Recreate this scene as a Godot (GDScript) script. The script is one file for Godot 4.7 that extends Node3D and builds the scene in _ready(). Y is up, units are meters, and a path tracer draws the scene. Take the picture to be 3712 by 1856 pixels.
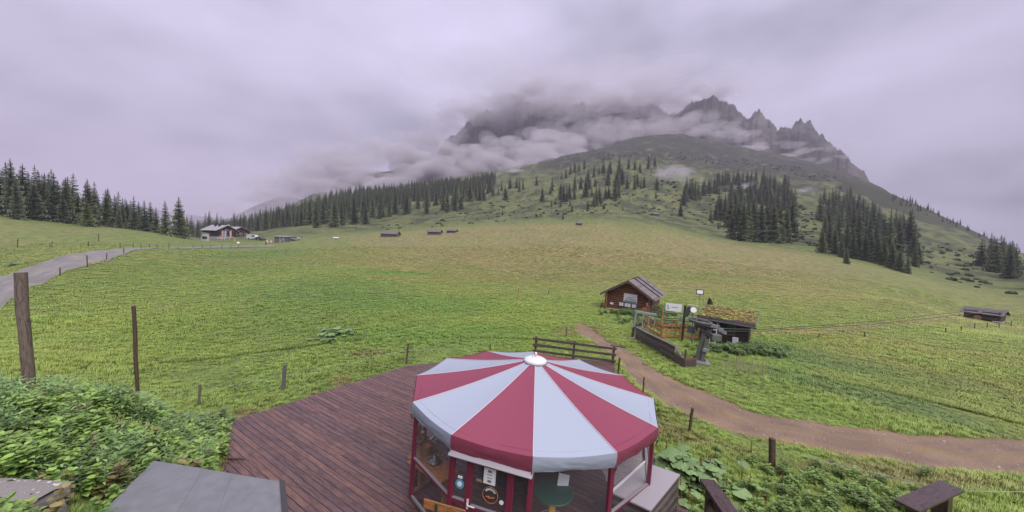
extends Node3D
# A mountain pasture under low cloud: a round striped bar tent on a plank deck, a small drag lift, forest stands and a rock massif behind.

const EYE := Vector3(0, 6.3, 0)
var rng := RandomNumberGenerator.new()
var noise := FastNoiseLite.new()
var rough_noise := FastNoiseLite.new()
var ridge_noise := FastNoiseLite.new()
var table: Array[PackedFloat32Array] = []
var deck_poly: PackedVector2Array
var track_poly: PackedVector2Array
var road_poly: PackedVector2Array
var keep_clear: Array = []
var M := {}
var swathes := []
var trodden := []

# ------------------------------------------------------------------ mesh builder
class MB:
	var v := PackedVector3Array()
	var n := PackedVector3Array()
	var c := PackedColorArray()
	var t := PackedVector2Array()
	var i := PackedInt32Array()
	var col := Color.WHITE
	var off := Vector2.ZERO

	func put(p: Vector3, nn: Vector3, uv := Vector2.ZERO) -> int:
		v.append(p); n.append(nn); c.append(col); t.append(uv + off)
		return v.size() - 1

	func tri(a: Vector3, b: Vector3, d: Vector3) -> void:      # counter-clockwise seen from outside
		var nn := (b - a).cross(d - a).normalized()
		var k := put(a, nn, Vector2(a.x, a.z)); put(b, nn, Vector2(b.x, b.z)); put(d, nn, Vector2(d.x, d.z))
		i.append_array([k, k + 2, k + 1])

	func quad(a: Vector3, b: Vector3, d: Vector3, e: Vector3) -> void:
		var nn := (b - a).cross(d - a)
		if nn.length_squared() < 1e-14:
			nn = (d - a).cross(e - a)
		nn = nn.normalized()
		var l := a.distance_to(b); var w := b.distance_to(d)
		var k := put(a, nn, Vector2(0, 0)); put(b, nn, Vector2(l, 0)); put(d, nn, Vector2(l, w)); put(e, nn, Vector2(0, w))
		i.append_array([k, k + 2, k + 1, k, k + 3, k + 2])

	func box(x: Transform3D, s: Vector3, bevel := 0.0) -> void:       # z is the long way of the grain
		var h := s * 0.5
		var B := [Vector3(1, 0, 0), Vector3(0, 1, 0), Vector3(0, 0, 1)]
		for ax in 3:
			for sg in [-1.0, 1.0]:
				var nn: Vector3 = B[ax] * sg
				var u: Vector3 = B[2] if ax != 2 else B[0]
				var w: Vector3 = nn.cross(u)
				var hu: Vector3 = u * (h.dot(u.abs()) - bevel); var hw: Vector3 = w * (h.dot(w.abs()) - bevel)
				var o: Vector3 = nn * h[ax]
				quad(x * (o - hu - hw), x * (o + hu - hw), x * (o + hu + hw), x * (o - hu + hw))
		if bevel > 0.0:
			for ax in 3:                                        # the twelve bevelled edges
				var a1: int = (ax + 1) % 3; var a2: int = (ax + 2) % 3
				for s1 in [-1.0, 1.0]:
					for s2 in [-1.0, 1.0]:
						var l: Vector3 = B[ax] * (h[ax] - bevel)
						var p: Vector3 = B[a1] * s1 * h[a1] + B[a2] * s2 * (h[a2] - bevel)
						var q: Vector3 = B[a1] * s1 * (h[a1] - bevel) + B[a2] * s2 * h[a2]
						if s1 * s2 > 0:
							quad(x * (p - l), x * (q - l), x * (q + l), x * (p + l))
						else:
							quad(x * (p + l), x * (q + l), x * (q - l), x * (p - l))

	func bar(a: Vector3, b: Vector3, w: float, h: float, up := Vector3.UP, bevel := 0.0) -> void:
		var z := (b - a).normalized()
		if absf(z.dot(up.normalized())) > 0.99:
			up = Vector3(0, 0, 1) if absf(z.z) < 0.9 else Vector3.RIGHT
		var x := up.cross(z).normalized()
		box(Transform3D(Basis(x, z.cross(x), z), (a + b) * 0.5), Vector3(w, h, a.distance_to(b)), bevel)

	func tube(p: Array, r: Array, sides := 8, cap := true) -> void:
		var ring := PackedVector3Array(); var first := v.size()
		var x := Vector3.ZERO
		var run := 0.0
		for k in p.size():
			var d: Vector3 = (p[mini(k + 1, p.size() - 1)] - p[maxi(k - 1, 0)]).normalized()
			if x == Vector3.ZERO:
				x = d.cross(Vector3.UP if absf(d.y) < 0.9 else Vector3.RIGHT).normalized()
			x = (x - d * x.dot(d)).normalized()
			var y := d.cross(x)
			var rad: float = r[mini(k, r.size() - 1)]
			if k > 0: run += p[k].distance_to(p[k - 1])
			for s in sides + 1:
				var a := TAU * s / sides
				var nn := x * cos(a) + y * sin(a)
				put(p[k] + nn * rad, nn, Vector2(run, TAU * rad * s / sides))
		for k in p.size() - 1:
			for s in sides:
				var a := first + k * (sides + 1) + s; var b := a + sides + 1
				i.append_array([a, b, a + 1, a + 1, b, b + 1])
		if cap:
			for e in [0, p.size() - 1]:
				var d: Vector3 = (p[0] - p[1]).normalized() if e == 0 else (p[e] - p[e - 1]).normalized()
				var m := put(p[e], d, Vector2.ZERO)
				var k0 := first + int(e) * (sides + 1)
				var rim := v.size()
				for s in sides + 1:
					put(v[k0 + s], d, Vector2(v[k0 + s].x, v[k0 + s].z))
				for s in sides:
					if e == 0: i.append_array([m, rim + s, rim + s + 1])
					else: i.append_array([m, rim + s + 1, rim + s])

	func lathe(prof: Array, sides := 24, x := Transform3D()) -> void:    # prof: Vector2(radius, height), from the bottom up the outside
		var first := v.size()
		for k in prof.size():
			var d: Vector2 = (prof[mini(k + 1, prof.size() - 1)] - prof[maxi(k - 1, 0)]).normalized()
			for s in sides + 1:
				var a := TAU * s / sides
				var o := Vector3(cos(a), 0, -sin(a))
				put(x * (o * prof[k].x + Vector3.UP * prof[k].y), (x.basis * (o * d.y + Vector3.UP * -d.x)).normalized(), Vector2(a, prof[k].y))
		for k in prof.size() - 1:
			for s in sides:
				var a := first + k * (sides + 1) + s; var b := a + sides + 1
				i.append_array([a, b, b + 1, a, b + 1, a + 1])

	func slab(poly: PackedVector2Array, y0: float, y1: float, x := Transform3D()) -> void:     # an upright prism over a polygon in x, z
		var q := poly.duplicate()
		var area := 0.0
		for k in q.size():
			area += q[k].cross(q[(k + 1) % q.size()])
		if area < 0: q.reverse()
		var tr := Geometry2D.triangulate_polygon(q)
		for e in tr.size() / 3:
			var a := q[tr[e * 3]]; var b := q[tr[e * 3 + 1]]; var d := q[tr[e * 3 + 2]]
			var up := (b - a).cross(d - a) < 0
			for s in [y1, y0]:
				var A := x * Vector3(a.x, s, a.y); var B := x * Vector3(b.x, s, b.y); var D := x * Vector3(d.x, s, d.y)
				if up == (s == y1): tri(A, B, D)
				else: tri(A, D, B)
		for k in q.size():
			var a := q[k]; var b := q[(k + 1) % q.size()]
			quad(x * Vector3(b.x, y0, b.y), x * Vector3(a.x, y0, a.y), x * Vector3(a.x, y1, a.y), x * Vector3(b.x, y1, b.y))

	func sheet(g: Array, two := false) -> void:       # a smooth grid of points: rows of equal length
		var R := g.size(); var C: int = g[0].size(); var first := v.size()
		for r in R:
			for k in C:
				var du: Vector3 = g[r][mini(k + 1, C - 1)] - g[r][maxi(k - 1, 0)]
				var dv: Vector3 = g[mini(r + 1, R - 1)][k] - g[maxi(r - 1, 0)][k]
				put(g[r][k], du.cross(dv).normalized(), Vector2(k, r))
		for r in R - 1:
			for k in C - 1:
				var a := first + r * C + k; var b := a + C
				i.append_array([a, b + 1, a + 1, a, b, b + 1])

	func turn() -> void:                # inside out
		for k in n.size(): n[k] = -n[k]
		for k in i.size() / 3:
			var q := i[k * 3 + 1]
			i[k * 3 + 1] = i[k * 3 + 2]
			i[k * 3 + 2] = q

	func mesh() -> ArrayMesh:
		var m := ArrayMesh.new()
		add_to(m)
		return m

	func add_to(m: ArrayMesh) -> void:
		var A := []
		A.resize(Mesh.ARRAY_MAX)
		A[Mesh.ARRAY_VERTEX] = v; A[Mesh.ARRAY_NORMAL] = n; A[Mesh.ARRAY_COLOR] = c; A[Mesh.ARRAY_TEX_UV] = t; A[Mesh.ARRAY_INDEX] = i
		m.add_surface_from_arrays(Mesh.PRIMITIVE_TRIANGLES, A)

# ------------------------------------------------------------------ naming
var taken := {}
func numbered(s: String) -> String:
	taken[s] = taken.get(s, -1) + 1
	return s if taken[s] == 0 else "%s_%03d" % [s, taken[s]]

func tag(o: Node, label: String, category := "", group := "", kind := "") -> Node:
	if label: o.set_meta("label", label)
	if category: o.set_meta("category", category)
	if group: o.set_meta("group", group)
	if kind: o.set_meta("kind", kind)
	return o

func thing(called: String, at: Vector3, label: String, category: String, group := "", yaw := 0.0) -> Node3D:
	var o := Node3D.new()
	o.name = numbered(called)
	add_child(o)
	o.position = at
	o.rotation.y = yaw
	tag(o, label, category, group)
	return o

func part(called: String, mb, m: Material, parent: Node3D, count := {}) -> MeshInstance3D:
	var o := MeshInstance3D.new()
	o.mesh = mb.mesh() if mb is MB else mb
	if m: o.material_override = m
	var key := "%d/%s" % [parent.get_instance_id(), called]
	taken[key] = taken.get(key, -1) + 1
	o.name = called if taken[key] == 0 else "%s_%03d" % [called, taken[key]]
	parent.add_child(o)
	return o

func single(called: String, mb, m: Material, at: Vector3, label: String, category: String, group := "", kind := "") -> MeshInstance3D:
	var o := MeshInstance3D.new()
	o.mesh = mb.mesh() if mb is MB else mb
	if m: o.material_override = m
	o.name = numbered(called)
	add_child(o)
	o.position = at
	tag(o, label, category, group, kind)
	return o

func scatter(called: String, mesh: Mesh, m: Material, xf: Array, cols: Array, label: String, category: String, parent: Node3D = null) -> MultiMeshInstance3D:
	var mm := MultiMesh.new()
	mm.transform_format = MultiMesh.TRANSFORM_3D
	mm.use_colors = true
	mm.mesh = mesh
	mm.instance_count = xf.size()
	for k in xf.size():
		mm.set_instance_transform(k, xf[k])
		mm.set_instance_color(k, cols[k])
	var o := MultiMeshInstance3D.new()
	o.multimesh = mm
	o.material_override = m
	o.name = numbered(called) if parent == null else called
	if parent: parent.add_child(o)
	else: add_child(o)
	tag(o, label, category, "", "stuff")
	return o

# ------------------------------------------------------------------ materials
func lin(r: float, g: float, b: float, a := 1.0) -> Color:
	var k := Color(r, g, b).linear_to_srgb()
	k.a = a
	return k

func mat(called: String, color: Color, rough := 0.8, tex: Texture2D = null, scale := Vector3.ONE, tri := false, bump := 0.0) -> StandardMaterial3D:
	var m := StandardMaterial3D.new()
	m.resource_name = called
	m.albedo_color = color
	m.roughness = rough
	m.cull_mode = BaseMaterial3D.CULL_DISABLED
	if tex:
		m.albedo_texture = tex
		m.uv1_scale = scale
		if tri:
			m.uv1_triplanar = true
			m.uv1_world_triplanar = true
		if bump != 0.0:
			m.heightmap_enabled = true
			m.heightmap_texture = tex
			m.heightmap_scale = bump
	return m

func grey_tex(w: int, h: int, fx: float, fy: float, lo: float, hi: float, sd: int, octaves := 4, gamma := 1.0) -> ImageTexture:
	var f := FastNoiseLite.new()
	f.seed = sd
	f.noise_type = FastNoiseLite.TYPE_SIMPLEX
	f.frequency = 1.0
	f.fractal_octaves = octaves
	f.fractal_gain = 0.55
	var im := Image.create(w, h, false, Image.FORMAT_RGB8)
	for y in h:
		for x in w:
			# seamless: the picture is wrapped round two circles
			var a := TAU * x / w; var b := TAU * y / h
			var q := f.get_noise_3d(cos(a) * fx + cos(b) * fy * 0.31, sin(a) * fx + sin(b) * fy * 0.17, (cos(b) + sin(b) * 1.7) * fy * 0.5) * 0.9 + 0.5
			q = lo + (hi - lo) * pow(clampf(q, 0, 1), gamma)
			im.set_pixel(x, y, Color(q, q, q))
	return ImageTexture.create_from_image(im)

func wood_tex(sd: int) -> ImageTexture:               # grain runs along u
	var f := FastNoiseLite.new()
	f.seed = sd
	f.frequency = 1.0
	f.fractal_octaves = 4
	var im := Image.create(256, 128, false, Image.FORMAT_RGB8)
	for y in 128:
		for x in 256:
			var px := absf(x - 128.0) / 128.0; var py := absf(y - 64.0) / 64.0
			var q := f.get_noise_2d(px * 3.0, py * 22.0) * 0.5 + f.get_noise_2d(px * 14.0 + 40.0, py * 60.0) * 0.35 + f.get_noise_2d(px * 2.0 + 9.0, py * 2.5 + 5.0) * 0.35
			q = clampf(0.78 + q * 0.62, 0.3, 1.0)
			im.set_pixel(x, y, Color(q, q, q))
	return ImageTexture.create_from_image(im)

# ------------------------------------------------------------------ terrain
func _row(a: Array) -> void:
	table.append(PackedFloat32Array(a))

func _cr(a: float, b: float, c: float, d: float, t: float) -> float:
	return b + 0.5 * t * (c - a + t * (2.0 * a - 5.0 * b + 4.0 * c - d + t * (3.0 * (b - c) + d - a)))

func base_height(x: float, z: float) -> float:
	var ph := rad_to_deg(atan2(x, -z))
	var dd := maxf(Vector2(x, z).length(), 2.0)
	var a := clampf((ph - -72.000) / 3.0000, 0.0, 49 - 1.001)
	var b := clampf((log(dd + 3.0) - 1.609438) / 0.172902, 0.0, 34 - 1.001)
	var i := int(a); var j := int(b)
	var fa := a - i; var fb := b - j
	var j0 := maxi(j - 1, 0); var j2 := mini(j + 1, 34 - 1); var j3 := mini(j + 2, 34 - 1)
	var r0 := table[maxi(i - 1, 0)]; var r1 := table[i]; var r2 := table[mini(i + 1, 49 - 1)]; var r3 := table[mini(i + 2, 49 - 1)]
	return _cr(_cr(r0[j0], r0[j], r0[j2], r0[j3], fb), _cr(r1[j0], r1[j], r1[j2], r1[j3], fb), _cr(r2[j0], r2[j], r2[j2], r2[j3], fb), _cr(r3[j0], r3[j], r3[j2], r3[j3], fb), fa)

func H(x: float, z: float) -> float:
	var h := base_height(x, z)
	var d := Vector2(x, z).length()
	if d > 30.0:
		h += smoothstep(30, 90, d) * 0.25 * noise.get_noise_2d(x * 6.0, z * 6.0)
	if d > 170.0:
		h += smoothstep(170, 480, d) * (5.5 * noise.get_noise_2d(x * 1.5, z * 1.5) + 5.0 * absf(ridge_noise.get_noise_2d(x * 1.2, z * 1.2)))
	return h

func on_ground(p: Vector3, up := 0.0) -> Vector3:
	return Vector3(p.x, H(p.x, p.z) + up, p.z)

# how the turf is coloured: the sward itself, flowering grass, moss, dwarf pine, bare earth
func turf(x: float, z: float) -> Color:
	var d := Vector2(x, z).length()
	var az := rad_to_deg(atan2(x, -z))
	var a := noise.get_noise_2d(x * 2.2, z * 2.2)
	var b := noise.get_noise_2d(x * 14.0 + 90.0, z * 14.0)
	var e := noise.get_noise_2d(x * 60.0, z * 60.0 + 50.0)
	var green := Color(0.228, 0.330, 0.070)
	green = green.lerp(Color(0.318, 0.360, 0.089), clampf(0.45 + b * 0.9, 0, 1) * 0.6)
	green = green.lerp(Color(0.162, 0.264, 0.074), clampf(a * 1.6 - 0.1 + b * 0.5, 0, 1) * 0.7)
	var tan_ := Color(0.480, 0.366, 0.168).lerp(Color(0.330, 0.324, 0.114), clampf(0.5 + b * 1.2 + a, 0, 1))
	var m := smoothstep(34, 85, d) * (1.0 - smoothstep(165, 215, d)) * smoothstep(-36, -14, az) * (1.0 - 0.55 * smoothstep(36, 48, az))
	m *= clampf(0.85 + a * 0.9 + b * 0.45, 0.0, 0.95)
	m = maxf(m, 0.34 * smoothstep(38, 43, az) * smoothstep(19, 23, d) * (1.0 - smoothstep(38, 50, d)) * clampf(0.75 + b * 0.9, 0, 1))
	m = maxf(m, 0.5 * smoothstep(-44, -52, az) * smoothstep(60, 80, d) * clampf(0.6 + b + a, 0, 1))
	var k := green.lerp(tan_, m)
	if d > 165.0:
		var hill := Color(0.170, 0.220, 0.060).lerp(Color(0.240, 0.262, 0.088), clampf(0.5 + a * 1.5, 0, 1))
		var r := absf(ridge_noise.get_noise_2d(x * 2.0, z * 2.0 + H(x, z) * 3.0))
		hill = hill.lerp(Color(0.050, 0.078, 0.032), clampf(smoothstep(0.12, 0.45, r + b * 0.45) * 0.85, 0, 1))
		var pine := smoothstep(500, 640, d + a * 160.0 + b * 60.0) * smoothstep(-6, 10, az)
		pine *= smoothstep(-0.34, 0.02, noise.get_noise_2d(x * 3.1 + 300.0, z * 3.1) + 0.25 * smoothstep(600, 760, d))
		hill = hill.lerp(Color(0.015, 0.021, 0.011).lerp(Color(0.028, 0.036, 0.018), clampf(b + 0.5, 0, 1)), pine * 0.95)
		if d > 620.0 and r > 0.72 and b > 0.1:
			hill = hill.lerp(Color(0.22, 0.21, 0.20), 0.6)
		k = k.lerp(hill, smoothstep(165, 240, d))
	# swathes of their own growth: [middle, reach, turn, colour, share]
	for s in swathes:
		var o: Vector2 = (Vector2(x, z) - s[0]).rotated(s[2]) / s[1]
		var q := o.length_squared()
		if q < 2.0:
			k = k.lerp(s[3], s[4] * clampf(1.3 - q + b * 0.9, 0, 1))
	for s in trodden:
		var q := Geometry2D.get_closest_point_to_segment(Vector2(x, z), s[0], s[1]).distance_to(Vector2(x, z))
		if q < s[2] * 2.0:
			k = k.lerp(s[3], 0.7 * clampf(1.5 - q / s[2] + b * 0.8, 0, 1))
	return k * (1.0 + e * 0.22)

func polar_sheet(called: String, a0: float, a1: float, na: int, d0: float, d1: float, nd: int, m: Material) -> void:
	var mb := MB.new()
	var w := na + 1
	for j in nd + 1:
		var d := d0 * pow(d1 / d0, float(j) / nd)
		for i in w:
			var a := deg_to_rad(lerpf(a0, a1, float(i) / na))
			var x := sin(a) * d; var z := -cos(a) * d
			mb.col = turf(x, z)
			mb.put(Vector3(x, H(x, z), z), Vector3.UP, Vector2(x, z))
	for j in nd + 1:
		for i in w:
			var p := mb.v[j * w + maxi(i - 1, 0)]; var q := mb.v[j * w + mini(i + 1, na)]
			var r := mb.v[maxi(j - 1, 0) * w + i]; var s := mb.v[mini(j + 1, nd) * w + i]
			mb.n[j * w + i] = (q - p).cross(s - r).normalized()
	for j in nd:
		for i in na:
			var k := j * w + i
			mb.i.append_array([k, k + w, k + w + 1, k, k + w + 1, k + 1])
	single(called, mb, m, Vector3.ZERO, "", "", "", "structure")

# a ridge of rock or far hill: skyline as (bearing in degrees, tangent of its height over the eye), depth of its foot and crest
func ridge(called: String, sky: Array, foot: float, crest: float, foot_tan: float, rough: float, rocky: float, m: Material, na: int, nt: int) -> void:
	var mb := MB.new()
	var w := na + 1
	for j in nt + 1:
		var t := float(j) / nt * 1.12
		for i in w:
			var az := lerpf(sky[0].x, sky[-1].x, float(i) / na)
			var k := 0
			while k < sky.size() - 2 and sky[k + 1].x < az: k += 1
			var s := clampf((az - sky[k].x) / maxf(sky[k + 1].x - sky[k].x, 1e-4), 0, 1)
			var tn := lerpf(sky[k].y, sky[k + 1].y, s)
			var edge := smoothstep(0.0, 0.06, float(i) / na) * smoothstep(1.0, 0.94, float(i) / na)
			var gully := ridge_noise.get_noise_2d(az * 9.0 * rough, t * 14.0)
			var fine := ridge_noise.get_noise_2d(az * 34.0 * rough + 70.0, t * 40.0 + 11.0)
			var bulk := noise.get_noise_2d(az * 26.0, t * 30.0)
			var tt := minf(t, 1.0)
			var d := lerpf(foot, crest, tt) + rocky * (gully * 75.0 + fine * 22.0 + bulk * 50.0) * (0.25 + tt)
			if t > 1.0: d += (t - 1.0) * 900.0
			var hc := EYE.y + tn * crest * 1.0
			hc += rocky * (absf(ridge_noise.get_noise_2d(az * 34.0, 3.0)) * 15.0 - 6.0 + fine * 6.0 + 8.0 * absf(ridge_noise.get_noise_2d(az * 190.0, 9.0)) + 7.0 * ridge_noise.get_noise_2d(az * 520.0, 30.0)) * (0.4 + 0.6 * edge)
			var hf := EYE.y + minf(foot_tan, tn - 0.02) * foot
			var sh := pow(tt, lerpf(1.0, 0.8, rocky))
			# ledges: steep walls between sloping bands
			sh = lerpf(sh, (floorf(sh * 6.0) + smoothstep(0.15, 0.75, fmod(sh * 6.0, 1.0))) / 6.0, 0.5 * rocky * smoothstep(0.02, 0.2, tt))
			var h := lerpf(hf, hc, sh)
			if t > 1.0: h -= (t - 1.0) * 1100.0
			h += rocky * (gully * 22.0 + fine * 10.0) * tt * (1.0 - tt) * 2.0
			var a := deg_to_rad(az)
			var g := clampf(0.5 + bulk * 1.4 - tt * 0.7 + 0.5 * fine, 0, 1)
			var rock := Color(0.085, 0.082, 0.082).lerp(Color(0.245, 0.23, 0.225), clampf(0.45 + fine * 1.5 + gully * 0.9 + 0.25 * sin(h * 0.16 + bulk * 6.0), 0, 1))
			var green := Color(0.050, 0.068, 0.034).lerp(Color(0.085, 0.105, 0.05), clampf(0.5 + bulk, 0, 1))
			mb.col = rock.lerp(green, g if rocky > 0.3 else 1.0)
			mb.put(Vector3(sin(a) * d, h, -cos(a) * d), Vector3.UP, Vector2(az, t))
	for j in nt + 1:
		for i in w:
			var p := mb.v[j * w + maxi(i - 1, 0)]; var q := mb.v[j * w + mini(i + 1, na)]
			var r := mb.v[maxi(j - 1, 0) * w + i]; var s := mb.v[mini(j + 1, nt) * w + i]
			mb.n[j * w + i] = (q - p).cross(s - r).normalized()
	for j in nt:
		for i in na:
			var k := j * w + i
			mb.i.append_array([k, k + w, k + w + 1, k, k + w + 1, k + 1])
	single(called, mb, m, Vector3.ZERO, "", "", "", "structure")

# a strip of road between two edge lines, laid a little above the turf
func strip(called: String, L: Array, R: Array, m: Material, lift: float, across: int, step: float) -> void:
	var A := Curve3D.new(); var B := Curve3D.new()
	for k in L.size():
		var ta: Vector3 = (L[mini(k + 1, L.size() - 1)] - L[maxi(k - 1, 0)]) / 6.0
		var tb: Vector3 = (R[mini(k + 1, L.size() - 1)] - R[maxi(k - 1, 0)]) / 6.0
		A.add_point(L[k], -ta, ta); B.add_point(R[k], -tb, tb)
	var g := []
	for k in L.size() - 1:
		var steps := clampi(int(L[k].distance_to(L[k + 1]) / step), 2, 60)
		for s in steps + (1 if k == L.size() - 2 else 0):
			var f := float(s) / steps
			var p := A.sample(k, f); var q := B.sample(k, f)
			var row := []
			var wob := 0.13 * rough_noise.get_noise_2d(p.x * 12.0, p.z * 12.0) + 0.08 * rough_noise.get_noise_2d(p.x * 45.0, p.z * 45.0)
			var wob2 := 0.13 * rough_noise.get_noise_2d(q.x * 12.0, q.z * 12.0 + 90.0) + 0.08 * rough_noise.get_noise_2d(q.x * 45.0, q.z * 45.0)
			for c in across + 1:
				var t := float(c) / across
				var u := lerpf(-wob, 1.0 + wob2, t)
				var o := p.lerp(q, u)
				var rut := -0.03 * (exp(-pow((t - 0.3) / 0.08, 2)) + exp(-pow((t - 0.7) / 0.08, 2)))
				var edge := -0.06 if c == 0 or c == across else 0.0
				var d := Vector2(o.x, o.z).length()
				row.append(Vector3(o.x, H(o.x, o.z) + lift * (1.0 + d / 50.0) + (rut + 0.025 * rough_noise.get_noise_2d(o.x * 40.0, o.z * 40.0)) * 0.7 + edge, o.z))
			g.append(row)
	var mb := MB.new()
	mb.sheet(g)
	if mb.n[40].y < 0: mb.turn()
	for k in mb.v.size():
		var t := float(k % (across + 1)) / across
		var p := mb.v[k]
		var q := rough_noise.get_noise_2d(p.x * 9.0, p.z * 9.0) + 0.6 * rough_noise.get_noise_2d(p.x * 50.0, p.z * 50.0)
		var c := Color(0.80, 0.80, 0.80).lerp(Color(0.70, 0.72, 0.76), exp(-pow((t - 0.3) / 0.09, 2)) + exp(-pow((t - 0.7) / 0.09, 2)))
		var worn := smoothstep(0.2, 0.0, minf(t, 1.0 - t)) + 0.5 * exp(-pow((t - 0.5) / 0.07, 2))
		c = c.lerp(Color(0.66, 0.80, 0.34), clampf(worn * (0.55 + q), 0, 0.85))
		mb.c[k] = c * (1.0 + 0.35 * q)
	single(called, mb, m, Vector3.ZERO, "", "", "", "structure")

# ------------------------------------------------------------------ spruces
func spruce_crown(sd: int, wide: float, dense: float, larch := false) -> MB:
	var r := RandomNumberGenerator.new()
	r.seed = sd
	var mb := MB.new()
	var whorls := 30
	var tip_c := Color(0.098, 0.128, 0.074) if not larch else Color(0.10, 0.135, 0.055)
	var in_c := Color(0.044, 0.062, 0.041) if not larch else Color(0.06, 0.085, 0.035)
	for k in whorls:
		var y := 0.05 + 0.93 * pow(float(k) / (whorls - 1), 0.92)
		var reach := wide * pow(1.0 - y, 0.78) * (0.88 + 0.12 * sin(k * 2.1 + sd)) + 0.006
		var n := int(lerpf(13.0, 6.0, y) * dense)
		for q in n:
			if r.randf() < 0.08: continue
			var a := TAU * (q + r.randf_range(-0.4, 0.4)) / n + k * 1.3
			var L := reach * r.randf_range(0.62, 1.14)
			var o := Vector3(cos(a), 0, sin(a)); var sd_ := Vector3(-o.z, 0, o.x)
			var y0 := y + r.randf_range(-0.012, 0.012)
			var drop := L * lerpf(0.55, -0.25, y) + L * r.randf_range(-0.12, 0.12)
			var pale := r.randf_range(0.0, 0.6)
			var last := Vector3(0, y0, 0)
			var wl := 0.25 * L
			for s in 4:
				var f := (s + 1) / 4.0
				var p := o * L * f + Vector3(0, y0 - drop * f * (0.6 + 0.4 * f) + (0.10 * L if s == 3 else 0.0), 0)
				var w = L * [0.34, 0.42, 0.34, 0.08][s] * r.randf_range(0.7, 1.3)
				var hang := L * r.randf_range(0.22, 0.46)
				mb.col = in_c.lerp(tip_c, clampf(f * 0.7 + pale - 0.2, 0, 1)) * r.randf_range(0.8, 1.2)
				# twigs hang on both sides of the bough
				mb.tri(last, p, (last + p) * 0.5 + sd_ * w + Vector3(0, -hang, 0) + o * L * 0.08)
				mb.tri(p, last, (last + p) * 0.5 - sd_ * w + Vector3(0, -hang, 0) + o * L * 0.08)
				mb.tri(last, p, (last + p) * 0.5 + sd_ * w * 0.35 + Vector3(0, -hang * 1.3, 0))
				last = p
	mb.col = in_c
	mb.tube([Vector3(0, 0.9, 0), Vector3(0, 1.0, 0)], [0.006, 0.002], 4)
	return mb

func trunk_mesh() -> MB:
	var mb := MB.new()
	mb.tube([Vector3(0, -0.03, 0), Vector3(0, 0.3, 0), Vector3(0, 0.9, 0)], [0.014, 0.010, 0.003], 6, false)
	return mb

var crowns := []
var trunk: ArrayMesh
var whole := []
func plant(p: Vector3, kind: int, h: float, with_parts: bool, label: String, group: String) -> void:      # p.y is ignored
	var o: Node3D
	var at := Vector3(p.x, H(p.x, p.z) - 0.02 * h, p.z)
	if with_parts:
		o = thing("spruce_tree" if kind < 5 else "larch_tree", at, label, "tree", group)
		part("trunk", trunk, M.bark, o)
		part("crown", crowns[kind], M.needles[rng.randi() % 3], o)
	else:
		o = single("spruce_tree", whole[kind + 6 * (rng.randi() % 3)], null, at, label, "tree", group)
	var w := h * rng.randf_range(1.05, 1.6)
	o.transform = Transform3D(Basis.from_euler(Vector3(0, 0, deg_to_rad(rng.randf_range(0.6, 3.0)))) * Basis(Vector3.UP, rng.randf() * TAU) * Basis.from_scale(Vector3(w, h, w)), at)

func placed(q: Vector2, all: Array) -> String:
	# where in its stand a tree stands, as one sees it
	var less := 0; var nearer := 0
	for o in all:
		if o.x / -o.y < q.x / -q.y: less += 1
		if -o.y < -q.y: nearer += 1
	var n := all.size()
	return ["far left", "left of the middle", "right of the middle", "far right"][less * 4 / n] + [", in front", ", midway back", ", at the back"][nearer * 3 / n]

func fill(poly: Array, count: int, gap: float, sd: int) -> Array:
	var P := PackedVector2Array(poly)
	var lo := P[0]; var hi := P[0]
	for q in P:
		lo = lo.min(q); hi = hi.max(q)
	var r := RandomNumberGenerator.new()
	r.seed = sd
	var out := []
	for k in count * 40:
		if out.size() >= count: break
		var q := Vector2(r.randf_range(lo.x, hi.x), r.randf_range(lo.y, hi.y))
		if not Geometry2D.is_point_in_polygon(q, P): continue
		var ok := true
		for o in out:
			if o.distance_squared_to(q) < gap * gap: ok = false; break
		if ok: out.append(q)
	return out

# ------------------------------------------------------------------ small helpers
func post(called: String, base: Vector3, h: float, r: float, m: Material, label: String, group: String, lean := 0.0, sq := false) -> void:
	var mb := MB.new()
	mb.off = Vector2(rng.randf(), rng.randf()) * 3.0
	var top := Vector3(sin(deg_to_rad(lean)) * h, h, rng.randf_range(-0.02, 0.02) * h)
	if sq: mb.bar(Vector3(0, -0.25, 0), top, r * 1.8, r * 1.8, Vector3(0, 0, 1), r * 0.2)
	else:
		var k := [Vector3(0, -0.25, 0)]
		var rr := [r * 1.05]
		for s in 4:
			var f := (s + 1) / 4.0
			k.append(top * f + Vector3(rng.randf_range(-0.2, 0.2) * r, 0, rng.randf_range(-0.2, 0.2) * r) * (1.0 if s < 3 else 0.0))
			rr.append(r * rng.randf_range(0.9, 1.05))
		mb.tube(k, rr, 9)
	single(called, mb, m, base, label, "post", group)

func wire(called: String, pts: Array, sag: float, r: float, m: Material, label: String, group: String, category := "wire") -> void:
	var k := []
	for s in pts.size() - 1:
		var n := 10
		for q in n + (1 if s == pts.size() - 2 else 0):
			var f := float(q) / n
			k.append(pts[s].lerp(pts[s + 1], f) - Vector3(0, sag * 4.0 * f * (1.0 - f) * pts[s].distance_to(pts[s + 1]) / 5.0, 0))
	var mb := MB.new()
	var o: Vector3 = k[0]
	for q in k.size(): k[q] -= o
	mb.tube(k, [r], 5)
	single(called, mb, m, o, label, category, group)

func words(t: String, size: float, m: Material, parent: Node3D, at: Vector3, called := "lettering", font := "Droid Serif") -> void:
	var f := SystemFont.new()
	f.font_names = PackedStringArray([font])
	f.font_weight = 700
	var tm := TextMesh.new()
	tm.text = t
	tm.font = f
	tm.font_size = 32
	tm.pixel_size = size / 32.0
	tm.depth = 0.006
	part(called, tm, m, parent).position = at

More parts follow.
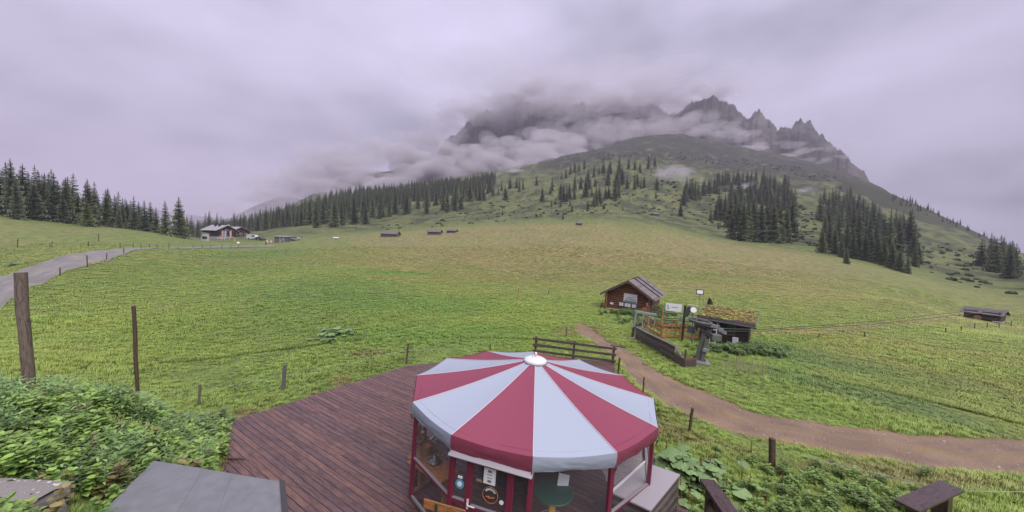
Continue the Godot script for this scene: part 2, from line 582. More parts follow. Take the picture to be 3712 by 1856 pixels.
# ------------------------------------------------------------------ buildings and vehicles
func house(called: String, at: Vector3, yaw: float, w: float, l: float, hw: float, rise: float, over: float, wm: Material, rm: Material, label: String, cat: String, group := "", windows := 0, chimney := false) -> Node3D:
	# the gable front faces +z at z = 0 and the house runs back to z = -l
	var o := thing(called, at, label, cat, group, yaw)
	var wall := MB.new()
	wall.slab(PackedVector2Array([Vector2(-w / 2, -l), Vector2(w / 2, -l), Vector2(w / 2, 0), Vector2(-w / 2, 0)]), -1.0, hw)
	for z in [0.0, -l]:
		var A := Vector3(-w / 2, hw, z); var B := Vector3(w / 2, hw, z); var C := Vector3(0, hw + rise, z)
		if z == 0.0: wall.tri(A, B, C)
		else: wall.tri(B, A, C)
	part("wall", wall, wm, o)
	for s in [-1.0, 1.0]:
		var r := MB.new()
		var sl := Vector2(w / 2, rise).normalized()
		var e := Vector3(s * (w / 2 + over), hw - over * rise / (w / 2) + 0.03, 0); var t := Vector3(0, hw + rise + 0.03, 0)
		var nn := Vector3(s * sl.y, sl.x, 0) * (0.05 + 0.012 * w)
		var f := Vector3(0, 0, over); var b := Vector3(0, 0, -l - over)
		var P := [e + f, t + f, t + b, e + b] if s < 0 else [t + f, e + f, e + b, t + b]
		r.quad(P[0] + nn, P[1] + nn, P[2] + nn, P[3] + nn); r.quad(P[3], P[2], P[1], P[0])
		for k in 4:
			r.quad(P[(k + 1) % 4] + nn, P[k] + nn, P[k], P[(k + 1) % 4])
		part("roof", r, rm, o)
	for k in windows:
		var fl := k / 3
		var m := MB.new()
		m.box(Transform3D(Basis(), Vector3(0, 0, 0)), Vector3(1.3, 1.3, 0.08))
		var q := part("window", m, M.white, o)
		q.position = Vector3((k % 3 - 1) * w * 0.29, 1.3 + fl * 2.6, 0.04)
		var g := MB.new()
		g.box(Transform3D(), Vector3(1.05, 1.05, 0.03))
		part("pane", g, M.dark_glass, q).position.z = 0.05
	for k in windows / 2:
		var m := MB.new()
		m.box(Transform3D(), Vector3(0.08, 1.2, 1.1))
		part("window", m, M.dark_glass, o).position = Vector3(-w / 2 - 0.03, 1.6 + (k / 3) * 2.6, -l * (0.2 + 0.3 * (k % 3)))
	if chimney:
		for k in 2:
			var m := MB.new()
			m.box(Transform3D(), Vector3(0.9, 1.9, 0.9), 0.05)
			part("chimney", m, M.dark_wood, o).position = Vector3(-w * 0.14, hw + rise * 0.9, -l * (0.32 + 0.3 * k))
	return o

func car(called: String, at: Vector3, yaw: float, paint: Material, van: bool, label: String) -> void:
	var o := thing(called, at, label, "car" if not van else "van", "vehicles parked on the far car park", yaw)
	var prof := [Vector2(-2.1, 0.35), Vector2(2.1, 0.35), Vector2(2.15, 0.8), Vector2(1.2, 0.95), Vector2(0.55, 1.45), Vector2(-1.3, 1.48), Vector2(-2.05, 0.98), Vector2(-2.15, 0.6)]
	if van: prof = [Vector2(-2.6, 0.4), Vector2(2.5, 0.4), Vector2(2.6, 0.95), Vector2(2.1, 1.35), Vector2(1.6, 2.2), Vector2(-2.55, 2.35), Vector2(-2.65, 0.8)]
	var b := MB.new()
	b.slab(PackedVector2Array(prof), -0.85, 0.85, Transform3D(Basis(Vector3.RIGHT, -PI / 2)))
	part("body", b, paint, o)
	for s in [-1.0, 1.0]:
		for x in [-1.35, 1.35]:
			var wmb := MB.new()
			wmb.tube([Vector3(x, 0.33, s * 0.70), Vector3(x, 0.33, s * 0.9)], [0.33], 12)
			part("wheel", wmb, M.rubber, o)
		var g := MB.new()
		if van: g.box(Transform3D(Basis(), Vector3(0.9, 1.65, s * 0.87)), Vector3(1.4, 0.6, 0.03))
		else: g.box(Transform3D(Basis(), Vector3(-0.35, 1.2, s * 0.86)), Vector3(1.7, 0.36, 0.03))
		part("side_window", g, M.dark_glass, o)

# ------------------------------------------------------------------ leaves
func blade_tuft(sd: int, n: int, spread: float, lean: float, wid: float) -> ArrayMesh:
	var r := RandomNumberGenerator.new()
	r.seed = sd
	var mb := MB.new()
	for k in n:
		var a := r.randf() * TAU
		var o := Vector3(cos(a), 0, sin(a)) * spread * sqrt(r.randf())
		var d := Vector3(cos(a + r.randf_range(-0.8, 0.8)), 0, sin(a + r.randf_range(-0.8, 0.8))) * lean * r.randf_range(0.2, 1.2)
		var h := r.randf_range(0.55, 1.1)
		var s := Vector3(-d.z, 0, d.x).normalized() * wid
		var q := r.randf_range(0.75, 1.25)
		mb.col = Color(q, q, q * r.randf_range(0.8, 1.1))
		var mid := o + d * 0.4 + Vector3(0, h * 0.6, 0)
		mb.quad(o - s, o + s, mid + s * 0.8, mid - s * 0.8)
		mb.tri(mid - s * 0.8, mid + s * 0.8, o + d + Vector3(0, h, 0))
	for k in mb.n.size(): mb.n[k] = (Vector3.UP + mb.n[k] * 0.25).normalized()
	return mb.mesh()

func leaf(mb: MB, p: Vector3, d: Vector3, up: Vector3, len: float, wid: float, fold := 0.15, curl := 0.2) -> void:
	# an oval leaf of six faces along d
	var s := d.cross(up).normalized()
	var nn := s.cross(d).normalized()
	var pts := []
	for k in 4:
		var f := k / 3.0
		var w: float = wid * [0.12, 0.95, 0.85, 0.02][k]
		var c := p + d * len * f - nn * curl * len * f * f
		pts.append([c - s * w + nn * fold * w, c, c + s * w + nn * fold * w])
	for k in 3:
		mb.quad(pts[k][0], pts[k][1], pts[k + 1][1], pts[k + 1][0])
		mb.quad(pts[k][1], pts[k][2], pts[k + 1][2], pts[k + 1][1])

func weed_mesh(sd: int, stems: int, len: float, wid: float, tall: float) -> ArrayMesh:
	var r := RandomNumberGenerator.new()
	r.seed = sd
	var mb := MB.new()
	for k in stems:
		var a := r.randf() * TAU
		var base := Vector3(cos(a), 0, sin(a)) * r.randf_range(0.0, 0.16)
		var top := base + Vector3(r.randf_range(-0.12, 0.12), tall * r.randf_range(0.6, 1.1), r.randf_range(-0.12, 0.12))
		mb.col = Color(0.7, 0.75, 0.6)
		mb.quad(base - Vector3(0.005, 0, 0), base + Vector3(0.005, 0, 0), top + Vector3(0.003, 0, 0), top - Vector3(0.003, 0, 0))
		var n := 7
		for q in n:
			var f := lerpf(0.25, 1.0, float(q) / (n - 1))
			var p := base.lerp(top, f)
			for e in 2:
				var b := a + q * 1.57 + e * PI + r.randf_range(-0.4, 0.4)
				var tone := r.randf_range(0.65, 1.15) * (1.25 if q == n - 1 else 1.0)
				mb.col = Color(tone, tone * r.randf_range(0.95, 1.08), tone * 0.9)
				var d := Vector3(cos(b), lerpf(0.05, 0.9, f * f), sin(b)).normalized()
				leaf(mb, p, d, Vector3.UP, len * lerpf(1.1, 0.6, f) * r.randf_range(0.8, 1.2), wid, 0.25, 0.35)
	return mb.mesh()

func fern(at: Vector3, size: float, label: String, n: int, tilt: float) -> void:
	var o := thing("fern", at, label, "fern", "", rng.randf() * TAU)
	for k in n:
		var mb := MB.new()
		var a := TAU * k / n + rng.randf_range(-0.3, 0.3)
		var out := Vector3(cos(a), 0, sin(a))
		var side := Vector3(-out.z, 0, out.x)
		var L := size * rng.randf_range(0.8, 1.15)
		var last := Vector3.ZERO
		for s in 22:
			var f := (s + 1) / 22.0
			var p := out * L * (0.25 * f + 0.6 * f * f) * tilt + Vector3(0, L * (1.05 * f - 0.55 * f * f), 0)
			var d := (p - last).normalized()
			var w := L * 0.26 * sin(PI * pow(f, 0.75)) + 0.01
			var tone := rng.randf_range(0.75, 1.2)
			mb.col = Color(tone, tone, tone * 0.8)
			for e in [-1.0, 1.0]:
				var dd: Vector3 = (side * e + d * 0.35 - Vector3(0, 0.18, 0)).normalized()
				mb.tri(p - d * L * 0.017, p + d * L * 0.017, p + dd * w)
				mb.tri(p + dd * w * 0.15 - d * L * 0.022, p + dd * w * 0.6 + d * L * 0.02, p + dd * w)
			last = p
		part("frond", mb, M.fern, o)

func clear_of(x: float, z: float) -> bool:
	var p := Vector2(x, z)
	for k in keep_clear:
		if Geometry2D.is_point_in_polygon(p, k): return false
	return true

func grow(poly: PackedVector2Array, by: float) -> PackedVector2Array:
	var q := Geometry2D.offset_polygon(poly, by)
	return q[0] if q.size() else poly

# ==================================================================
func _ready() -> void:
	rng.seed = 7
	# ---- camera
	var cam := Camera3D.new()
	cam.name = "camera"
	cam.keep_aspect = Camera3D.KEEP_HEIGHT
	cam.fov = rad_to_deg(2.0 * atan(644.0 / 900.0))
	cam.near = 0.1
	cam.far = 12000.0
	cam.transform = Transform3D(Basis(Vector3.RIGHT, deg_to_rad(-2.0)) * Basis(Vector3(0, 0, 1), deg_to_rad(2.2)), EYE)
	add_child(cam)
	cam.current = true
	# ---- sky, air, exposure
	var env := Environment.new()
	env.background_mode = Environment.BG_SKY
	env.tonemap_mode = Environment.TONE_MAPPER_LINEAR
	env.tonemap_exposure = 3.0
	env.sdfgi_enabled = true
	env.ssao_enabled = true
	env.ssil_enabled = true
	env.fog_enabled = true
	env.fog_density = 0.00022
	env.fog_light_color = Color(0.93, 0.90, 1.0)
	env.volumetric_fog_enabled = true
	env.volumetric_fog_density = 0.0
	env.sky = Sky.new()
	var psm := PanoramaSkyMaterial.new()
	psm.panorama = cloud_sky()
	env.sky.sky_material = psm
	var we := WorldEnvironment.new()
	we.name = "world_environment"
	we.environment = env
	add_child(we)
	var sun := DirectionalLight3D.new()
	sun.name = "sun"
	sun.light_energy = 0.5
	sun.light_color = Color(1.0, 0.97, 0.93)
	sun.light_angular_distance = 60.0
	sun.shadow_enabled = true
	sun.sky_mode = DirectionalLight3D.SKY_MODE_LIGHT_ONLY
	sun.rotation_degrees = Vector3(-58, 40, 0)
	add_child(sun)
	# ---- noises
	for f in [[noise, 11, 0.01, 4], [rough_noise, 23, 0.05, 3]]:
		f[0].seed = f[1]; f[0].frequency = f[2]; f[0].fractal_octaves = f[3]
		f[0].noise_type = FastNoiseLite.TYPE_SIMPLEX_SMOOTH
	ridge_noise.seed = 5
	ridge_noise.frequency = 0.012
	ridge_noise.fractal_octaves = 5
	ridge_noise.noise_type = FastNoiseLite.TYPE_SIMPLEX
	ridge_noise.fractal_gain = 0.55
	terrain_table()
	materials()
	land()
	far_ridges()
	forests()
	hamlet()
	log_hut()
	lift_station()
	pasture()
	deck()
	bar_tent()
	foreground()
	meadow_cover()
	mist()

func terrain_table() -> void:
	_row([3.23, 3.26, 3.30, 3.24, 2.97, 2.64, 2.51, 2.36, 2.14, 1.87, 1.58, 1.32, 1.16, 1.06, 0.80, 0.47, 0.43, 1.01, 1.76, 2.65, 3.99, 6.19, 9.21, 11.3, 12.9, 14.5, 16.6, 19.0, 20.8, 22.2, 24.5, 28.1, 31.4, 34.4])
	_row([3.23, 3.26, 3.30, 3.24, 2.97, 2.64, 2.51, 2.36, 2.14, 1.87, 1.58, 1.32, 1.16, 1.06, 0.80, 0.47, 0.43, 1.01, 1.76, 2.65, 3.99, 6.19, 9.21, 11.3, 12.9, 14.5, 16.6, 19.0, 20.8, 22.2, 24.5, 28.1, 31.4, 34.4])
	_row([3.23, 3.26, 3.30, 3.24, 2.97, 2.64, 2.51, 2.36, 2.14, 1.87, 1.58, 1.32, 1.16, 1.06, 0.80, 0.47, 0.43, 1.01, 1.76, 2.65, 3.99, 6.19, 9.21, 11.3, 12.9, 14.5, 16.6, 19.0, 20.8, 22.2, 24.5, 28.1, 31.4, 34.4])
	_row([3.23, 3.26, 3.30, 3.24, 2.97, 2.64, 2.51, 2.36, 2.14, 1.87, 1.58, 1.32, 1.16, 1.06, 0.80, 0.47, 0.43, 1.01, 1.76, 2.65, 3.99, 6.19, 9.21, 11.3, 12.9, 14.5, 16.6, 19.0, 20.8, 22.2, 24.5, 28.1, 31.4, 34.4])
	_row([3.10, 3.15, 3.23, 3.22, 2.99, 2.71, 2.54, 2.34, 2.04, 1.72, 1.41, 1.12, 0.94, 0.83, 0.65, 0.32, 0.23, 0.79, 1.54, 2.73, 4.42, 7.10, 10.1, 11.9, 12.9, 13.9, 15.7, 17.9, 19.1, 19.9, 21.9, 25.2, 27.5, 29.5])
	_row([2.87, 2.91, 3.04, 3.14, 2.95, 2.77, 2.58, 2.29, 1.85, 1.45, 1.13, 0.82, 0.64, 0.55, 0.55, 0.34, 0.21, 0.78, 1.36, 2.95, 4.99, 8.11, 11.0, 12.3, 12.3, 12.3, 13.8, 15.8, 16.0, 15.7, 17.1, 20.1, 21.0, 21.8])
	_row([2.60, 2.60, 2.70, 2.85, 2.74, 2.68, 2.55, 2.17, 1.56, 1.10, 0.83, 0.58, 0.43, 0.40, 0.64, 0.82, 1.08, 1.36, 1.64, 3.34, 5.19, 7.61, 10.3, 11.4, 10.5, 9.69, 10.8, 12.7, 11.9, 10.4, 10.8, 13.2, 13.3, 13.8])
	_row([2.31, 2.21, 2.22, 2.33, 2.36, 2.42, 2.45, 1.98, 1.16, 0.66, 0.50, 0.41, 0.32, 0.37, 0.71, 1.27, 2.20, 2.07, 2.24, 3.65, 5.08, 6.29, 8.35, 9.18, 7.76, 6.41, 6.95, 8.50, 7.43, 4.41, 3.38, 4.41, 4.78, 6.17])
	_row([2.02, 1.83, 1.70, 1.79, 1.91, 2.07, 2.23, 1.72, 0.69, 0.21, 0.17, 0.20, 0.24, 0.32, 0.59, 1.01, 1.94, 2.20, 2.47, 3.51, 4.73, 6.12, 6.58, 6.62, 5.04, 2.99, 2.86, 4.17, 3.12, -1.58, -3.65, -3.18, -2.87, -0.56])
	_row([1.78, 1.51, 1.23, 1.33, 1.48, 1.61, 1.69, 1.01, 0.22, -0.11, -0.08, 0.02, 0.13, 0.25, 0.42, 0.66, 1.39, 1.86, 2.26, 3.00, 3.93, 4.97, 4.61, 3.94, 2.05, 0.03, -0.46, -0.10, -1.36, -6.52, -8.25, -7.04, -7.44, -6.19])
	_row([1.58, 1.35, 1.03, 1.01, 1.07, 1.07, 0.88, 0.19, -0.11, -0.27, -0.23, -0.11, 0.05, 0.20, 0.32, 0.51, 0.99, 1.40, 1.79, 2.25, 2.80, 3.24, 2.87, 2.20, 0.47, -1.32, -1.49, -1.53, -3.09, -8.28, -7.85, -4.28, -5.76, -9.51])
	_row([1.40, 1.24, 1.11, 0.78, 0.65, 0.50, 0.12, -0.21, -0.26, -0.33, -0.29, -0.15, 0.04, 0.22, 0.33, 0.49, 0.81, 1.09, 1.35, 1.68, 1.97, 2.34, 2.61, 2.78, 2.12, 0.26, 1.29, 2.92, 1.76, -3.35, 0.67, 7.84, 6.73, -3.69])
	_row([1.22, 1.01, 0.83, 0.52, 0.28, 0.07, -0.21, -0.37, -0.34, -0.34, -0.28, -0.13, 0.10, 0.32, 0.43, 0.55, 0.84, 1.11, 1.37, 1.70, 1.94, 2.52, 4.26, 5.51, 6.18, 5.54, 8.05, 12.3, 13.6, 12.2, 18.7, 30.2, 33.6, 24.6])
	_row([1.04, 0.75, 0.48, 0.23, -0.03, -0.20, -0.33, -0.39, -0.35, -0.32, -0.24, -0.07, 0.19, 0.48, 0.63, 0.72, 1.04, 1.40, 1.76, 2.22, 2.65, 3.53, 6.47, 8.67, 10.7, 12.0, 17.1, 25.0, 30.0, 33.0, 42.8, 60.0, 74.0, 69.7])
	_row([0.89, 0.59, 0.28, 0.01, -0.24, -0.35, -0.38, -0.40, -0.35, -0.29, -0.18, 0.01, 0.30, 0.65, 0.90, 0.98, 1.31, 1.82, 2.28, 2.95, 3.81, 5.12, 7.96, 11.0, 14.0, 18.2, 26.6, 38.5, 47.4, 54.2, 67.9, 90.9, 118.9, 122.6])
	_row([0.77, 0.48, 0.16, -0.13, -0.36, -0.44, -0.43, -0.40, -0.34, -0.25, -0.12, 0.08, 0.36, 0.72, 1.02, 1.15, 1.51, 2.11, 2.71, 3.62, 4.89, 6.55, 9.32, 13.0, 17.3, 24.1, 35.2, 49.6, 61.8, 72.9, 90.0, 115.5, 148.3, 156.9])
	_row([0.67, 0.38, 0.07, -0.22, -0.42, -0.49, -0.46, -0.40, -0.32, -0.21, -0.07, 0.12, 0.37, 0.67, 0.94, 1.16, 1.56, 2.18, 2.96, 4.11, 5.71, 7.71, 10.7, 14.9, 20.8, 29.7, 42.5, 57.7, 72.2, 87.8, 107.4, 130.8, 156.4, 166.6])
	_row([0.60, 0.31, 0.01, -0.26, -0.45, -0.51, -0.49, -0.41, -0.29, -0.17, -0.04, 0.13, 0.34, 0.56, 0.77, 1.05, 1.50, 2.15, 3.06, 4.47, 6.43, 8.74, 12.0, 16.9, 24.1, 34.8, 48.8, 64.1, 80.0, 99.3, 120.6, 139.1, 154.4, 164.6])
	_row([0.55, 0.26, -0.03, -0.28, -0.46, -0.52, -0.50, -0.41, -0.28, -0.15, -0.02, 0.12, 0.27, 0.43, 0.59, 0.91, 1.39, 2.08, 3.11, 4.78, 7.16, 9.80, 13.4, 19.0, 27.2, 39.0, 54.0, 69.6, 86.7, 108.9, 131.2, 144.6, 150.5, 160.2])
	_row([0.51, 0.23, -0.05, -0.30, -0.46, -0.52, -0.50, -0.40, -0.27, -0.15, -0.03, 0.09, 0.21, 0.33, 0.48, 0.79, 1.28, 2.01, 3.17, 5.13, 7.88, 11.0, 15.1, 21.1, 30.0, 42.4, 57.8, 74.8, 94.3, 117.8, 139.4, 150.9, 154.2, 158.9])
	_row([0.49, 0.22, -0.06, -0.30, -0.47, -0.52, -0.49, -0.40, -0.28, -0.16, -0.06, 0.04, 0.14, 0.25, 0.42, 0.71, 1.19, 1.96, 3.26, 5.51, 8.69, 12.3, 16.8, 23.2, 32.6, 45.3, 61.0, 79.5, 101.7, 126.7, 147.9, 159.0, 161.5, 161.2])
	_row([0.48, 0.22, -0.06, -0.31, -0.47, -0.52, -0.48, -0.39, -0.28, -0.17, -0.08, -0.01, 0.08, 0.20, 0.37, 0.66, 1.14, 1.96, 3.36, 5.90, 9.60, 13.6, 18.4, 25.2, 34.8, 47.9, 64.0, 83.8, 108.7, 135.9, 157.4, 168.4, 169.6, 165.2])
	_row([0.47, 0.22, -0.06, -0.32, -0.48, -0.52, -0.48, -0.39, -0.29, -0.18, -0.11, -0.04, 0.04, 0.15, 0.33, 0.62, 1.12, 2.01, 3.53, 6.34, 10.5, 14.7, 19.8, 26.8, 36.8, 50.1, 66.8, 87.9, 115.4, 145.1, 167.5, 178.3, 177.7, 169.5])
	_row([0.47, 0.21, -0.07, -0.32, -0.48, -0.52, -0.48, -0.40, -0.29, -0.19, -0.11, -0.06, 0.01, 0.10, 0.26, 0.55, 1.11, 2.14, 3.89, 6.91, 11.2, 15.6, 20.9, 28.1, 38.4, 52.2, 69.7, 92.3, 121.6, 153.5, 178.1, 188.7, 185.3, 173.6])
	_row([0.46, 0.21, -0.07, -0.32, -0.48, -0.53, -0.49, -0.40, -0.30, -0.19, -0.11, -0.05, -0.00, 0.05, 0.18, 0.47, 1.10, 2.30, 4.32, 7.50, 11.7, 16.4, 21.8, 29.2, 39.8, 54.1, 72.6, 96.6, 127.5, 162.1, 189.5, 200.0, 192.7, 177.7])
	_row([0.46, 0.21, -0.06, -0.32, -0.48, -0.53, -0.49, -0.40, -0.29, -0.18, -0.10, -0.04, -0.01, 0.01, 0.09, 0.37, 1.07, 2.43, 4.67, 7.99, 12.3, 17.0, 22.4, 30.1, 41.2, 56.0, 75.5, 100.5, 133.1, 171.3, 202.3, 213.0, 200.5, 182.8])
	_row([0.46, 0.22, -0.06, -0.32, -0.48, -0.52, -0.48, -0.40, -0.28, -0.17, -0.08, -0.03, -0.00, -0.02, 0.02, 0.27, 1.02, 2.48, 4.86, 8.28, 12.7, 17.5, 23.0, 31.0, 42.7, 58.1, 78.6, 104.7, 138.3, 180.5, 215.6, 228.7, 210.2, 190.9])
	_row([0.46, 0.22, -0.05, -0.30, -0.46, -0.50, -0.47, -0.38, -0.27, -0.15, -0.07, -0.01, -0.01, -0.04, -0.03, 0.20, 0.95, 2.42, 4.83, 8.29, 12.8, 17.9, 23.7, 32.0, 44.1, 60.5, 82.0, 109.3, 144.2, 187.2, 227.3, 246.1, 228.8, 204.3])
	_row([0.46, 0.22, -0.03, -0.27, -0.42, -0.47, -0.44, -0.35, -0.24, -0.13, -0.05, -0.00, -0.01, -0.05, -0.06, 0.15, 0.85, 2.27, 4.59, 8.01, 12.6, 18.0, 24.4, 33.0, 45.4, 62.5, 85.2, 113.8, 149.2, 191.5, 236.9, 265.9, 252.8, 220.8])
	_row([0.46, 0.23, -0.01, -0.24, -0.39, -0.44, -0.40, -0.32, -0.22, -0.12, -0.03, 0.01, -0.00, -0.06, -0.07, 0.10, 0.72, 2.04, 4.23, 7.51, 12.2, 18.0, 24.6, 33.4, 46.0, 63.7, 87.5, 116.9, 152.2, 192.8, 244.2, 288.2, 274.2, 235.6])
	_row([0.46, 0.24, 0.01, -0.21, -0.35, -0.40, -0.36, -0.28, -0.19, -0.09, -0.02, 0.02, 0.00, -0.05, -0.08, 0.05, 0.58, 1.79, 3.81, 6.88, 11.6, 17.5, 24.1, 32.8, 45.3, 63.3, 87.9, 117.4, 152.5, 190.8, 247.1, 309.5, 288.5, 246.0])
	_row([0.46, 0.26, 0.03, -0.18, -0.32, -0.36, -0.32, -0.24, -0.15, -0.07, -0.01, 0.02, 0.01, -0.04, -0.08, 0.02, 0.47, 1.54, 3.41, 6.32, 10.7, 16.4, 22.7, 30.9, 43.0, 60.8, 85.5, 114.9, 148.5, 186.8, 246.9, 314.2, 298.4, 253.3])
	_row([0.46, 0.27, 0.05, -0.15, -0.28, -0.31, -0.27, -0.19, -0.12, -0.05, -0.01, 0.01, 0.01, -0.03, -0.06, 0.02, 0.39, 1.32, 3.04, 5.77, 9.71, 14.7, 20.4, 28.1, 39.4, 56.6, 81.0, 110.0, 142.2, 179.6, 238.4, 311.9, 301.5, 257.7])
	_row([0.46, 0.28, 0.08, -0.12, -0.24, -0.26, -0.22, -0.15, -0.08, -0.03, -0.00, 0.00, 0.00, -0.02, -0.04, 0.03, 0.32, 1.11, 2.68, 5.15, 8.56, 12.7, 17.7, 24.8, 34.9, 51.6, 75.5, 104.0, 135.1, 170.3, 221.2, 297.2, 301.9, 259.0])
	_row([0.46, 0.29, 0.10, -0.07, -0.19, -0.20, -0.16, -0.09, -0.03, 0.00, 0.01, -0.00, -0.00, -0.01, -0.00, 0.06, 0.28, 0.93, 2.32, 4.49, 7.40, 10.9, 15.3, 21.8, 31.0, 47.0, 70.1, 97.6, 127.8, 161.1, 205.0, 278.5, 295.4, 260.0])
	_row([0.46, 0.30, 0.13, -0.02, -0.11, -0.13, -0.09, -0.03, 0.03, 0.04, 0.02, 0.00, -0.00, 0.01, 0.04, 0.11, 0.28, 0.80, 1.97, 3.85, 6.35, 9.45, 13.6, 19.7, 28.7, 43.5, 64.9, 91.0, 120.4, 153.1, 195.6, 257.0, 287.2, 263.5])
	_row([0.46, 0.31, 0.15, 0.03, -0.04, -0.06, -0.03, 0.03, 0.08, 0.07, 0.04, 0.01, -0.00, 0.02, 0.08, 0.17, 0.28, 0.65, 1.60, 3.24, 5.41, 8.22, 12.2, 18.2, 26.9, 40.5, 59.8, 84.2, 113.0, 145.5, 184.8, 236.4, 276.8, 259.2])
	_row([0.47, 0.32, 0.18, 0.07, 0.02, -0.01, 0.01, 0.07, 0.11, 0.10, 0.06, 0.02, -0.00, 0.02, 0.10, 0.20, 0.25, 0.42, 1.17, 2.67, 4.52, 7.01, 11.0, 16.7, 24.9, 37.1, 54.2, 76.8, 104.9, 136.8, 172.7, 215.0, 253.4, 237.7])
	_row([0.47, 0.33, 0.20, 0.10, 0.04, 0.00, 0.02, 0.08, 0.11, 0.11, 0.08, 0.04, 0.00, 0.01, 0.08, 0.19, 0.16, 0.05, 0.58, 2.11, 3.58, 5.55, 9.42, 14.9, 22.0, 32.5, 47.6, 67.7, 94.5, 123.7, 157.1, 188.2, 212.0, 195.1])
	_row([0.48, 0.34, 0.22, 0.12, 0.04, -0.00, 0.02, 0.06, 0.10, 0.11, 0.09, 0.06, 0.01, -0.01, -0.00, 0.10, 0.09, -0.52, -0.33, 1.53, 2.52, 3.59, 7.16, 12.3, 18.1, 26.6, 39.1, 55.9, 79.4, 100.2, 130.1, 149.6, 158.4, 133.7])
	_row([0.49, 0.36, 0.24, 0.13, 0.05, 0.00, 0.01, 0.05, 0.09, 0.11, 0.11, 0.08, 0.04, -0.02, -0.14, -0.26, 0.12, -1.44, -1.70, 0.64, 1.30, 1.03, 3.60, 8.80, 13.1, 19.3, 28.8, 42.1, 58.9, 65.5, 85.2, 102.5, 97.2, 54.2])
	_row([0.50, 0.37, 0.26, 0.16, 0.07, 0.01, -0.00, 0.03, 0.08, 0.11, 0.11, 0.11, 0.09, 0.02, -0.23, -0.97, -1.39, -2.69, -3.22, -1.15, -1.82, -1.54, -0.17, 3.56, 7.71, 11.9, 19.4, 29.9, 36.5, 35.9, 46.3, 58.1, 45.3, 5.42])
	_row([0.51, 0.39, 0.28, 0.18, 0.09, 0.02, -0.00, 0.02, 0.06, 0.10, 0.12, 0.13, 0.15, 0.13, -0.14, -1.24, -2.08, -3.09, -3.58, -2.61, -3.23, -2.66, -1.44, 0.98, 3.75, 6.56, 11.3, 15.7, 16.3, 17.3, 21.6, 25.2, 11.7, -13.6])
	_row([0.52, 0.41, 0.30, 0.21, 0.12, 0.04, 0.00, 0.00, 0.04, 0.08, 0.11, 0.15, 0.22, 0.25, 0.02, -0.86, -1.51, -2.53, -3.06, -2.80, -2.55, -2.42, -1.06, 0.69, 1.51, 2.91, 4.55, 4.02, 3.66, 6.08, 7.04, 4.60, -7.88, -25.5])
	_row([0.54, 0.43, 0.33, 0.24, 0.15, 0.07, 0.01, -0.00, 0.02, 0.06, 0.09, 0.16, 0.27, 0.34, 0.18, -0.36, -1.00, -1.87, -2.47, -2.49, -2.29, -2.02, -1.06, -0.08, 0.01, 0.08, -0.12, -1.47, -1.21, 1.24, -0.55, -6.80, -18.4, -31.7])
	_row([0.55, 0.44, 0.35, 0.26, 0.17, 0.09, 0.02, -0.00, 0.01, 0.04, 0.08, 0.17, 0.30, 0.39, 0.29, -0.07, -0.67, -1.47, -2.07, -2.22, -2.11, -1.86, -1.18, -0.60, -0.82, -1.32, -2.13, -3.29, -2.40, 0.28, -3.27, -11.1, -22.3, -33.5])
	_row([0.55, 0.44, 0.35, 0.26, 0.17, 0.09, 0.02, -0.00, 0.01, 0.04, 0.08, 0.17, 0.30, 0.39, 0.29, -0.07, -0.67, -1.47, -2.07, -2.22, -2.11, -1.86, -1.18, -0.60, -0.82, -1.32, -2.13, -3.29, -2.40, 0.28, -3.27, -11.1, -22.3, -33.5])
	_row([0.55, 0.44, 0.35, 0.26, 0.17, 0.09, 0.02, -0.00, 0.01, 0.04, 0.08, 0.17, 0.30, 0.39, 0.29, -0.07, -0.67, -1.47, -2.07, -2.22, -2.11, -1.86, -1.18, -0.60, -0.82, -1.32, -2.13, -3.29, -2.40, 0.28, -3.27, -11.1, -22.3, -33.5])
	_row([0.55, 0.44, 0.35, 0.26, 0.17, 0.09, 0.02, -0.00, 0.01, 0.04, 0.08, 0.17, 0.30, 0.39, 0.29, -0.07, -0.67, -1.47, -2.07, -2.22, -2.11, -1.86, -1.18, -0.60, -0.82, -1.32, -2.13, -3.29, -2.40, 0.28, -3.27, -11.1, -22.3, -33.5])
	pass

func cloud_sky() -> ImageTexture:
	var f := FastNoiseLite.new()
	f.seed = 41
	f.frequency = 1.0
	f.fractal_octaves = 5
	f.fractal_gain = 0.5
	var W := 768; var Hh := 384
	var im := Image.create(W, Hh, false, Image.FORMAT_RGBF)
	for j in Hh:
		var el := (0.5 - (j + 0.5) / Hh) * PI
		for i in W:
			var az := ((i + 0.5) / W - 0.5) * TAU
			var p := Vector3(sin(az) * cos(el), sin(el), -cos(az) * cos(el))
			var s := maxf(sin(el), 0.0)
			var q := 0.0
			if el > -0.02:
				# cloud sheets seen at a slant: stretched along the horizon
				var h := Vector2(p.x, p.z) / (s + 0.5)
				q = f.get_noise_3d(h.x * 0.9, s * 3.2, h.y * 0.9) * 0.65 + f.get_noise_3d(h.x * 2.6 + 7.0, s * 5.0, h.y * 2.6) * 0.45
			var b := lerpf(0.86, 1.62, s) * (1.0 + 0.44 * q)
			b *= 1.02 + 0.06 * sin(az - 0.3) - 0.17 * exp(-pow((az - 0.12) / 0.55, 2.0) - pow((el - 0.34) / 0.20, 2.0))
			var c := Color(0.166, 0.158, 0.211) * b
			c = c.lerp(Color(0.138, 0.136, 0.182) * b, clampf(-q * 2.2, 0, 1))
			if el < 0.0: c = Color(0.08, 0.08, 0.08)
			im.set_pixel(i, j, c)
	return ImageTexture.create_from_image(im)

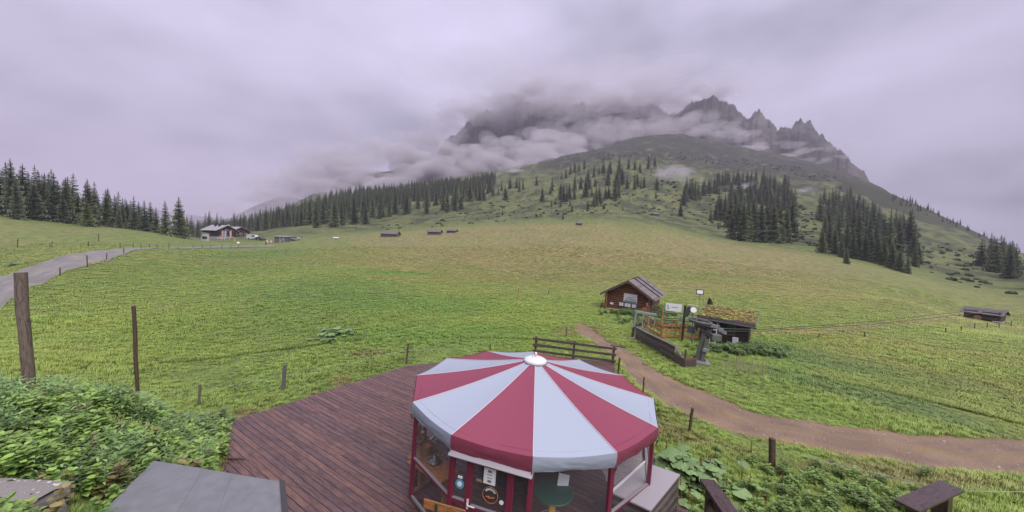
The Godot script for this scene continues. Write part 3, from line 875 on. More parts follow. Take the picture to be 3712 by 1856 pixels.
func materials() -> void:
	var wood := wood_tex(3)
	var fine := grey_tex(512, 512, 26.0, 26.0, 0.58, 1.0, 8, 5)
	var speck := grey_tex(512, 512, 60.0, 60.0, 0.35, 1.0, 9, 3)
	var broad := grey_tex(256, 256, 5.0, 5.0, 0.72, 1.0, 10, 4)
	var faded := grey_tex(256, 256, 2.2, 2.2, 0.92, 1.0, 31, 3)
	M.turf = mat("turf", Color.WHITE, 0.95, fine, Vector3.ONE * 0.37, true, 1.8)
	M.turf.vertex_color_use_as_albedo = true
	M.turf.detail_enabled = true
	M.turf.detail_blend_mode = BaseMaterial3D.BLEND_MODE_MUL
	M.turf.detail_albedo = broad
	M.turf.detail_uv_layer = BaseMaterial3D.DETAIL_UV_2
	M.turf.uv2_triplanar = true
	M.turf.uv2_world_triplanar = true
	M.turf.uv2_scale = Vector3.ONE * 0.021
	M.rock = mat("rock", Color.WHITE, 0.95, speck, Vector3.ONE * 0.006, true, 900.0)
	M.rock.vertex_color_use_as_albedo = true
	M.ridge_green = mat("ridge_green", lin(0.36, 0.36, 0.36), 0.95)
	M.ridge_green.vertex_color_use_as_albedo = true
	M.gravel = mat("gravel", lin(0.52, 0.48, 0.49), 0.9, speck, Vector3.ONE * 0.7, true, 0.9)
	M.earth = mat("earth", lin(0.54, 0.36, 0.25), 0.85, speck, Vector3.ONE * 0.45, true, 1.2)
	for k in ['gravel', 'earth']: M[k].vertex_color_use_as_albedo = true
	M.puddle = mat("puddle", lin(0.12, 0.07, 0.045), 0.12)
	M.stone = mat("lichened_stone", lin(0.46, 0.43, 0.43), 0.95, speck, Vector3.ONE * 2.2, true, 0.4)
	M.lichen = mat('lichen', lin(0.42, 0.41, 0.39), 0.95)
	M.moss = mat("moss", lin(0.06, 0.07, 0.03), 0.95, speck, Vector3.ONE * 5.0, true, 0.3)
	for k in [["needle", 0.85], ["grass", 0.7], ["weed", 0.55], ["fern", 0.6]]:
		var m := mat(k[0], Color.WHITE, k[1])
		m.vertex_color_use_as_albedo = true
		M[k[0]] = m
	M.fern.albedo_color = lin(0.10, 0.21, 0.045)
	for k in ["grass", "weed", "fern"]:
		M[k].backlight_enabled = true
		M[k].backlight = Color(0.55, 0.55, 0.55)
	M.needles = []
	for c in [Color(1.0, 1.0, 1.0), Color(0.80, 0.86, 0.84), Color(1.22, 1.20, 0.98)]:
		var m := mat('needle', Color(c.r, c.g, c.b).linear_to_srgb(), 0.85)
		m.vertex_color_use_as_albedo = true
		M.needles.append(m)
	M.bark = mat("bark", lin(0.09, 0.07, 0.055), 0.95)
	# deck boards, wet: several tones of the same stained larch
	M.boards = []
	for c in [[0.092, 0.047, 0.045], [0.118, 0.062, 0.055], [0.078, 0.043, 0.046], [0.100, 0.052, 0.046], [0.068, 0.040, 0.046], [0.135, 0.070, 0.055], [0.088, 0.052, 0.052]]:
		M.boards.append(mat("deck_board", lin(lerpf(c[0], 0.098, 0.35) * 1.68, lerpf(c[1], 0.054, 0.35) * 1.66, lerpf(c[2], 0.050, 0.35) * 1.66), 0.42, wood, Vector3(0.28, 1.1, 1.0), false, 0.3))
	M.dark_fill = mat("dark_fill", lin(0.035, 0.025, 0.022), 0.9)  # near-black filler, also on the light-blocking slab added below the deck
	M.logs = []
	for c in [[0.27, 0.10, 0.055], [0.33, 0.13, 0.07], [0.21, 0.085, 0.05], [0.26, 0.115, 0.07]]:
		M.logs.append(mat("log", lin(c[0], c[1], c[2]), 0.75, wood, Vector3(0.3, 1.5, 1), false, 1.0))
	M.log_end = mat("log_end", lin(0.52, 0.26, 0.13), 0.8, wood, Vector3(1, 4, 1))
	M.shingle = []
	for c in [0.20, 0.24, 0.17]:
		M.shingle.append(mat("shingle", lin(c * 1.04, c * 0.94, c), 0.8, wood, Vector3(0.6, 2.2, 1), false, 1.0))
	M.grey_wood = mat("grey_wood", lin(0.20, 0.18, 0.18), 0.85, wood, Vector3(0.4, 1.6, 1), false, 0.8)
	M.post_wood = mat("post_wood", lin(0.21, 0.165, 0.135), 0.85, wood, Vector3(0.5, 2.2, 1), false, 1.2)
	M.brown_post = mat("brown_post", lin(0.12, 0.075, 0.055), 0.85, wood, Vector3(0.5, 2.2, 1), false, 1.2)
	M.dark_wood = mat("dark_wood", lin(0.060, 0.036, 0.030), 0.75, wood, Vector3(0.35, 1.5, 1), false, 0.8)
	M.fence_wood = mat("fence_wood", lin(0.115, 0.082, 0.072), 0.8, wood, Vector3(0.35, 1.5, 1), false, 0.8)
	M.wall_plank = mat("wall_plank", lin(0.165, 0.115, 0.105), 0.8, wood, Vector3(0.3, 1.4, 1), false, 0.8)
	M.orange_wood = mat("orange_wood", lin(0.58, 0.27, 0.115), 0.7, wood, Vector3(0.35, 1.5, 1), false, 0.5)
	M.bench_wood = mat("bench_wood", lin(0.50, 0.22, 0.085), 0.45, wood, Vector3(0.6, 2.0, 1), false, 0.3)
	M.rail_wood = mat("rail_wood", lin(0.088, 0.052, 0.052), 0.33, wood, Vector3(0.7, 2.0, 1), false, 0.6)
	M.tub_wood = mat("tub_wood", lin(0.40, 0.24, 0.14), 0.7, wood, Vector3(1.0, 3.0, 1), false, 0.5)
	M.maroon = mat("maroon_canvas", lin(0.205, 0.036, 0.072), 0.5)
	M.white_canvas = mat("pale_canvas", lin(0.295, 0.335, 0.425), 0.5)
	for k in ["maroon", "white_canvas"]:
		M[k].backlight_enabled = true
		M[k].backlight = Color(0.25, 0.25, 0.25)
	M.frame = mat("maroon_frame", lin(0.145, 0.018, 0.045), 0.35)
	M.seam = mat("seam", lin(0.45, 0.42, 0.47), 0.6)
	M.alu = mat("aluminium", lin(0.27, 0.25, 0.28), 0.45)
	M.alu.metallic = 0.3
	M.steel = mat("galvanised", lin(0.33, 0.35, 0.38), 0.5, broad, Vector3.ONE * 2.0, true)
	M.steel.metallic = 0.25
	M.mast = mat("mast_paint", lin(0.165, 0.175, 0.155), 0.5, broad, Vector3.ONE * 1.5, true)
	M.machine = mat("machine_grey", lin(0.11, 0.105, 0.105), 0.55, broad, Vector3.ONE * 2.0, true)
	M.iron = mat("dark_iron", lin(0.045, 0.045, 0.05), 0.55)
	M.white = mat("white_paint", lin(0.60, 0.59, 0.62), 0.55)
	M.paper = mat("paper", lin(0.66, 0.66, 0.70), 0.8)
	M.ink = mat("ink", lin(0.05, 0.05, 0.06), 0.8)
	M.slate_ink = mat("slate_ink", lin(0.12, 0.14, 0.17), 0.7)
	M.blue_print = mat("blue_print", lin(0.10, 0.28, 0.42), 0.5)
	M.green_print = mat("green_print", lin(0.10, 0.24, 0.20), 0.6)
	M.orange_print = mat("orange_print", lin(0.60, 0.18, 0.06), 0.6)
	M.dark_glass = mat("dark_glass", lin(0.03, 0.035, 0.04), 0.1)
	M.rubber = mat("rubber", lin(0.02, 0.02, 0.02), 0.8)
	M.wire = mat("fence_wire", lin(0.26, 0.30, 0.25), 0.6)
	M.cable = mat("steel_cable", lin(0.05, 0.055, 0.05), 0.6)
	M.felt = mat("roofing_felt", lin(0.150, 0.157, 0.176), 0.7, faded, Vector3.ONE * 0.3, true)
	M.felt_edge = mat("felt_edge", lin(0.035, 0.033, 0.04), 0.7)
	M.lid = mat("grey_sheet", lin(0.29, 0.27, 0.31), 0.35)
	M.green_top = mat("green_table", lin(0.018, 0.085, 0.062), 0.4, broad, Vector3.ONE * 3.0, true)
	M.yellow = mat("yellow_paint", lin(0.62, 0.33, 0.02), 0.5)
	M.tin = mat("dull_tin", lin(0.16, 0.155, 0.165), 0.35)
	M.tin.metallic = 0.6
	M.car_white = mat("car_white", lin(0.50, 0.51, 0.54), 0.3)
	M.car_dark = mat("car_dark", lin(0.06, 0.06, 0.07), 0.3)
	M.car_blue = mat("car_blue", lin(0.10, 0.17, 0.32), 0.3)
	M.car_grey = mat("car_grey", lin(0.27, 0.29, 0.31), 0.3)
	M.house_roof = mat("house_roof", lin(0.25, 0.25, 0.29), 0.7)
	M.render = mat("white_render", lin(0.34, 0.33, 0.35), 0.9)
	M.flag_red = mat("flag_red", lin(0.52, 0.10, 0.10), 0.8)
	M.flag_blue = mat("flag_blue", lin(0.16, 0.24, 0.45), 0.8)
	for k in [["clear_pane", 0.05], ["clear_film", 0.22]]:
		var m := StandardMaterial3D.new()
		m.resource_name = k[0]
		m.transparency = BaseMaterial3D.TRANSPARENCY_ALPHA
		m.albedo_color = Color(0.75, 0.75, 0.8, k[1])
		m.roughness = 0.06
		m.metallic_specular = 0.2
		m.cull_mode = BaseMaterial3D.CULL_DISABLED
		M[k[0]] = m

# ------------------------------------------------------------------ land
func land() -> void:
	var lush := Color(0.165, 0.290, 0.066)
	for s in [[Vector3(-10.84, 0.24, -34.25), 11.0, 6.0, 0.25, lush, 0.75], [Vector3(-20.64, 0.74, -39.80), 9.0, 9.0, 0.0, lush, 0.6], [Vector3(-3.59, -0.09, -24.54), 8.0, 3.5, 0.2, lush, 0.6], [Vector3(-19.37, 0.84, -57.72), 11.0, 2.6, 0.35, Color(0.15, 0.33, 0.05), 0.8], [Vector3(-3.67, 0.41, -58.97), 14.0, 4.0, 0.1, Color(0.30, 0.29, 0.08), 0.6], [Vector3(-50.13, 0.92, -65.54), 22.0, 7.0, 0.4, Color(0.30, 0.30, 0.10), 0.55], [Vector3(26.48, 0.78, -75.88), 22.0, 6.0, -0.3, Color(0.25, 0.31, 0.07), 0.5], [Vector3(50.26, 0.18, -56.71), 26.0, 4.0, -0.5, Color(0.36, 0.32, 0.12), 0.4], [Vector3(52.63, 0.82, -77.03), 26.0, 4.0, -0.4, Color(0.23, 0.30, 0.07), 0.6], [Vector3(18.71, 0.05, -21.63), 8.0, 2.6, -0.9, Color(0.10, 0.19, 0.07), 0.65], [Vector3(16.28, 0.11, -15.63), 4.0, 1.3, -0.9, Color(0.10, 0.19, 0.07), 0.6], [Vector3(27.63, 0.03, -25.44), 12.0, 4.0, -0.9, Color(0.30, 0.31, 0.09), 0.45], [Vector3(23.60, 0.11, -18.71), 8.0, 3.5, -0.9, Color(0.29, 0.29, 0.09), 0.4], [Vector3(-7.09, -0.32, -15.54), 1.6, 0.5, -0.95, Color(0.24, 0.17, 0.10), 0.7], [Vector3(-7.59, -0.36, -14.20), 0.9, 0.4, -0.95, Color(0.26, 0.18, 0.10), 0.7], [Vector3(-7.84, -0.16, -19.77), 1.4, 0.7, 0.0, Color(0.21, 0.15, 0.10), 0.5], [Vector3(4.67, -0.04, -26.19), 2.6, 1.6, 0.4, Color(0.25, 0.20, 0.10), 0.6], [Vector3(-9.17, -0.35, -12.45), 1.0, 0.5, -0.9, Color(0.24, 0.17, 0.10), 0.7], [Vector3(5.93, -0.17, -12.54), 3.4, 0.8, -0.7, Color(0.26, 0.20, 0.10), 0.6], [Vector3(10.37, 0.11, -12.62), 5.0, 0.6, -0.25, Color(0.24, 0.20, 0.09), 0.6], [Vector3(11.75, 0.07, -10.03), 4.0, 0.5, -0.1, Color(0.25, 0.19, 0.11), 0.6]]:
		swathes.append([Vector2(s[0].x, s[0].z), Vector2(s[1], s[2]), s[3], s[4], s[5]])
	var way := [Vector3(18.29, -0.00, -27.27), Vector3(22.89, 0.00, -28.46), Vector3(30.40, -0.01, -31.31), Vector3(41.32, -0.21, -36.34), Vector3(78.11, -3.35, -60.45), Vector3(94.65, -3.25, -64.39)]
	for k in way.size() - 1:
		trodden.append([Vector2(way[k].x, way[k].z), Vector2(way[k + 1].x, way[k + 1].z), 0.55, Color(0.36, 0.32, 0.15)])
	way = [Vector3(-65.16, 4.78, -133.56), Vector3(-34.87, 2.29, -87.61), Vector3(-21.53, 1.63, -81.52), Vector3(-8.84, 1.04, -74.33), Vector3(0.28, 0.57, -66.56)]
	for k in way.size() - 1:
		trodden.append([Vector2(way[k].x, way[k].z), Vector2(way[k + 1].x, way[k + 1].z), 0.9, Color(0.22, 0.31, 0.06)])
	deck_poly = PackedVector2Array([Vector2(-9.67, -12.19), Vector2(-5.23, -18.23)])
	deck_poly = PackedVector2Array([Vector2(-9.26, -11.66), Vector2(-5.07, -17.66), Vector2(-1.5, -19.2), Vector2(1.4, -20.25), Vector2(5.85, -19.45), Vector2(5.2, -17.0), Vector2(4.75, -12.5), Vector2(4.4, -7.0), Vector2(3.2, -4.6), Vector2(-4.6, -4.2), Vector2(-6.4, -7.4), Vector2(-7.53, -9.34)])
	var tu := [Vector3(5.81, -0.00, -30.16), Vector3(6.01, -0.00, -29.14), Vector3(6.67, -0.01, -27.22), Vector3(6.99, -0.03, -23.98), Vector3(7.64, -0.04, -21.48), Vector3(7.84, -0.06, -19.05), Vector3(8.26, -0.06, -17.65), Vector3(8.87, -0.04, -16.37), Vector3(9.37, 0.01, -15.19), Vector3(9.72, 0.06, -14.05), Vector3(10.22, 0.10, -13.36), Vector3(11.08, 0.11, -13.21), Vector3(11.77, 0.11, -13.06), Vector3(13.47, 0.11, -12.85), Vector3(14.60, 0.10, -12.61), Vector3(16.34, 0.11, -12.52), Vector3(18.56, 0.10, -12.61), Vector3(21.07, 0.09, -12.62), Vector3(24.77, 0.12, -12.69), Vector3(34.37, 0.30, -12.54)]
	var tl := [Vector3(5.55, -0.01, -29.66), Vector3(4.65, -0.04, -26.41), Vector3(5.01, -0.05, -24.61), Vector3(5.68, -0.06, -22.97), Vector3(6.05, -0.10, -20.19), Vector3(5.86, -0.14, -17.56), Vector3(5.94, -0.16, -15.93), Vector3(6.25, -0.15, -14.75), Vector3(6.83, -0.12, -13.69), Vector3(7.35, -0.07, -12.76), Vector3(7.95, -0.01, -12.15), Vector3(8.94, 0.07, -11.61), Vector3(9.49, 0.09, -11.24), Vector3(10.86, 0.08, -10.66), Vector3(11.83, 0.08, -10.48), Vector3(12.62, 0.07, -10.16), Vector3(13.59, 0.06, -10.06), Vector3(15.26, 0.06, -9.94), Vector3(18.15, 0.05, -9.79), Vector3(24.64, 0.10, -9.29)]
	var ru := [Vector3(-36.45, 1.05, -19.34), Vector3(-47.66, 0.54, -28.73), Vector3(-54.08, 0.63, -37.70), Vector3(-57.64, 0.95, -41.75), Vector3(-59.24, 1.54, -45.07), Vector3(-61.87, 2.19, -49.64), Vector3(-71.25, 2.20, -60.29), Vector3(-74.49, 2.29, -67.16), Vector3(-77.65, 2.34, -74.01), Vector3(-81.65, 2.20, -87.89), Vector3(-90.61, 1.84, -111.87), Vector3(-90.79, 1.98, -126.52), Vector3(-85.03, 2.41, -127.79)]
	var rl := [Vector3(-18.74, 1.80, -9.92), Vector3(-23.26, 1.20, -13.99), Vector3(-36.01, 0.44, -25.09), Vector3(-42.85, 0.66, -31.80), Vector3(-48.51, 1.12, -38.46), Vector3(-51.66, 1.54, -43.46), Vector3(-54.96, 1.85, -48.43), Vector3(-61.31, 2.04, -56.35), Vector3(-72.26, 2.19, -68.87), Vector3(-77.89, 2.06, -83.84), Vector3(-84.56, 1.73, -104.41), Vector3(-83.95, 1.85, -116.98), Vector3(-77.78, 2.22, -116.91)]
	for k in [[tu, tl], [ru, rl]]:
		var p := PackedVector2Array()
		for q in k[0]: p.append(Vector2(q.x, q.z))
		for q in range(k[1].size() - 1, -1, -1): p.append(Vector2(k[1][q].x, k[1][q].z))
		if track_poly.is_empty(): track_poly = p
		else: road_poly = p
	keep_clear = [deck_poly, track_poly, road_poly]
	polar_sheet("ground", -82, 82, 500, 1.2, 1250, 360, M.turf)
	strip("dirt_track", tu, tl, M.earth, 0.02, 14, 0.5)
	strip("gravel_road", ru, rl, M.gravel, 0.05, 10, 1.2)
	var mb := MB.new()
	var pp := PackedVector2Array()
	for k in 20:
		var a := TAU * k / 20.0
		var r := 0.62 + 0.16 * sin(a * 3.0 + 1.0) + 0.08 * sin(a * 5.0)
		pp.append(Vector2(cos(a) * r * 0.75, sin(a) * r))
	mb.slab(pp, -0.05, 0.0)
	single("puddle", mb, M.puddle, on_ground(Vector3(6.76, -0.01, -26.98), 0.035), "", "", "", "structure")

func far_ridges() -> void:
	ridge("mountain", [Vector2(-13.12, 0.1981), Vector2(-12.29, 0.2367), Vector2(-11.14, 0.2759), Vector2(-9.35, 0.2980), Vector2(-7.26, 0.3355), Vector2(-4.51, 0.3606), Vector2(1.73, 0.3786), Vector2(7.32, 0.3858), Vector2(15.73, 0.3800), Vector2(18.04, 0.3688), Vector2(19.71, 0.3744), Vector2(21.40, 0.3533), Vector2(24.31, 0.3558), Vector2(25.30, 0.3674), Vector2(26.58, 0.3585), Vector2(28.51, 0.3689), Vector2(30.67, 0.3516), Vector2(32.35, 0.3174), Vector2(32.90, 0.3259), Vector2(33.55, 0.3276), Vector2(34.17, 0.3185), Vector2(34.89, 0.3048), Vector2(35.65, 0.2850), Vector2(36.47, 0.2844), Vector2(37.08, 0.2792), Vector2(37.54, 0.2831), Vector2(37.93, 0.2827), Vector2(38.56, 0.2766), Vector2(38.94, 0.2763), Vector2(39.82, 0.2561), Vector2(40.95, 0.2413), Vector2(42.05, 0.2220), Vector2(43.17, 0.1873), Vector2(43.95, 0.1699), Vector2(44.59, 0.1468), Vector2(45.91, 0.1233), Vector2(48.05, 0.0911), Vector2(50.31, 0.0561)], 1130, 1480, 0.13, 1.0, 1.0, M.rock, 620, 90)
	ridge("hill_shoulder", [Vector2(-29.06, 0.0468), Vector2(-26.92, 0.1310), Vector2(-25.16, 0.1581), Vector2(-21.98, 0.1704), Vector2(-18.94, 0.1833), Vector2(-15.82, 0.2128), Vector2(-13.78, 0.2343), Vector2(-12.30, 0.2420), Vector2(-10.48, 0.2470), Vector2(-7.39, 0.2436), Vector2(0.17, 0.2343)], 1250, 1560, 0.03, 0.7, 0.35, M.rock, 160, 30)
	ridge("wooded_ridge", [Vector2(42.22, 0.1666), Vector2(44.26, 0.1512), Vector2(46.19, 0.1290), Vector2(48.87, 0.0962), Vector2(50.25, 0.0780), Vector2(52.06, 0.0538), Vector2(53.74, 0.0307), Vector2(55.51, 0.0056), Vector2(56.75, -0.0114), Vector2(58.28, -0.0325)], 470, 640, 0.0, 0.4, 0.02, M.ridge_green, 140, 20)
	ridge("far_hill", [Vector2(-39.02, 0.0039), Vector2(-38.26, 0.0325), Vector2(-37.07, 0.0481), Vector2(-35.85, 0.0633), Vector2(-33.72, 0.0851), Vector2(-32.39, 0.0912), Vector2(-30.54, 0.0878), Vector2(-23.49, 0.0787)], 3300, 3700, 0.0, 0.4, 0.15, M.rock, 120, 16)
	ridge("far_hill", [Vector2(-35.81, 0.0069), Vector2(-33.26, 0.0536), Vector2(-30.54, 0.0859), Vector2(-28.63, 0.1035), Vector2(-26.90, 0.1094), Vector2(-23.52, 0.1090), Vector2(-17.97, 0.1066)], 2200, 2500, 0.0, 0.4, 0.15, M.rock, 120, 16)
	ridge("far_hill", [Vector2(-56.29, 0.0097), Vector2(-52.41, 0.0356), Vector2(-49.11, 0.0490), Vector2(-46.83, 0.0482), Vector2(-44.01, 0.0408), Vector2(-41.26, 0.0352), Vector2(-37.46, 0.0300), Vector2(-33.23, 0.0185)], 5600, 6000, -0.01, 0.4, 0.1, M.rock, 120, 12)
	ridge("far_hill", [Vector2(-45.29, -0.0174), Vector2(-43.34, -0.0000), Vector2(-39.78, 0.0109), Vector2(-36.64, 0.0115), Vector2(-33.23, 0.0166), Vector2(-30.47, 0.0165)], 520, 640, -0.03, 0.4, 0.0, M.rock, 80, 8)

# ------------------------------------------------------------------ trees
func forests() -> void:
	for k in 5:
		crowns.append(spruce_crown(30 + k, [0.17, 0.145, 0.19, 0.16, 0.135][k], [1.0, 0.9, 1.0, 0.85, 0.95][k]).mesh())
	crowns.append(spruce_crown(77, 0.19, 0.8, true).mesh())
	trunk = trunk_mesh().mesh()
	for kk in 18:
		var k := kk % 6
		var m := ArrayMesh.new()
		spruce_crown(30 + k, [0.17, 0.145, 0.19, 0.16, 0.135, 0.18][k], 0.8).add_to(m)
		trunk_mesh().add_to(m)
		m.surface_set_material(0, M.needles[kk / 6])
		m.surface_set_material(1, M.bark)
		whole.append(m)
	# the two that stand alone at the right end of the left-hand wood
	var alone := [Vector3(-130.7, -135.0, 13.4), Vector3(-123.6, -133.0, 15.6)]
	plant(Vector3(alone[0].x, 0, alone[0].y), 1, alone[0].z, true, "shorter of the two lone spruces left of the chalet", "")
	plant(Vector3(alone[1].x, 0, alone[1].y), 0, alone[1].z, true, "taller and rightmost of the two lone spruces left of the chalet", "")
	var lar := [Vector3(-148.4, -125.0, 9.8), Vector3(-144.7, -140.0, 7.0)]
	plant(Vector3(lar[0].x, 0, lar[0].y), 5, lar[0].z, true, "pale green larch at the front edge of the left-hand spruce wood", "")
	plant(Vector3(lar[1].x, 0, lar[1].y), 5, lar[1].z, true, "short pale green larch near the right end of the left-hand wood", "")
	var wood := [Vector3(-164.1, -112.0, 16.4), Vector3(-165.9, -116.0, 15.9), Vector3(-159.0, -114.0, 18.9), Vector3(-171.9, -122.0, 17.9), Vector3(-164.0, -120.0, 18.1), Vector3(-167.1, -124.0, 16.0), Vector3(-161.1, -122.0, 16.3), Vector3(-167.0, -128.0, 16.8), Vector3(-163.1, -126.0, 16.8), Vector3(-158.7, -124.0, 17.1), Vector3(-164.6, -130.0, 15.2), Vector3(-157.0, -126.0, 16.4), Vector3(-160.9, -130.0, 17.1), Vector3(-164.3, -134.0, 14.8), Vector3(-157.5, -130.0, 11.7), Vector3(-157.3, -132.0, 15.8), Vector3(-153.7, -130.0, 17.3), Vector3(-158.4, -136.0, 14.2), Vector3(-161.7, -140.0, 10.2), Vector3(-154.3, -136.0, 14.4), Vector3(-159.3, -142.0, 10.4), Vector3(-153.1, -138.0, 12.9), Vector3(-152.5, -140.0, 12.3), Vector3(-152.9, -142.0, 11.9), Vector3(-145.9, -138.0, 13.5), Vector3(-150.3, -144.0, 12.2), Vector3(-143.8, -140.0, 12.7), Vector3(-144.6, -143.0, 12.7), Vector3(-141.4, -142.0, 10.6), Vector3(-146.8, -136.0, 3.4), Vector3(-152.1, -110.0, 13.6), Vector3(-157.5, -118.0, 12.7), Vector3(-155.6, -124.0, 9.9), Vector3(-152.3, -130.0, 7.7), Vector3(-147.3, -134.0, 8.1)]
	for q in wood:
		plant(Vector3(q.x, 0, q.y), rng.randi() % 5, q.z, true, ("far left spruce" if q.x / -q.y < -1.27 else "spruce in the middle" if q.x / -q.y < -1.12 else "spruce in the right half") + " of the wood along the upper left pasture, " + ("front row" if -q.y < 127.0 else "farther back"), "spruces of the left-hand wood")
	var hill := [Vector3(-8.8, -371.2, 16.3), Vector3(-5.5, -440.1, 16.4), Vector3(-15.0, -422.3, 13.0), Vector3(-17.6, -400.4, 9.7), Vector3(5.3, -402.7, 16.8), Vector3(10.1, -418.2, 14.7), Vector3(2.3, -450.6, 13.9), Vector3(28.4, -466.3, 16.4), Vector3(24.6, -314.3, 13.8), Vector3(36.6, -367.6, 9.7), Vector3(41.2, -393.8, 17.3), Vector3(43.0, -331.1, 17.5), Vector3(42.9, -311.1, 15.1), Vector3(51.0, -333.7, 15.4), Vector3(45.4, -309.4, 13.6), Vector3(62.2, -373.4, 18.8), Vector3(55.3, -330.3, 13.8), Vector3(69.2, -376.0, 17.3), Vector3(65.8, -330.6, 21.1), Vector3(73.9, -362.2, 20.7), Vector3(63.9, -332.1, 8.8), Vector3(83.8, -375.1, 11.5), Vector3(72.6, -337.1, 7.4), Vector3(61.9, -270.4, 16.1), Vector3(66.7, -280.8, 15.4), Vector3(59.3, -266.6, 11.7), Vector3(98.5, -450.3, 17.7), Vector3(118.6, -485.0, 17.0), Vector3(110.2, -473.5, 13.5), Vector3(101.8, -394.2, 21.6), Vector3(116.2, -442.1, 18.4), Vector3(78.7, -310.3, 10.9), Vector3(81.2, -309.5, 13.6), Vector3(85.8, -306.3, 20.9), Vector3(90.2, -312.5, 16.5), Vector3(125.4, -435.1, 23.8), Vector3(109.1, -384.6, 19.4), Vector3(116.7, -392.0, 21.5), Vector3(115.2, -368.3, 17.0), Vector3(153.6, -489.8, 18.2), Vector3(158.1, -477.1, 17.7), Vector3(157.2, -454.3, 14.9), Vector3(179.8, -487.9, 18.1), Vector3(185.3, -479.5, 16.8), Vector3(120.8, -361.8, 18.2), Vector3(129.9, -381.0, 15.9), Vector3(130.5, -363.3, 14.3), Vector3(127.0, -362.6, 9.6), Vector3(139.7, -353.8, 14.0), Vector3(126.7, -322.0, 8.5), Vector3(34.5, -300.4, 5.3), Vector3(36.1, -278.5, 6.1), Vector3(40.2, -247.7, 7.1), Vector3(28.4, -206.2, 5.0), Vector3(53.5, -259.7, 7.4), Vector3(62.9, -250.9, 5.0), Vector3(-7.6, -247.2, 4.4), Vector3(21.0, -249.9, 2.5), Vector3(76.0, -250.4, 3.3), Vector3(44.6, -286.0, 5.7), Vector3(29.5, -282.4, 6.2), Vector3(64.8, -499.8, 13.1), Vector3(71.9, -508.3, 14.5), Vector3(80.4, -524.5, 16.1), Vector3(88.0, -532.7, 17.5), Vector3(95.8, -540.6, 17.7), Vector3(104.7, -547.0, 16.7)]
	for q in hill:
		plant(Vector3(q.x, 0, q.y), rng.randi() % 5, q.z, false, ("tall" if q.z > 13.0 else "short") + " spruce on the " + ("left" if q.x / -q.y < 0.16 else "right" if q.x / -q.y > 0.28 else "middle") + ("part of the open slope, low down" if -q.y < 300.0 else " part of the open slope, high up").replace("slope,", "slope below the dark shoulder,").replace("part of", " part of").replace("  ", " "), "spruces scattered on the slope")
	# the two dense stands right of centre
	var front := [Vector3(116.2, -250.1, 11.0), Vector3(120.3, -210.3, 4.2), Vector3(135.1, -245.8, 9.2), Vector3(109.9, -175.0, 21.6), Vector3(111.1, -173.3, 22.6), Vector3(114.1, -173.7, 21.1), Vector3(117.1, -173.9, 22.7), Vector3(120.3, -174.1, 21.5), Vector3(124.8, -175.8, 22.5), Vector3(127.6, -175.6, 20.9), Vector3(132.0, -177.0, 21.9), Vector3(136.0, -178.1, 19.7), Vector3(143.8, -185.2, 22.5), Vector3(111.4, -180.7, 18.4), Vector3(167.6, -278.5, 20.2), Vector3(163.3, -277.4, 18.9), Vector3(154.9, -269.0, 17.2), Vector3(146.6, -260.6, 14.9)]
	var nth := ["first", "second", "third", "fourth", "fifth", "sixth", "seventh", "eighth", "ninth", "tenth", "eleventh", "twelfth", "thirteenth", "fourteenth", "fifteenth", "sixteenth", "seventeenth", "eighteenth", "nineteenth", "twentieth"]
	var rank := 0
	front.sort_custom(func(u, v): return u.x / -u.y < v.x / -v.y)
	for q in front:
		rank += 1
		plant(Vector3(q.x, 0, q.y), rng.randi() % 5, q.z, true, nth[rank - 1] + " spruce from the left along the lower edge of the dense stand right of centre", "front spruces of the dense stand")
	var small := [Vector3(113.5, -121.4, 6.2), Vector3(128.4, -148.5, 10.5)]
	plant(Vector3(small[0].x, 0, small[0].y), 2, small[0].z, true, "small spruce standing out lowest in front of the second stand", "")
	plant(Vector3(small[1].x, 0, small[1].y), 0, small[1].z, true, "spruce at the lower left corner of the second stand, by the gully", "")
	var front2 := [Vector3(130.6, -142.1, 8.2), Vector3(135.7, -142.5, 13.3), Vector3(138.6, -143.2, 12.4), Vector3(138.2, -140.1, 11.2), Vector3(138.9, -138.3, 12.3), Vector3(139.9, -136.8, 11.5), Vector3(141.4, -135.8, 11.2), Vector3(139.1, -130.8, 10.2), Vector3(138.4, -127.7, 9.1), Vector3(138.9, -125.3, 7.8), Vector3(174.5, -153.4, 9.2), Vector3(164.5, -146.1, 9.4), Vector3(133.6, -148.3, 11.5), Vector3(142.7, -161.4, 13.9), Vector3(141.6, -151.6, 15.1), Vector3(184.3, -164.7, 12.8), Vector3(149.6, -142.0, 13.2)]
	rank = 0
	front2.sort_custom(func(u, v): return u.x / -u.y < v.x / -v.y)
	for q in front2:
		rank += 1
		plant(Vector3(q.x, 0, q.y), rng.randi() % 5, q.z, true, nth[rank - 1] + " spruce from the left along the lower edge of the stand right of the gully", "front spruces of the second stand")
	var spots := fill([Vector2(116.50, -188.37), Vector2(149.26, -191.78), Vector2(206.18, -262.98), Vector2(259.36, -332.97), Vector2(299.50, -392.83), Vector2(294.47, -413.59), Vector2(266.57, -405.80), Vector2(205.92, -347.53), Vector2(146.45, -264.54)], 62, 4.2, 4)
	for q in spots:
		plant(Vector3(q.x, 0, q.y), rng.randi() % 5, rng.randf_range(15, 25), false, "spruce inside the dense stand right of centre, " + placed(q, spots), "spruces inside the dense stand")
	spots = fill([Vector2(128.79, -286.02), Vector2(156.51, -336.34), Vector2(197.90, -385.29), Vector2(274.01, -439.98), Vector2(264.27, -416.52), Vector2(204.49, -366.06), Vector2(158.82, -321.71)], 26, 4.0, 5)
	for q in spots:
		plant(Vector3(q.x, 0, q.y), rng.randi() % 5, rng.randf_range(16, 20), false, "spruce of the band rising behind the dense stand, " + placed(q, spots), "spruces of the upper band")
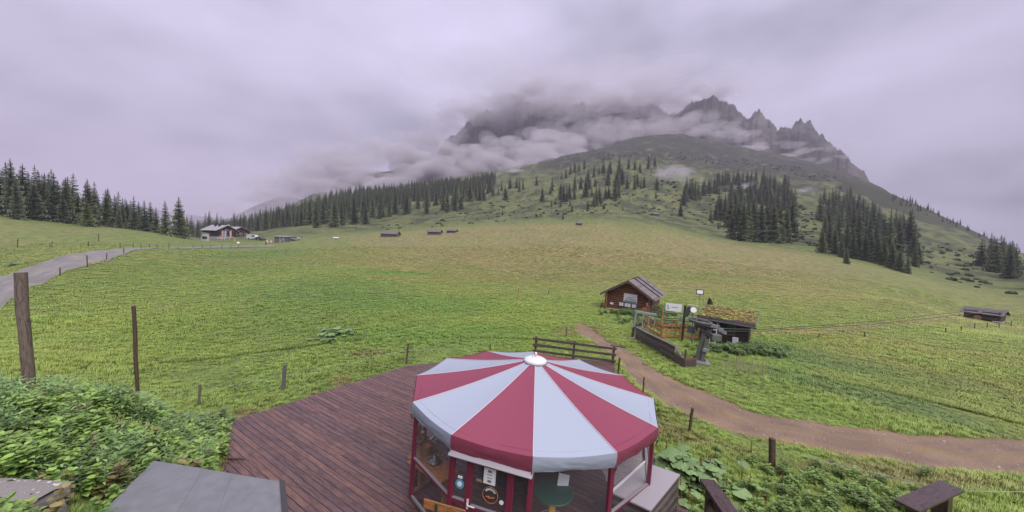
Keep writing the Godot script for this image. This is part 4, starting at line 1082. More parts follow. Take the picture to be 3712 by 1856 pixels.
	spots = fill([Vector2(169.39, -199.01), Vector2(143.12, -155.13), Vector2(149.75, -135.02), Vector2(209.53, -183.44), Vector2(318.15, -284.58), Vector2(354.11, -345.19), Vector2(352.54, -376.98), Vector2(298.62, -352.59)], 66, 4.2, 6)
	for q in spots:
		plant(Vector3(q.x, 0, q.y), rng.randi() % 5, rng.randf_range(16, 22), false, "spruce inside the second stand, right of the gully, " + placed(q, spots), "spruces inside the second stand")
	var masses := []
	spots = fill([Vector2(231.73, -178.58), Vector2(208.25, -154.44), Vector2(161.12, -115.38), Vector2(125.22, -85.40), Vector2(163.21, -103.60), Vector2(250.23, -166.42), Vector2(298.14, -209.39), Vector2(312.60, -232.48)], 26, 3.5, 7)
	for q in spots:
		plant(Vector3(q.x, 0, q.y), rng.randi() % 5, rng.randf_range(13, 17), false, "spruce of the wood at the right edge, " + placed(q, spots), "spruces at the right edge")
	spots = fill([Vector2(-250.91, -359.90), Vector2(-123.79, -210.40), Vector2(-100.03, -204.78), Vector2(-89.95, -245.12), Vector2(-70.06, -261.81), Vector2(-46.11, -292.75), Vector2(-21.03, -390.77), Vector2(-29.81, -455.38), Vector2(-61.79, -389.60), Vector2(-91.04, -339.04), Vector2(-116.32, -316.38), Vector2(-132.09, -270.17), Vector2(-156.16, -265.33)], 62, 6.0, 8)
	for q in spots:
		plant(Vector3(q.x, 0, q.y), rng.randi() % 6, rng.randf_range(15, 22), false, "tree of the long forest below the mist, " + placed(q, spots), "near edge of the long forest")
	# farther and hidden ones: one mass each
	masses += fill([Vector2(-261.24, -379.52), Vector2(-156.16, -265.33), Vector2(-141.87, -290.09), Vector2(-121.75, -331.00), Vector2(-97.89, -364.23), Vector2(-67.25, -423.25), Vector2(-27.32, -498.33), Vector2(-31.68, -571.47), Vector2(-86.39, -541.00), Vector2(-132.45, -491.23), Vector2(-162.90, -441.88), Vector2(-195.73, -399.65), Vector2(-220.58, -374.54)], 560, 4.5, 9)
	masses += fill([Vector2(-178.4, -255.0), Vector2(-153.1, -260.0), Vector2(-146.7, -300.0), Vector2(-121.3, -330.0), Vector2(-139.2, -430.0), Vector2(-208.8, -520.0), Vector2(-250.7, -460.0), Vector2(-253.2, -380.0)], 330, 5.0, 19)
	masses += fill([Vector2(-197.6, -215.0), Vector2(-192.3, -225.0), Vector2(-212.3, -262.0), Vector2(-183.1, -262.0), Vector2(-286.3, -430.0), Vector2(-348.4, -430.0), Vector2(-352.2, -380.0)], 190, 6.0, 10)
	masses += fill([Vector2(-166.78, -111.26), Vector2(-204.85, -150.00), Vector2(-169.86, -140.34), Vector2(-175.88, -165.00), Vector2(-202.53, -190.00), Vector2(-157.05, -124.07), Vector2(-174.70, -116.56)], 60, 5.0, 11)
	masses += fill([Vector2(222.37, -288.08), Vector2(259.36, -332.97), Vector2(309.01, -434.34), Vector2(281.25, -436.05), Vector2(220.86, -373.35)], 40, 4.0, 13)
	var xf := []
	var cols := []
	var crest := [Vector2(46.19, 0.1290), Vector2(48.87, 0.0962), Vector2(50.25, 0.0780), Vector2(52.06, 0.0538), Vector2(53.74, 0.0307), Vector2(55.51, 0.0056), Vector2(56.75, -0.0114)]
	for k in 90:
		var f := rng.randf() * 5.999
		var s: Vector2 = crest[int(f)].lerp(crest[int(f) + 1], fmod(f, 1.0))
		var t := rng.randf_range(0.80, 0.99)
		var d := lerpf(470.0, 640.0, t)
		var y := lerpf(EYE.y + minf(0.0, s.y - 0.02) * 470.0, EYE.y + s.y * 640.0, t) - 1.5
		var h := rng.randf_range(4, 9)
		xf.append(Transform3D(Basis(Vector3.UP, rng.randf() * TAU) * Basis.from_scale(Vector3(h, h, h)), Vector3(sin(deg_to_rad(s.x)) * d, y, -cos(deg_to_rad(s.x)) * d)))
		cols.append(Color(1, 1, 1) * rng.randf_range(0.7, 1.0))
	for q in masses:
		var h := rng.randf_range(12, 19)
		var w := h * rng.randf_range(1.05, 1.5)
		xf.append(Transform3D(Basis(Vector3.UP, rng.randf() * TAU) * Basis.from_scale(Vector3(w, h, w)), Vector3(q.x, H(q.x, q.y) - 0.3, q.y)))
		cols.append(Color(1, 1, 1) * rng.randf_range(0.8, 1.15))
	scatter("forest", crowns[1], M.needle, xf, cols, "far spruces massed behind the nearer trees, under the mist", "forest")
	# juniper and dwarf pine bushes dotted over the slopes
	var bush := MB.new()
	var r := RandomNumberGenerator.new()
	r.seed = 3
	for k in 90:
		var a := r.randf() * TAU
		var e := asin(r.randf_range(0.0, 1.0))
		var p := Vector3(cos(a) * cos(e), sin(e) * 0.75, sin(a) * cos(e)) * r.randf_range(0.7, 1.05)
		bush.col = Color(0.05, 0.075, 0.035) * r.randf_range(0.6, 1.4)
		var s := Vector3(r.randf_range(-1, 1), r.randf_range(-1, 1), r.randf_range(-1, 1)).normalized() * 0.32
		var u := s.cross(p).normalized() * 0.32
		bush.tri(p - s, p + s, p * 1.1 + u)
		bush.tri(p - s - u * 0.5, p * 1.12, p + s * 0.5 - u)
	xf = []
	cols = []
	spots = fill([Vector2(-11.26, -198.49), Vector2(30.65, -215.85), Vector2(108.24, -239.65), Vector2(120.65, -198.06), Vector2(228.07, -409.30), Vector2(170.82, -450.52), Vector2(93.06, -457.43), Vector2(2.67, -396.94), Vector2(-58.16, -273.68), Vector2(-96.03, -210.92), Vector2(-59.72, -185.44)], 420, 3.0, 14)
	spots += fill([Vector2(167.08, -144.16), Vector2(151.24, -117.73), Vector2(141.76, -99.81), Vector2(194.89, -150.73), Vector2(300.94, -235.61), Vector2(327.11, -281.25), Vector2(218.03, -188.69)], 60, 3.0, 15)
	spots += fill([Vector2(152.80, -195.26), Vector2(138.39, -162.66), Vector2(253.33, -302.38), Vector2(264.86, -334.35)], 70, 2.0, 16)
	spots += fill([Vector2(130.14, -581.77), Vector2(298.66, -674.41), Vector2(412.85, -621.46), Vector2(420.39, -473.62), Vector2(494.78, -558.39), Vector2(498.48, -751.89), Vector2(328.06, -742.28), Vector2(171.78, -702.52)], 320, 5.0, 17)
	for q in spots:
		var h := r.randf_range(0.3, 1.25) * (1.5 if Vector2(q).length() > 400 else 1.0)
		xf.append(Transform3D(Basis(Vector3.UP, r.randf() * TAU) * Basis.from_scale(Vector3(h * r.randf_range(0.8, 1.6), h, h * r.randf_range(0.8, 1.3))), Vector3(q.x, H(q.x, q.y), q.y)))
		cols.append(Color(1, 1, 1) * r.randf_range(0.7, 1.3))
	scatter("shrubs", bush.mesh(), M.needle, xf, cols, "low dark junipers and dwarf pines dotted over the slopes", "shrubs")

# ------------------------------------------------------------------ the hamlet on the pass
func hamlet() -> void:
	var c := on_ground(Vector3(-151.27, 2.93, -189.32))
	var o := house("chalet", c + Vector3(0, 0.2, 0), deg_to_rad(69), 9.0, 11.2, 4.2, 2.4, 1.2, M.dark_wood, M.house_roof, "big dark timber chalet with pale grey roof beyond the gravel road", "house", "", 6, true)
	var base := MB.new()
	base.slab(PackedVector2Array([Vector2(-4.6, -11.3), Vector2(4.6, -11.3), Vector2(4.6, 0.1), Vector2(-4.6, 0.1)]), -1.2, 0.6)
	part("plinth", base, M.render, o)
	var bal := MB.new()
	bal.box(Transform3D(Basis(), Vector3(0, 3.0, 0.7)), Vector3(9.6, 0.9, 0.12))
	bal.box(Transform3D(Basis(), Vector3(0, 2.5, 0.4)), Vector3(9.6, 0.12, 0.9))
	part("balcony", bal, M.dark_wood, o)
	var sat := MB.new()
	sat.lathe([Vector2(0.0, 0.0), Vector2(0.4, 0.05), Vector2(0.6, 0.22)], 16, Transform3D(Basis(Vector3.RIGHT, 1.2), Vector3(2.5, 6.6, -3)))
	part("dish", sat, M.white, o)
	house("outbuilding", on_ground(Vector3(-120.35, 2.71, -140.29)), deg_to_rad(45), 2.2, 2.2, 3.0, 0.2, 0.25, M.render, M.house_roof, "small white flat roofed annex left of the big chalet", "house", "", 2)
	house("house", on_ground(Vector3(-155.60, 3.19, -205.00)), deg_to_rad(66), 9.0, 12.0, 2.9, 2.4, 0.8, M.dark_wood, M.house_roof, "grey roofed house half hidden behind the right of the chalet", "house", "", 3)
	var n := 0
	for f in [[Vector3(-134.86, 4.37, -166.00), M.flag_red, "left of the three tall banners before the chalet, red and white"], [Vector3(-132.77, 4.06, -165.00), M.flag_blue, "middle of the three tall banners before the chalet, blue and white"], [Vector3(-129.59, 4.17, -164.00), M.flag_red, "right of the three tall banners before the chalet, red and white"]]:
		var t := thing("banner", on_ground(f[0]), f[2], "flag")
		var p := MB.new()
		p.tube([Vector3(0, -0.5, 0), Vector3(0, 4.4, 0)], [0.06], 6)
		part("pole", p, M.white, t)
		for k in 3:
			var b := MB.new()
			b.box(Transform3D(Basis(), Vector3(0.2 + 0.3 * k, 2.9, 0)), Vector3(0.3, 2.9, 0.03))
			part("cloth", b, f[1] if k != 1 else M.white, t)
		n += 1
	car("camper_van", on_ground(Vector3(-120.87, 3.53, -166.57)), deg_to_rad(-8), M.car_white, true, "white camper van parked leftmost beyond the road")
	car("parked_car", on_ground(Vector3(-113.11, 3.31, -160.55)), deg_to_rad(-14), M.car_dark, false, "dark car parked right beside the white camper van")
	car("parked_car", on_ground(Vector3(-93.41, 3.74, -150.92)), deg_to_rad(6), M.car_blue, false, "blue car parked just right of the slatted shed")
	car("parked_car", on_ground(Vector3(-91.00, 3.99, -150.54)), deg_to_rad(12), M.car_grey, false, "pale grey car parked rightmost, beyond the blue car")
	# the open shed beside the car park
	var s := thing("shed", on_ground(Vector3(-93.74, 3.04, -144.98)), "grey board shed with sloping pale roof beside the car park", "shed", "", deg_to_rad(4))
	for k in 9:
		var b := MB.new()
		b.box(Transform3D(Basis(), Vector3(-2.3 + 0.575 * k, 1.1, 0)), Vector3(0.55, 2.6, 0.08))
		b.box(Transform3D(Basis(), Vector3(-2.3 + 0.575 * k, 1.1, -2.4)), Vector3(0.55, 2.6, 0.08))
		part("board", b, M.grey_wood, s)
	for k in [-2.58, 2.58]:
		var b := MB.new()
		b.box(Transform3D(Basis(), Vector3(k, 1.1, -1.2)), Vector3(0.08, 2.6, 2.4))
		part("side_wall", b, M.grey_wood, s)
	var rf := MB.new()
	rf.box(Transform3D(Basis(Vector3.RIGHT, 0.1), Vector3(0, 2.55, -1.2)), Vector3(5.8, 0.12, 3.2))
	part("roof", rf, M.steel, s)
	for k in [[Vector3(-0.4, 0, 0.1), Vector3(-0.4, 2.3, 0.1)], [Vector3(1.1, 0, 0.1), Vector3(1.1, 2.3, 0.1)], [Vector3(-0.3, 0.1, 0.1), Vector3(1.0, 2.2, 0.1)]]:
		var b := MB.new()
		b.bar(k[0], k[1], 0.12, 0.06, Vector3(0, 0, 1))
		part("batten", b, M.white, s)
	var bar := thing("barrier", on_ground(Vector3(-99.38, 2.74, -146.88)), "low pale barrier with red panels left of the slatted shed", "barrier")
	for k in 4:
		var b := MB.new()
		b.box(Transform3D(Basis(), Vector3(-1.2 + 0.8 * k, 0.6, 0)), Vector3(0.75, 0.7, 0.08))
		part("panel", b, M.flag_red if k % 2 else M.paper, bar)
	for k in [-1.5, 1.5]:
		var b := MB.new()
		b.box(Transform3D(Basis(), Vector3(k, 0.4, 0)), Vector3(0.1, 1.0, 0.1))
		part("leg", b, M.white, bar)
	post("dark_post", on_ground(Vector3(-91.35, 2.29, -132.63)), 1.25, 0.2, M.iron, "dark stubby post on the near side of the far car park", "")
	var sg := thing("marker_sign", on_ground(Vector3(-109.83, 2.18, -141.41)), "small yellow marker sign on the turf before the chalet", "sign")
	var mb := MB.new()
	mb.box(Transform3D(Basis(), Vector3(0, 1.3, 0)), Vector3(0.7, 0.9, 0.05))
	part("panel", mb, M.yellow, sg)
	mb = MB.new()
	mb.tube([Vector3(0, -0.2, 0), Vector3(0, 0.9, 0)], [0.04], 6)
	part("pole", mb, M.steel, sg)
	mb = MB.new()
	mb.lathe([Vector2(0.6, -0.2), Vector2(0.55, 0.2), Vector2(0.35, 0.5), Vector2(0.0, 0.55)], 9, Transform3D(Basis.from_scale(Vector3(1, 1, 0.7))))
	single("boulder", mb, M.paper, on_ground(Vector3(-109.42, 2.19, -142.72)), "whitish boulder lying on the turf right of the yellow sign", "boulder")
	# hay huts on the brow of the meadow
	for f in [[Vector3(-47.93, 7.39, -150.07), 8.0, 2.6, "long low hay hut left of the others on the meadow brow"], [Vector3(-31.12, 9.16, -154.94), 6.2, 2.4, "dark hay hut with grey roof in the middle of the meadow brow"], [Vector3(-25.04, 10.29, -158.74), 4.6, 1.6, "low hay hut rightmost of three close together on the brow"], [Vector3(33.27, 16.60, -174.67), 2.6, 2.0, "tiny hay hut alone on the brow right of centre"], [Vector3(95.22, 28.12, -235.78), 4.5, 2.6, "weathered hut high on the slope below the dense stand"]]:
		house("hay_hut", on_ground(f[0], -0.25), deg_to_rad(84), 3.6, f[1] * 0.85, f[2] * 0.5, f[2] * 0.42, 0.4, M.grey_wood, M.grey_wood, f[3], "hut")
	mb = MB.new()
	mb.tube([Vector3(-1.1, 0.5, 0), Vector3(-0.95, 0.5, 0), Vector3(0.95, 0.5, 0), Vector3(1.1, 0.5, 0)], [0.2, 0.35, 0.35, 0.2], 12)
	single("water_tank", mb, M.white, on_ground(Vector3(-70.84, 5.35, -143.56)), "small white tank lying on the meadow brow left of the huts", "tank")

# ------------------------------------------------------------------ log hut
func log_hut() -> void:
	var o := thing("log_hut", on_ground(Vector3(11.75, 0, -35.75), -0.1), "red brown log hut with shingle roof and white sign on its gable", "hut", "", deg_to_rad(-31))
	o.rotation.z = deg_to_rad(-2.4)
	var w := 4.15; var l := 5.6; var hw := 1.82; var rise := 1.28
	var inner := MB.new()
	inner.slab(PackedVector2Array([Vector2(-w / 2 + 0.05, -l), Vector2(w / 2 - 0.05, -l), Vector2(w / 2 - 0.05, -0.1), Vector2(-w / 2 + 0.05, -0.1)]), -0.3, hw)
	for z in [-0.1, -l]:
		var A := Vector3(-w / 2, hw, z); var B := Vector3(w / 2, hw, z); var C := Vector3(0, hw + rise, z)
		if z > -1.0: inner.tri(A, B, C)
		else: inner.tri(B, A, C)
	part("inner_wall", inner, M.dark_wood, o)
	var n := 9
	var r := hw / n / 2.0
	for k in n + 6:
		var y := r + k * r * 2.0
		var half := w / 2 + 0.22 if k < n else (w / 2) * (1.0 - (y - hw) / rise) - 0.02
		if half < 0.25: break
		var mb := MB.new()
		mb.off = Vector2(rng.randf() * 4, rng.randf())
		mb.tube([Vector3(-half, y, 0), Vector3(0, y, 0.01), Vector3(half, y, 0)], [r * 1.03, r * 0.97, r * 1.02], 10)
		part("front_log", mb, M.logs[rng.randi() % 4], o)
		if k < n:
			for s in [-1.0, 1.0]:
				var m := MB.new()
				m.off = Vector2(rng.randf() * 4, rng.randf())
				m.tube([Vector3(s * w / 2, y + r, 0.26), Vector3(s * w / 2, y + r, -l - 0.2)], [r * 1.02, r * 0.96], 10)
				part("side_log", m, M.logs[rng.randi() % 4], o)
				var e := MB.new()
				e.tube([Vector3(s * w / 2, y + r, 0.26), Vector3(s * w / 2, y + r, 0.268)], [r * 0.9], 10)
				part("log_end", e, M.log_end, o)
	var rp := MB.new()
	rp.tube([Vector3(0, hw + rise - 0.14, 0.55), Vector3(0, hw + rise - 0.14, -l)], [0.14], 12)
	part("ridge_beam", rp, M.log_end, o)
	var ov := 0.62
	for s in [-1.0, 1.0]:
		var e := Vector3(s * (w / 2 + ov), hw - ov * rise / (w / 2) + 0.07, 0); var t := Vector3(0, hw + rise + 0.07, 0)
		var courses := 10
		for k in courses:
			var a := e.lerp(t, float(k) / courses); var b := e.lerp(t, (k + 1.12) / courses)
			var lift := Vector3(s * rise, w / 2, 0).normalized()
			var mid := (a + b) * 0.5 + lift * (0.035 + 0.0)
			var x := (b - a).normalized()
			for piece in 3:
				var z0 := 0.6 - (l + 1.2) * piece / 3.0 + rng.randf_range(-0.03, 0.03) * float(piece > 0); var z1 := 0.6 - (l + 1.2) * (piece + 1) / 3.0
				var mb := MB.new()
				mb.off = Vector2(rng.randf() * 3, rng.randf() * 3)
				var tilt := x.rotated(Vector3(0, 0, 1), -s * 0.06)
				mb.box(Transform3D(Basis(tilt, Vector3(0, 0, 1).cross(tilt), Vector3(0, 0, 1)), mid + Vector3(0, 0, (z0 + z1) / 2)), Vector3(a.distance_to(b), 0.05, absf(z1 - z0) - 0.012))
				part("roof_shingle", mb, M.shingle[rng.randi() % 3], o)
		for z in [0.63]:
			var mb := MB.new()
			mb.bar(e + Vector3(0, -0.07, z), t + Vector3(0, -0.07, z), 0.05, 0.17, Vector3.UP)
			part("barge_board", mb, M.wall_plank, o)
		for z in [-1.9, -3.7]:
			var mb := MB.new()
			mb.tube([e + Vector3(0, 0.15, z), t + Vector3(0, 0.15, z)], [0.05], 7)
			part("roof_pole", mb, M.dark_wood, o)
	# foundation stones
	for k in 3:
		var mb := MB.new()
		mb.lathe([Vector2(0.28, -0.3), Vector2(0.3, 0.0), Vector2(0.2, 0.12), Vector2(0.0, 0.14)], 7, Transform3D(Basis.from_scale(Vector3(1.3, 1, 0.7)), Vector3(-1.7 + k * 0.45, 0, 0.1)))
		part("footing_stone", mb, M.stone, o)
	var back := o.transform
	# the signs hang on the hut: things of their own
	var sg := thing("hut_sign", back * Vector3(0.25, 1.42, r + 0.03), "white framed sign with place name and mountain outline on log gable", "sign", "", deg_to_rad(-31))
	sg.rotation.z = deg_to_rad(-2.4)
	var mb := MB.new()
	mb.box(Transform3D(), Vector3(1.32, 0.86, 0.03))
	part("panel", mb, M.white, sg)
	for k in [[Vector3(0, 0.435, 0.0), Vector3(1.36, 0.04, 0.05)], [Vector3(0, -0.435, 0.0), Vector3(1.36, 0.04, 0.05)], [Vector3(-0.66, 0, 0.0), Vector3(0.04, 0.86, 0.052)], [Vector3(0.66, 0, 0.0), Vector3(0.04, 0.86, 0.052)]]:
		mb = MB.new()
		mb.box(Transform3D(Basis(), k[0]), k[1])
		part("frame", mb, M.alu, sg)
	mb = MB.new()
	mb.box(Transform3D(Basis(), Vector3(0, -0.34, 0.017)), Vector3(1.22, 0.13, 0.008))
	part("print_band", mb, M.slate_ink, sg)
	var ln := [Vector3(-0.56, 0.24, 0.02)]
	for k in 15:
		ln.append(Vector3(-0.56 + 1.12 * (k + 1) / 15.0, 0.24 + [0.06, 0.03, 0.08, 0.05, 0.09, 0.06, 0.1, 0.05, 0.07, 0.02, 0.04, -0.02, 0.0, -0.05, -0.06][k], 0.02))
	mb = MB.new()
	mb.tube(ln, [0.008], 5)
	part("mountain_outline", mb, M.slate_ink, sg)
	words("Skigebiet", 0.15, M.ink, sg, Vector3(0, 0.07, 0.02))
	words("Hochkeil", 0.23, M.ink, sg, Vector3(0, -0.13, 0.02))
	var bd := thing("notice_board", back * Vector3(0.05, 0.72, r + 0.05), "grey notice board with three white papers below the hut sign", "board", "", deg_to_rad(-31))
	bd.rotation.z = deg_to_rad(-2.4)
	mb = MB.new()
	mb.box(Transform3D(), Vector3(2.0, 0.5, 0.05))
	part("panel", mb, M.machine, bd)
	for k in 3:
		mb = MB.new()
		mb.box(Transform3D(Basis(), Vector3(-0.62 + 0.62 * k, -0.02, 0.03)), Vector3([0.4, 0.55, 0.38][k], 0.32, 0.01))
		part("paper", mb, M.paper, bd)
		for q in 3:
			mb = MB.new()
			mb.box(Transform3D(Basis(), Vector3(-0.62 + 0.62 * k, 0.06 - 0.08 * q, 0.037)), Vector3(0.28, 0.02, 0.004))
			part("print_line", mb, M.slate_ink, bd)
	mb = MB.new()
	mb.box(Transform3D(), Vector3(0.3, 0.2, 0.03))
	var pl := single("warning_plate", mb, M.orange_print, back * Vector3(1.62, 0.62, r + 0.04), "small orange plate at the right end of the hut front", "plate")
	pl.rotation = sg.rotation
	mb = MB.new()
	mb.box(Transform3D(), Vector3(0.34, 0.2, 0.03))
	pl = single("notice_plate", mb, M.paper, back * Vector3(-1.55, 0.62, r + 0.04), "small pale plate at the left end of the hut front", "plate")
	pl.rotation = sg.rotation
	for k in [[[Vector3(9.29, -0.01, -36.50), 0.53]], [[Vector3(9.55, -0.01, -37.03), 0.58]]]:
		post("hut_stake", on_ground(k[0][0]), k[0][1], 0.05, M.iron, "thin dark stake in the grass just left of the log hut", "two dark stakes left of the hut", 3.0)
# ------------------------------------------------------------------ drag lift
func lift_station() -> void:
	# operator hut with a planted roof
	var yaw := deg_to_rad(-37)
	var o := thing("operator_hut", Vector3(14.42, 0.0, -23.95), "dark boarded lift hut with a flowering turf roof", "hut", "", yaw)
	o.rotation.z = deg_to_rad(-1.5)
	var w := 2.75; var l := 2.7
	for k in 9:                                     # wall boards, front and right side
		var y := 0.09 + 0.185 * k
		var mb := MB.new()
		mb.off = Vector2(rng.randf() * 4, rng.randf())
		mb.bar(Vector3(-w / 2, y, 0), Vector3(w / 2, y, 0), 0.05, 0.175)
		part("wall_board", mb, M.dark_wood, o)
		mb = MB.new()
		mb.bar(Vector3(w / 2, y, -0.03), Vector3(w / 2, y, -l), 0.05, 0.175)
		part("wall_board", mb, M.dark_wood, o)
	var core := MB.new()
	core.box(Transform3D(Basis(), Vector3(0, 0.75, -l / 2 - 0.02)), Vector3(w - 0.06, 1.9, l - 0.08))
	part("inner_wall", core, M.dark_fill, o)
	for k in [-w / 2, w / 2]:
		var mb := MB.new()
		mb.bar(Vector3(k, -0.2, 0.02), Vector3(k, 1.72, 0.02), 0.1, 0.1, Vector3(0, 0, 1))
		part("corner_post", mb, M.dark_wood, o)
	var wn := MB.new()
	wn.box(Transform3D(Basis(), Vector3(0.18, 1.12, 0.03)), Vector3(0.86, 0.66, 0.03))
	var win := part("window", wn, M.dark_glass, o)
	for k in [[Vector3(0.18, 1.48, 0.05), Vector3(1.0, 0.07, 0.05)], [Vector3(0.18, 0.77, 0.05), Vector3(1.0, 0.07, 0.05)], [Vector3(-0.28, 1.12, 0.05), Vector3(0.07, 0.66, 0.05)], [Vector3(0.64, 1.12, 0.05), Vector3(0.07, 0.66, 0.05)]]:
		var mb := MB.new()
		mb.box(Transform3D(Basis(), k[0]), k[1])
		part("window_frame", mb, M.wall_plank, win)
	# roof: a shallow tray with soil and stonecrop
	var rx := Transform3D(Basis(Vector3.RIGHT, deg_to_rad(5.5)), Vector3(0.06, 1.66, 0.38))
	var tray := MB.new()
	tray.box(rx * Transform3D(Basis(), Vector3(0, 0.02, -1.75)), Vector3(3.25, 0.08, 3.5))
	part("roof", tray, M.dark_wood, o)
	for k in [[Vector3(0, 0.07, 0.01), Vector3(3.36, 0.2, 0.05)], [Vector3(1.66, 0.08, -1.75), Vector3(0.05, 0.2, 3.5)], [Vector3(-1.66, 0.08, -1.75), Vector3(0.05, 0.2, 3.5)], [Vector3(0, 0.08, -3.5), Vector3(3.36, 0.2, 0.05)]]:
		var mb := MB.new()
		mb.box(rx * Transform3D(Basis(), k[0]), k[1])
		part("roof_edge", mb, M.grey_wood, o)
	var gut := MB.new()
	gut.tube([rx * Vector3(-1.7, -0.05, 0.09), rx * Vector3(1.75, -0.07, 0.09)], [0.06], 8)
	part("gutter", gut, M.iron, o)
	var soil := MB.new()
	soil.box(rx * Transform3D(Basis(), Vector3(0, 0.09, -1.74)), Vector3(3.24, 0.08, 3.4))
	part("roof_soil", soil, M.earth, o)
	var xf := []
	var cols := []
	for k in 2600:
		var p := Vector3(rng.randf_range(-1.58, 1.58), 0.13, rng.randf_range(-3.4, -0.06))
		var q := noise.get_noise_2d(p.x * 330.0 + 50.0, p.z * 330.0)
		var s := rng.randf_range(0.05, 0.11)
		xf.append(rx * Transform3D(Basis(Vector3.UP, rng.randf() * TAU) * Basis.from_scale(Vector3(s, s * 0.9, s)), p))
		cols.append((Color(0.36, 0.40, 0.07) if q > 0.12 else Color(0.22, 0.125, 0.075) if q < 0.02 else Color(0.17, 0.20, 0.06)) * rng.randf_range(0.7, 1.3))
	scatter("stonecrop", blade_tuft(5, 9, 0.7, 0.5, 0.28), M.grass, xf, cols, "", "", o)
	var mb := MB.new()
	mb.box(Transform3D(), Vector3(0.34, 0.56, 0.16), 0.02)
	var c := single("meter_box", mb, M.white, o.transform * Vector3(0.72, 0.42, 0.12), "white upright cabinet fixed to the dark hut wall", "cabinet")
	c.rotation.y = yaw
	# ladder against the hut
	var ld := thing("ladder", o.transform * Vector3(-0.55, 0.0, 0.62), "white ladder leaning on the dark hut behind the lift mast", "ladder", "", yaw)
	for s in [-0.17, 0.17]:
		mb = MB.new()
		mb.bar(Vector3(s, 0, 0), Vector3(s + 0.1, 1.75, -0.3), 0.045, 0.05)
		part("rail", mb, M.white, ld)
	for k in 6:
		mb = MB.new()
		var f := (k + 0.6) / 6.2
		mb.bar(Vector3(-0.17 + 0.1 * f, 1.75 * f, -0.3 * f), Vector3(0.17 + 0.1 * f, 1.75 * f, -0.3 * f), 0.05, 0.06)
		part("rung", mb, M.white, ld)
	# the mast with its drive wheel
	var m := thing("lift_mast", on_ground(Vector3(10.77, 0, -19.98)), "grey green steel lift mast with a level rope wheel on top", "lift", "", deg_to_rad(-20))
	m.rotation.z = deg_to_rad(-3.5)
	mb = MB.new()
	mb.box(Transform3D(Basis(), Vector3(0.05, 0.03, 0.0)), Vector3(0.95, 0.2, 0.9), 0.02)
	part("footing", mb, M.stone, m)
	mb = MB.new()
	mb.box(Transform3D(Basis(), Vector3(0, 0.15, 0)), Vector3(0.6, 0.06, 0.6))
	part("base_plate", mb, M.steel, m)
	for k in [[-0.24, 0.2], [0.24, 0.2], [0.24, -0.2], [-0.24, -0.2]]:
		mb = MB.new()
		mb.tube([Vector3(k[0], 0.16, k[1]), Vector3(k[0], 0.28, k[1])], [0.045], 8)
		part("anchor_bolt", mb, M.iron, m)
	mb = MB.new()
	mb.bar(Vector3(-0.08, 0.18, -0.05), Vector3(0.10, 1.62, -0.05), 0.27, 0.32, Vector3(0, 0, 1), 0.02)
	part("column", mb, M.mast, m)
	mb = MB.new()
	mb.bar(Vector3(0.12, 0.18, 0.14), Vector3(0.22, 1.42, 0.14), 0.19, 0.2, Vector3(0, 0, 1), 0.02)
	part("front_column", mb, M.mast, m)
	mb = MB.new()
	mb.box(Transform3D(Basis(Vector3(0, 0, 1), -0.08), Vector3(0.21, 0.83, 0.30)), Vector3(0.32, 0.2, 0.1), 0.01)
	part("control_box", mb, M.steel, m)
	mb = MB.new()
	mb.box(Transform3D(Basis(Vector3(0, 0, 1), -0.5), Vector3(0.12, 1.78, 0.1)), Vector3(0.66, 0.16, 0.14))
	mb.box(Transform3D(Basis(Vector3(0, 0, 1), 0.95), Vector3(0.30, 1.9, 0.1)), Vector3(0.6, 0.13, 0.14))
	mb.box(Transform3D(Basis(Vector3(0, 0, 1), 0.02), Vector3(0.05, 2.14, 0.02)), Vector3(1.05, 0.12, 0.2))
	mb.box(Transform3D(Basis(Vector3(0, 0, 1), 0.02), Vector3(0.05, 2.02, -0.25)), Vector3(1.0, 0.1, 0.1))
	mb.box(Transform3D(Basis(), Vector3(0.34, 1.95, -0.1)), Vector3(0.12, 0.5, 0.2))
	mb.box(Transform3D(Basis(), Vector3(-0.3, 1.95, -0.1)), Vector3(0.1, 0.4, 0.18))
	part("head_frame", mb, M.machine, m)
	mb = MB.new()
	mb.tube([Vector3(-0.62, 1.62, 0.05), Vector3(-0.58, 2.0, 0.05)], [0.2, 0.2], 14)
	part("motor", mb, M.machine, m)
	mb = MB.new()
	mb.box(Transform3D(Basis(Vector3.UP, 0.3), Vector3(0.62, 1.62, 0.2)), Vector3(0.5, 0.34, 0.34), 0.02)
	part("gearbox", mb, M.mast, m)
	var whx := Transform3D(Basis(Vector3(0, 0, 1), -0.06) * Basis(Vector3.RIGHT, 0.05), Vector3(-0.22, 2.34, 0.0))
	var rim := MB.new()
	rim.lathe([Vector2(0.55, -0.04), Vector2(0.63, -0.05), Vector2(0.59, 0.0), Vector2(0.63, 0.05), Vector2(0.55, 0.04), Vector2(0.53, 0.0), Vector2(0.55, -0.04)], 36, whx)
	part("rope_wheel", rim, M.machine, m)
	for k in 8:
		mb = MB.new()
		var d := Vector3(cos(TAU * k / 8), 0, sin(TAU * k / 8))
		mb.bar(whx * (d * 0.1), whx * (d * 0.55), 0.045, 0.04)
		part("wheel_spoke", mb, M.machine, m)
	mb = MB.new()
	mb.tube([whx * Vector3(0, -0.25, 0), whx * Vector3(0, 0.12, 0)], [0.14, 0.12], 12)
	part("wheel_hub", mb, M.iron, m)
	mb = MB.new()
	mb.bar(Vector3(-1.0, 2.36, 0.2), Vector3(0.75, 2.28, 0.25), 0.06, 0.06)
	mb.bar(Vector3(-0.6, 2.3, -0.3), Vector3(0.6, 2.2, -0.32), 0.05, 0.08)
	mb.bar(Vector3(-0.35, 2.25, 0.3), Vector3(0.95, 2.14, 0.25), 0.05, 0.08)
	part("guide_arm", mb, M.steel, m)
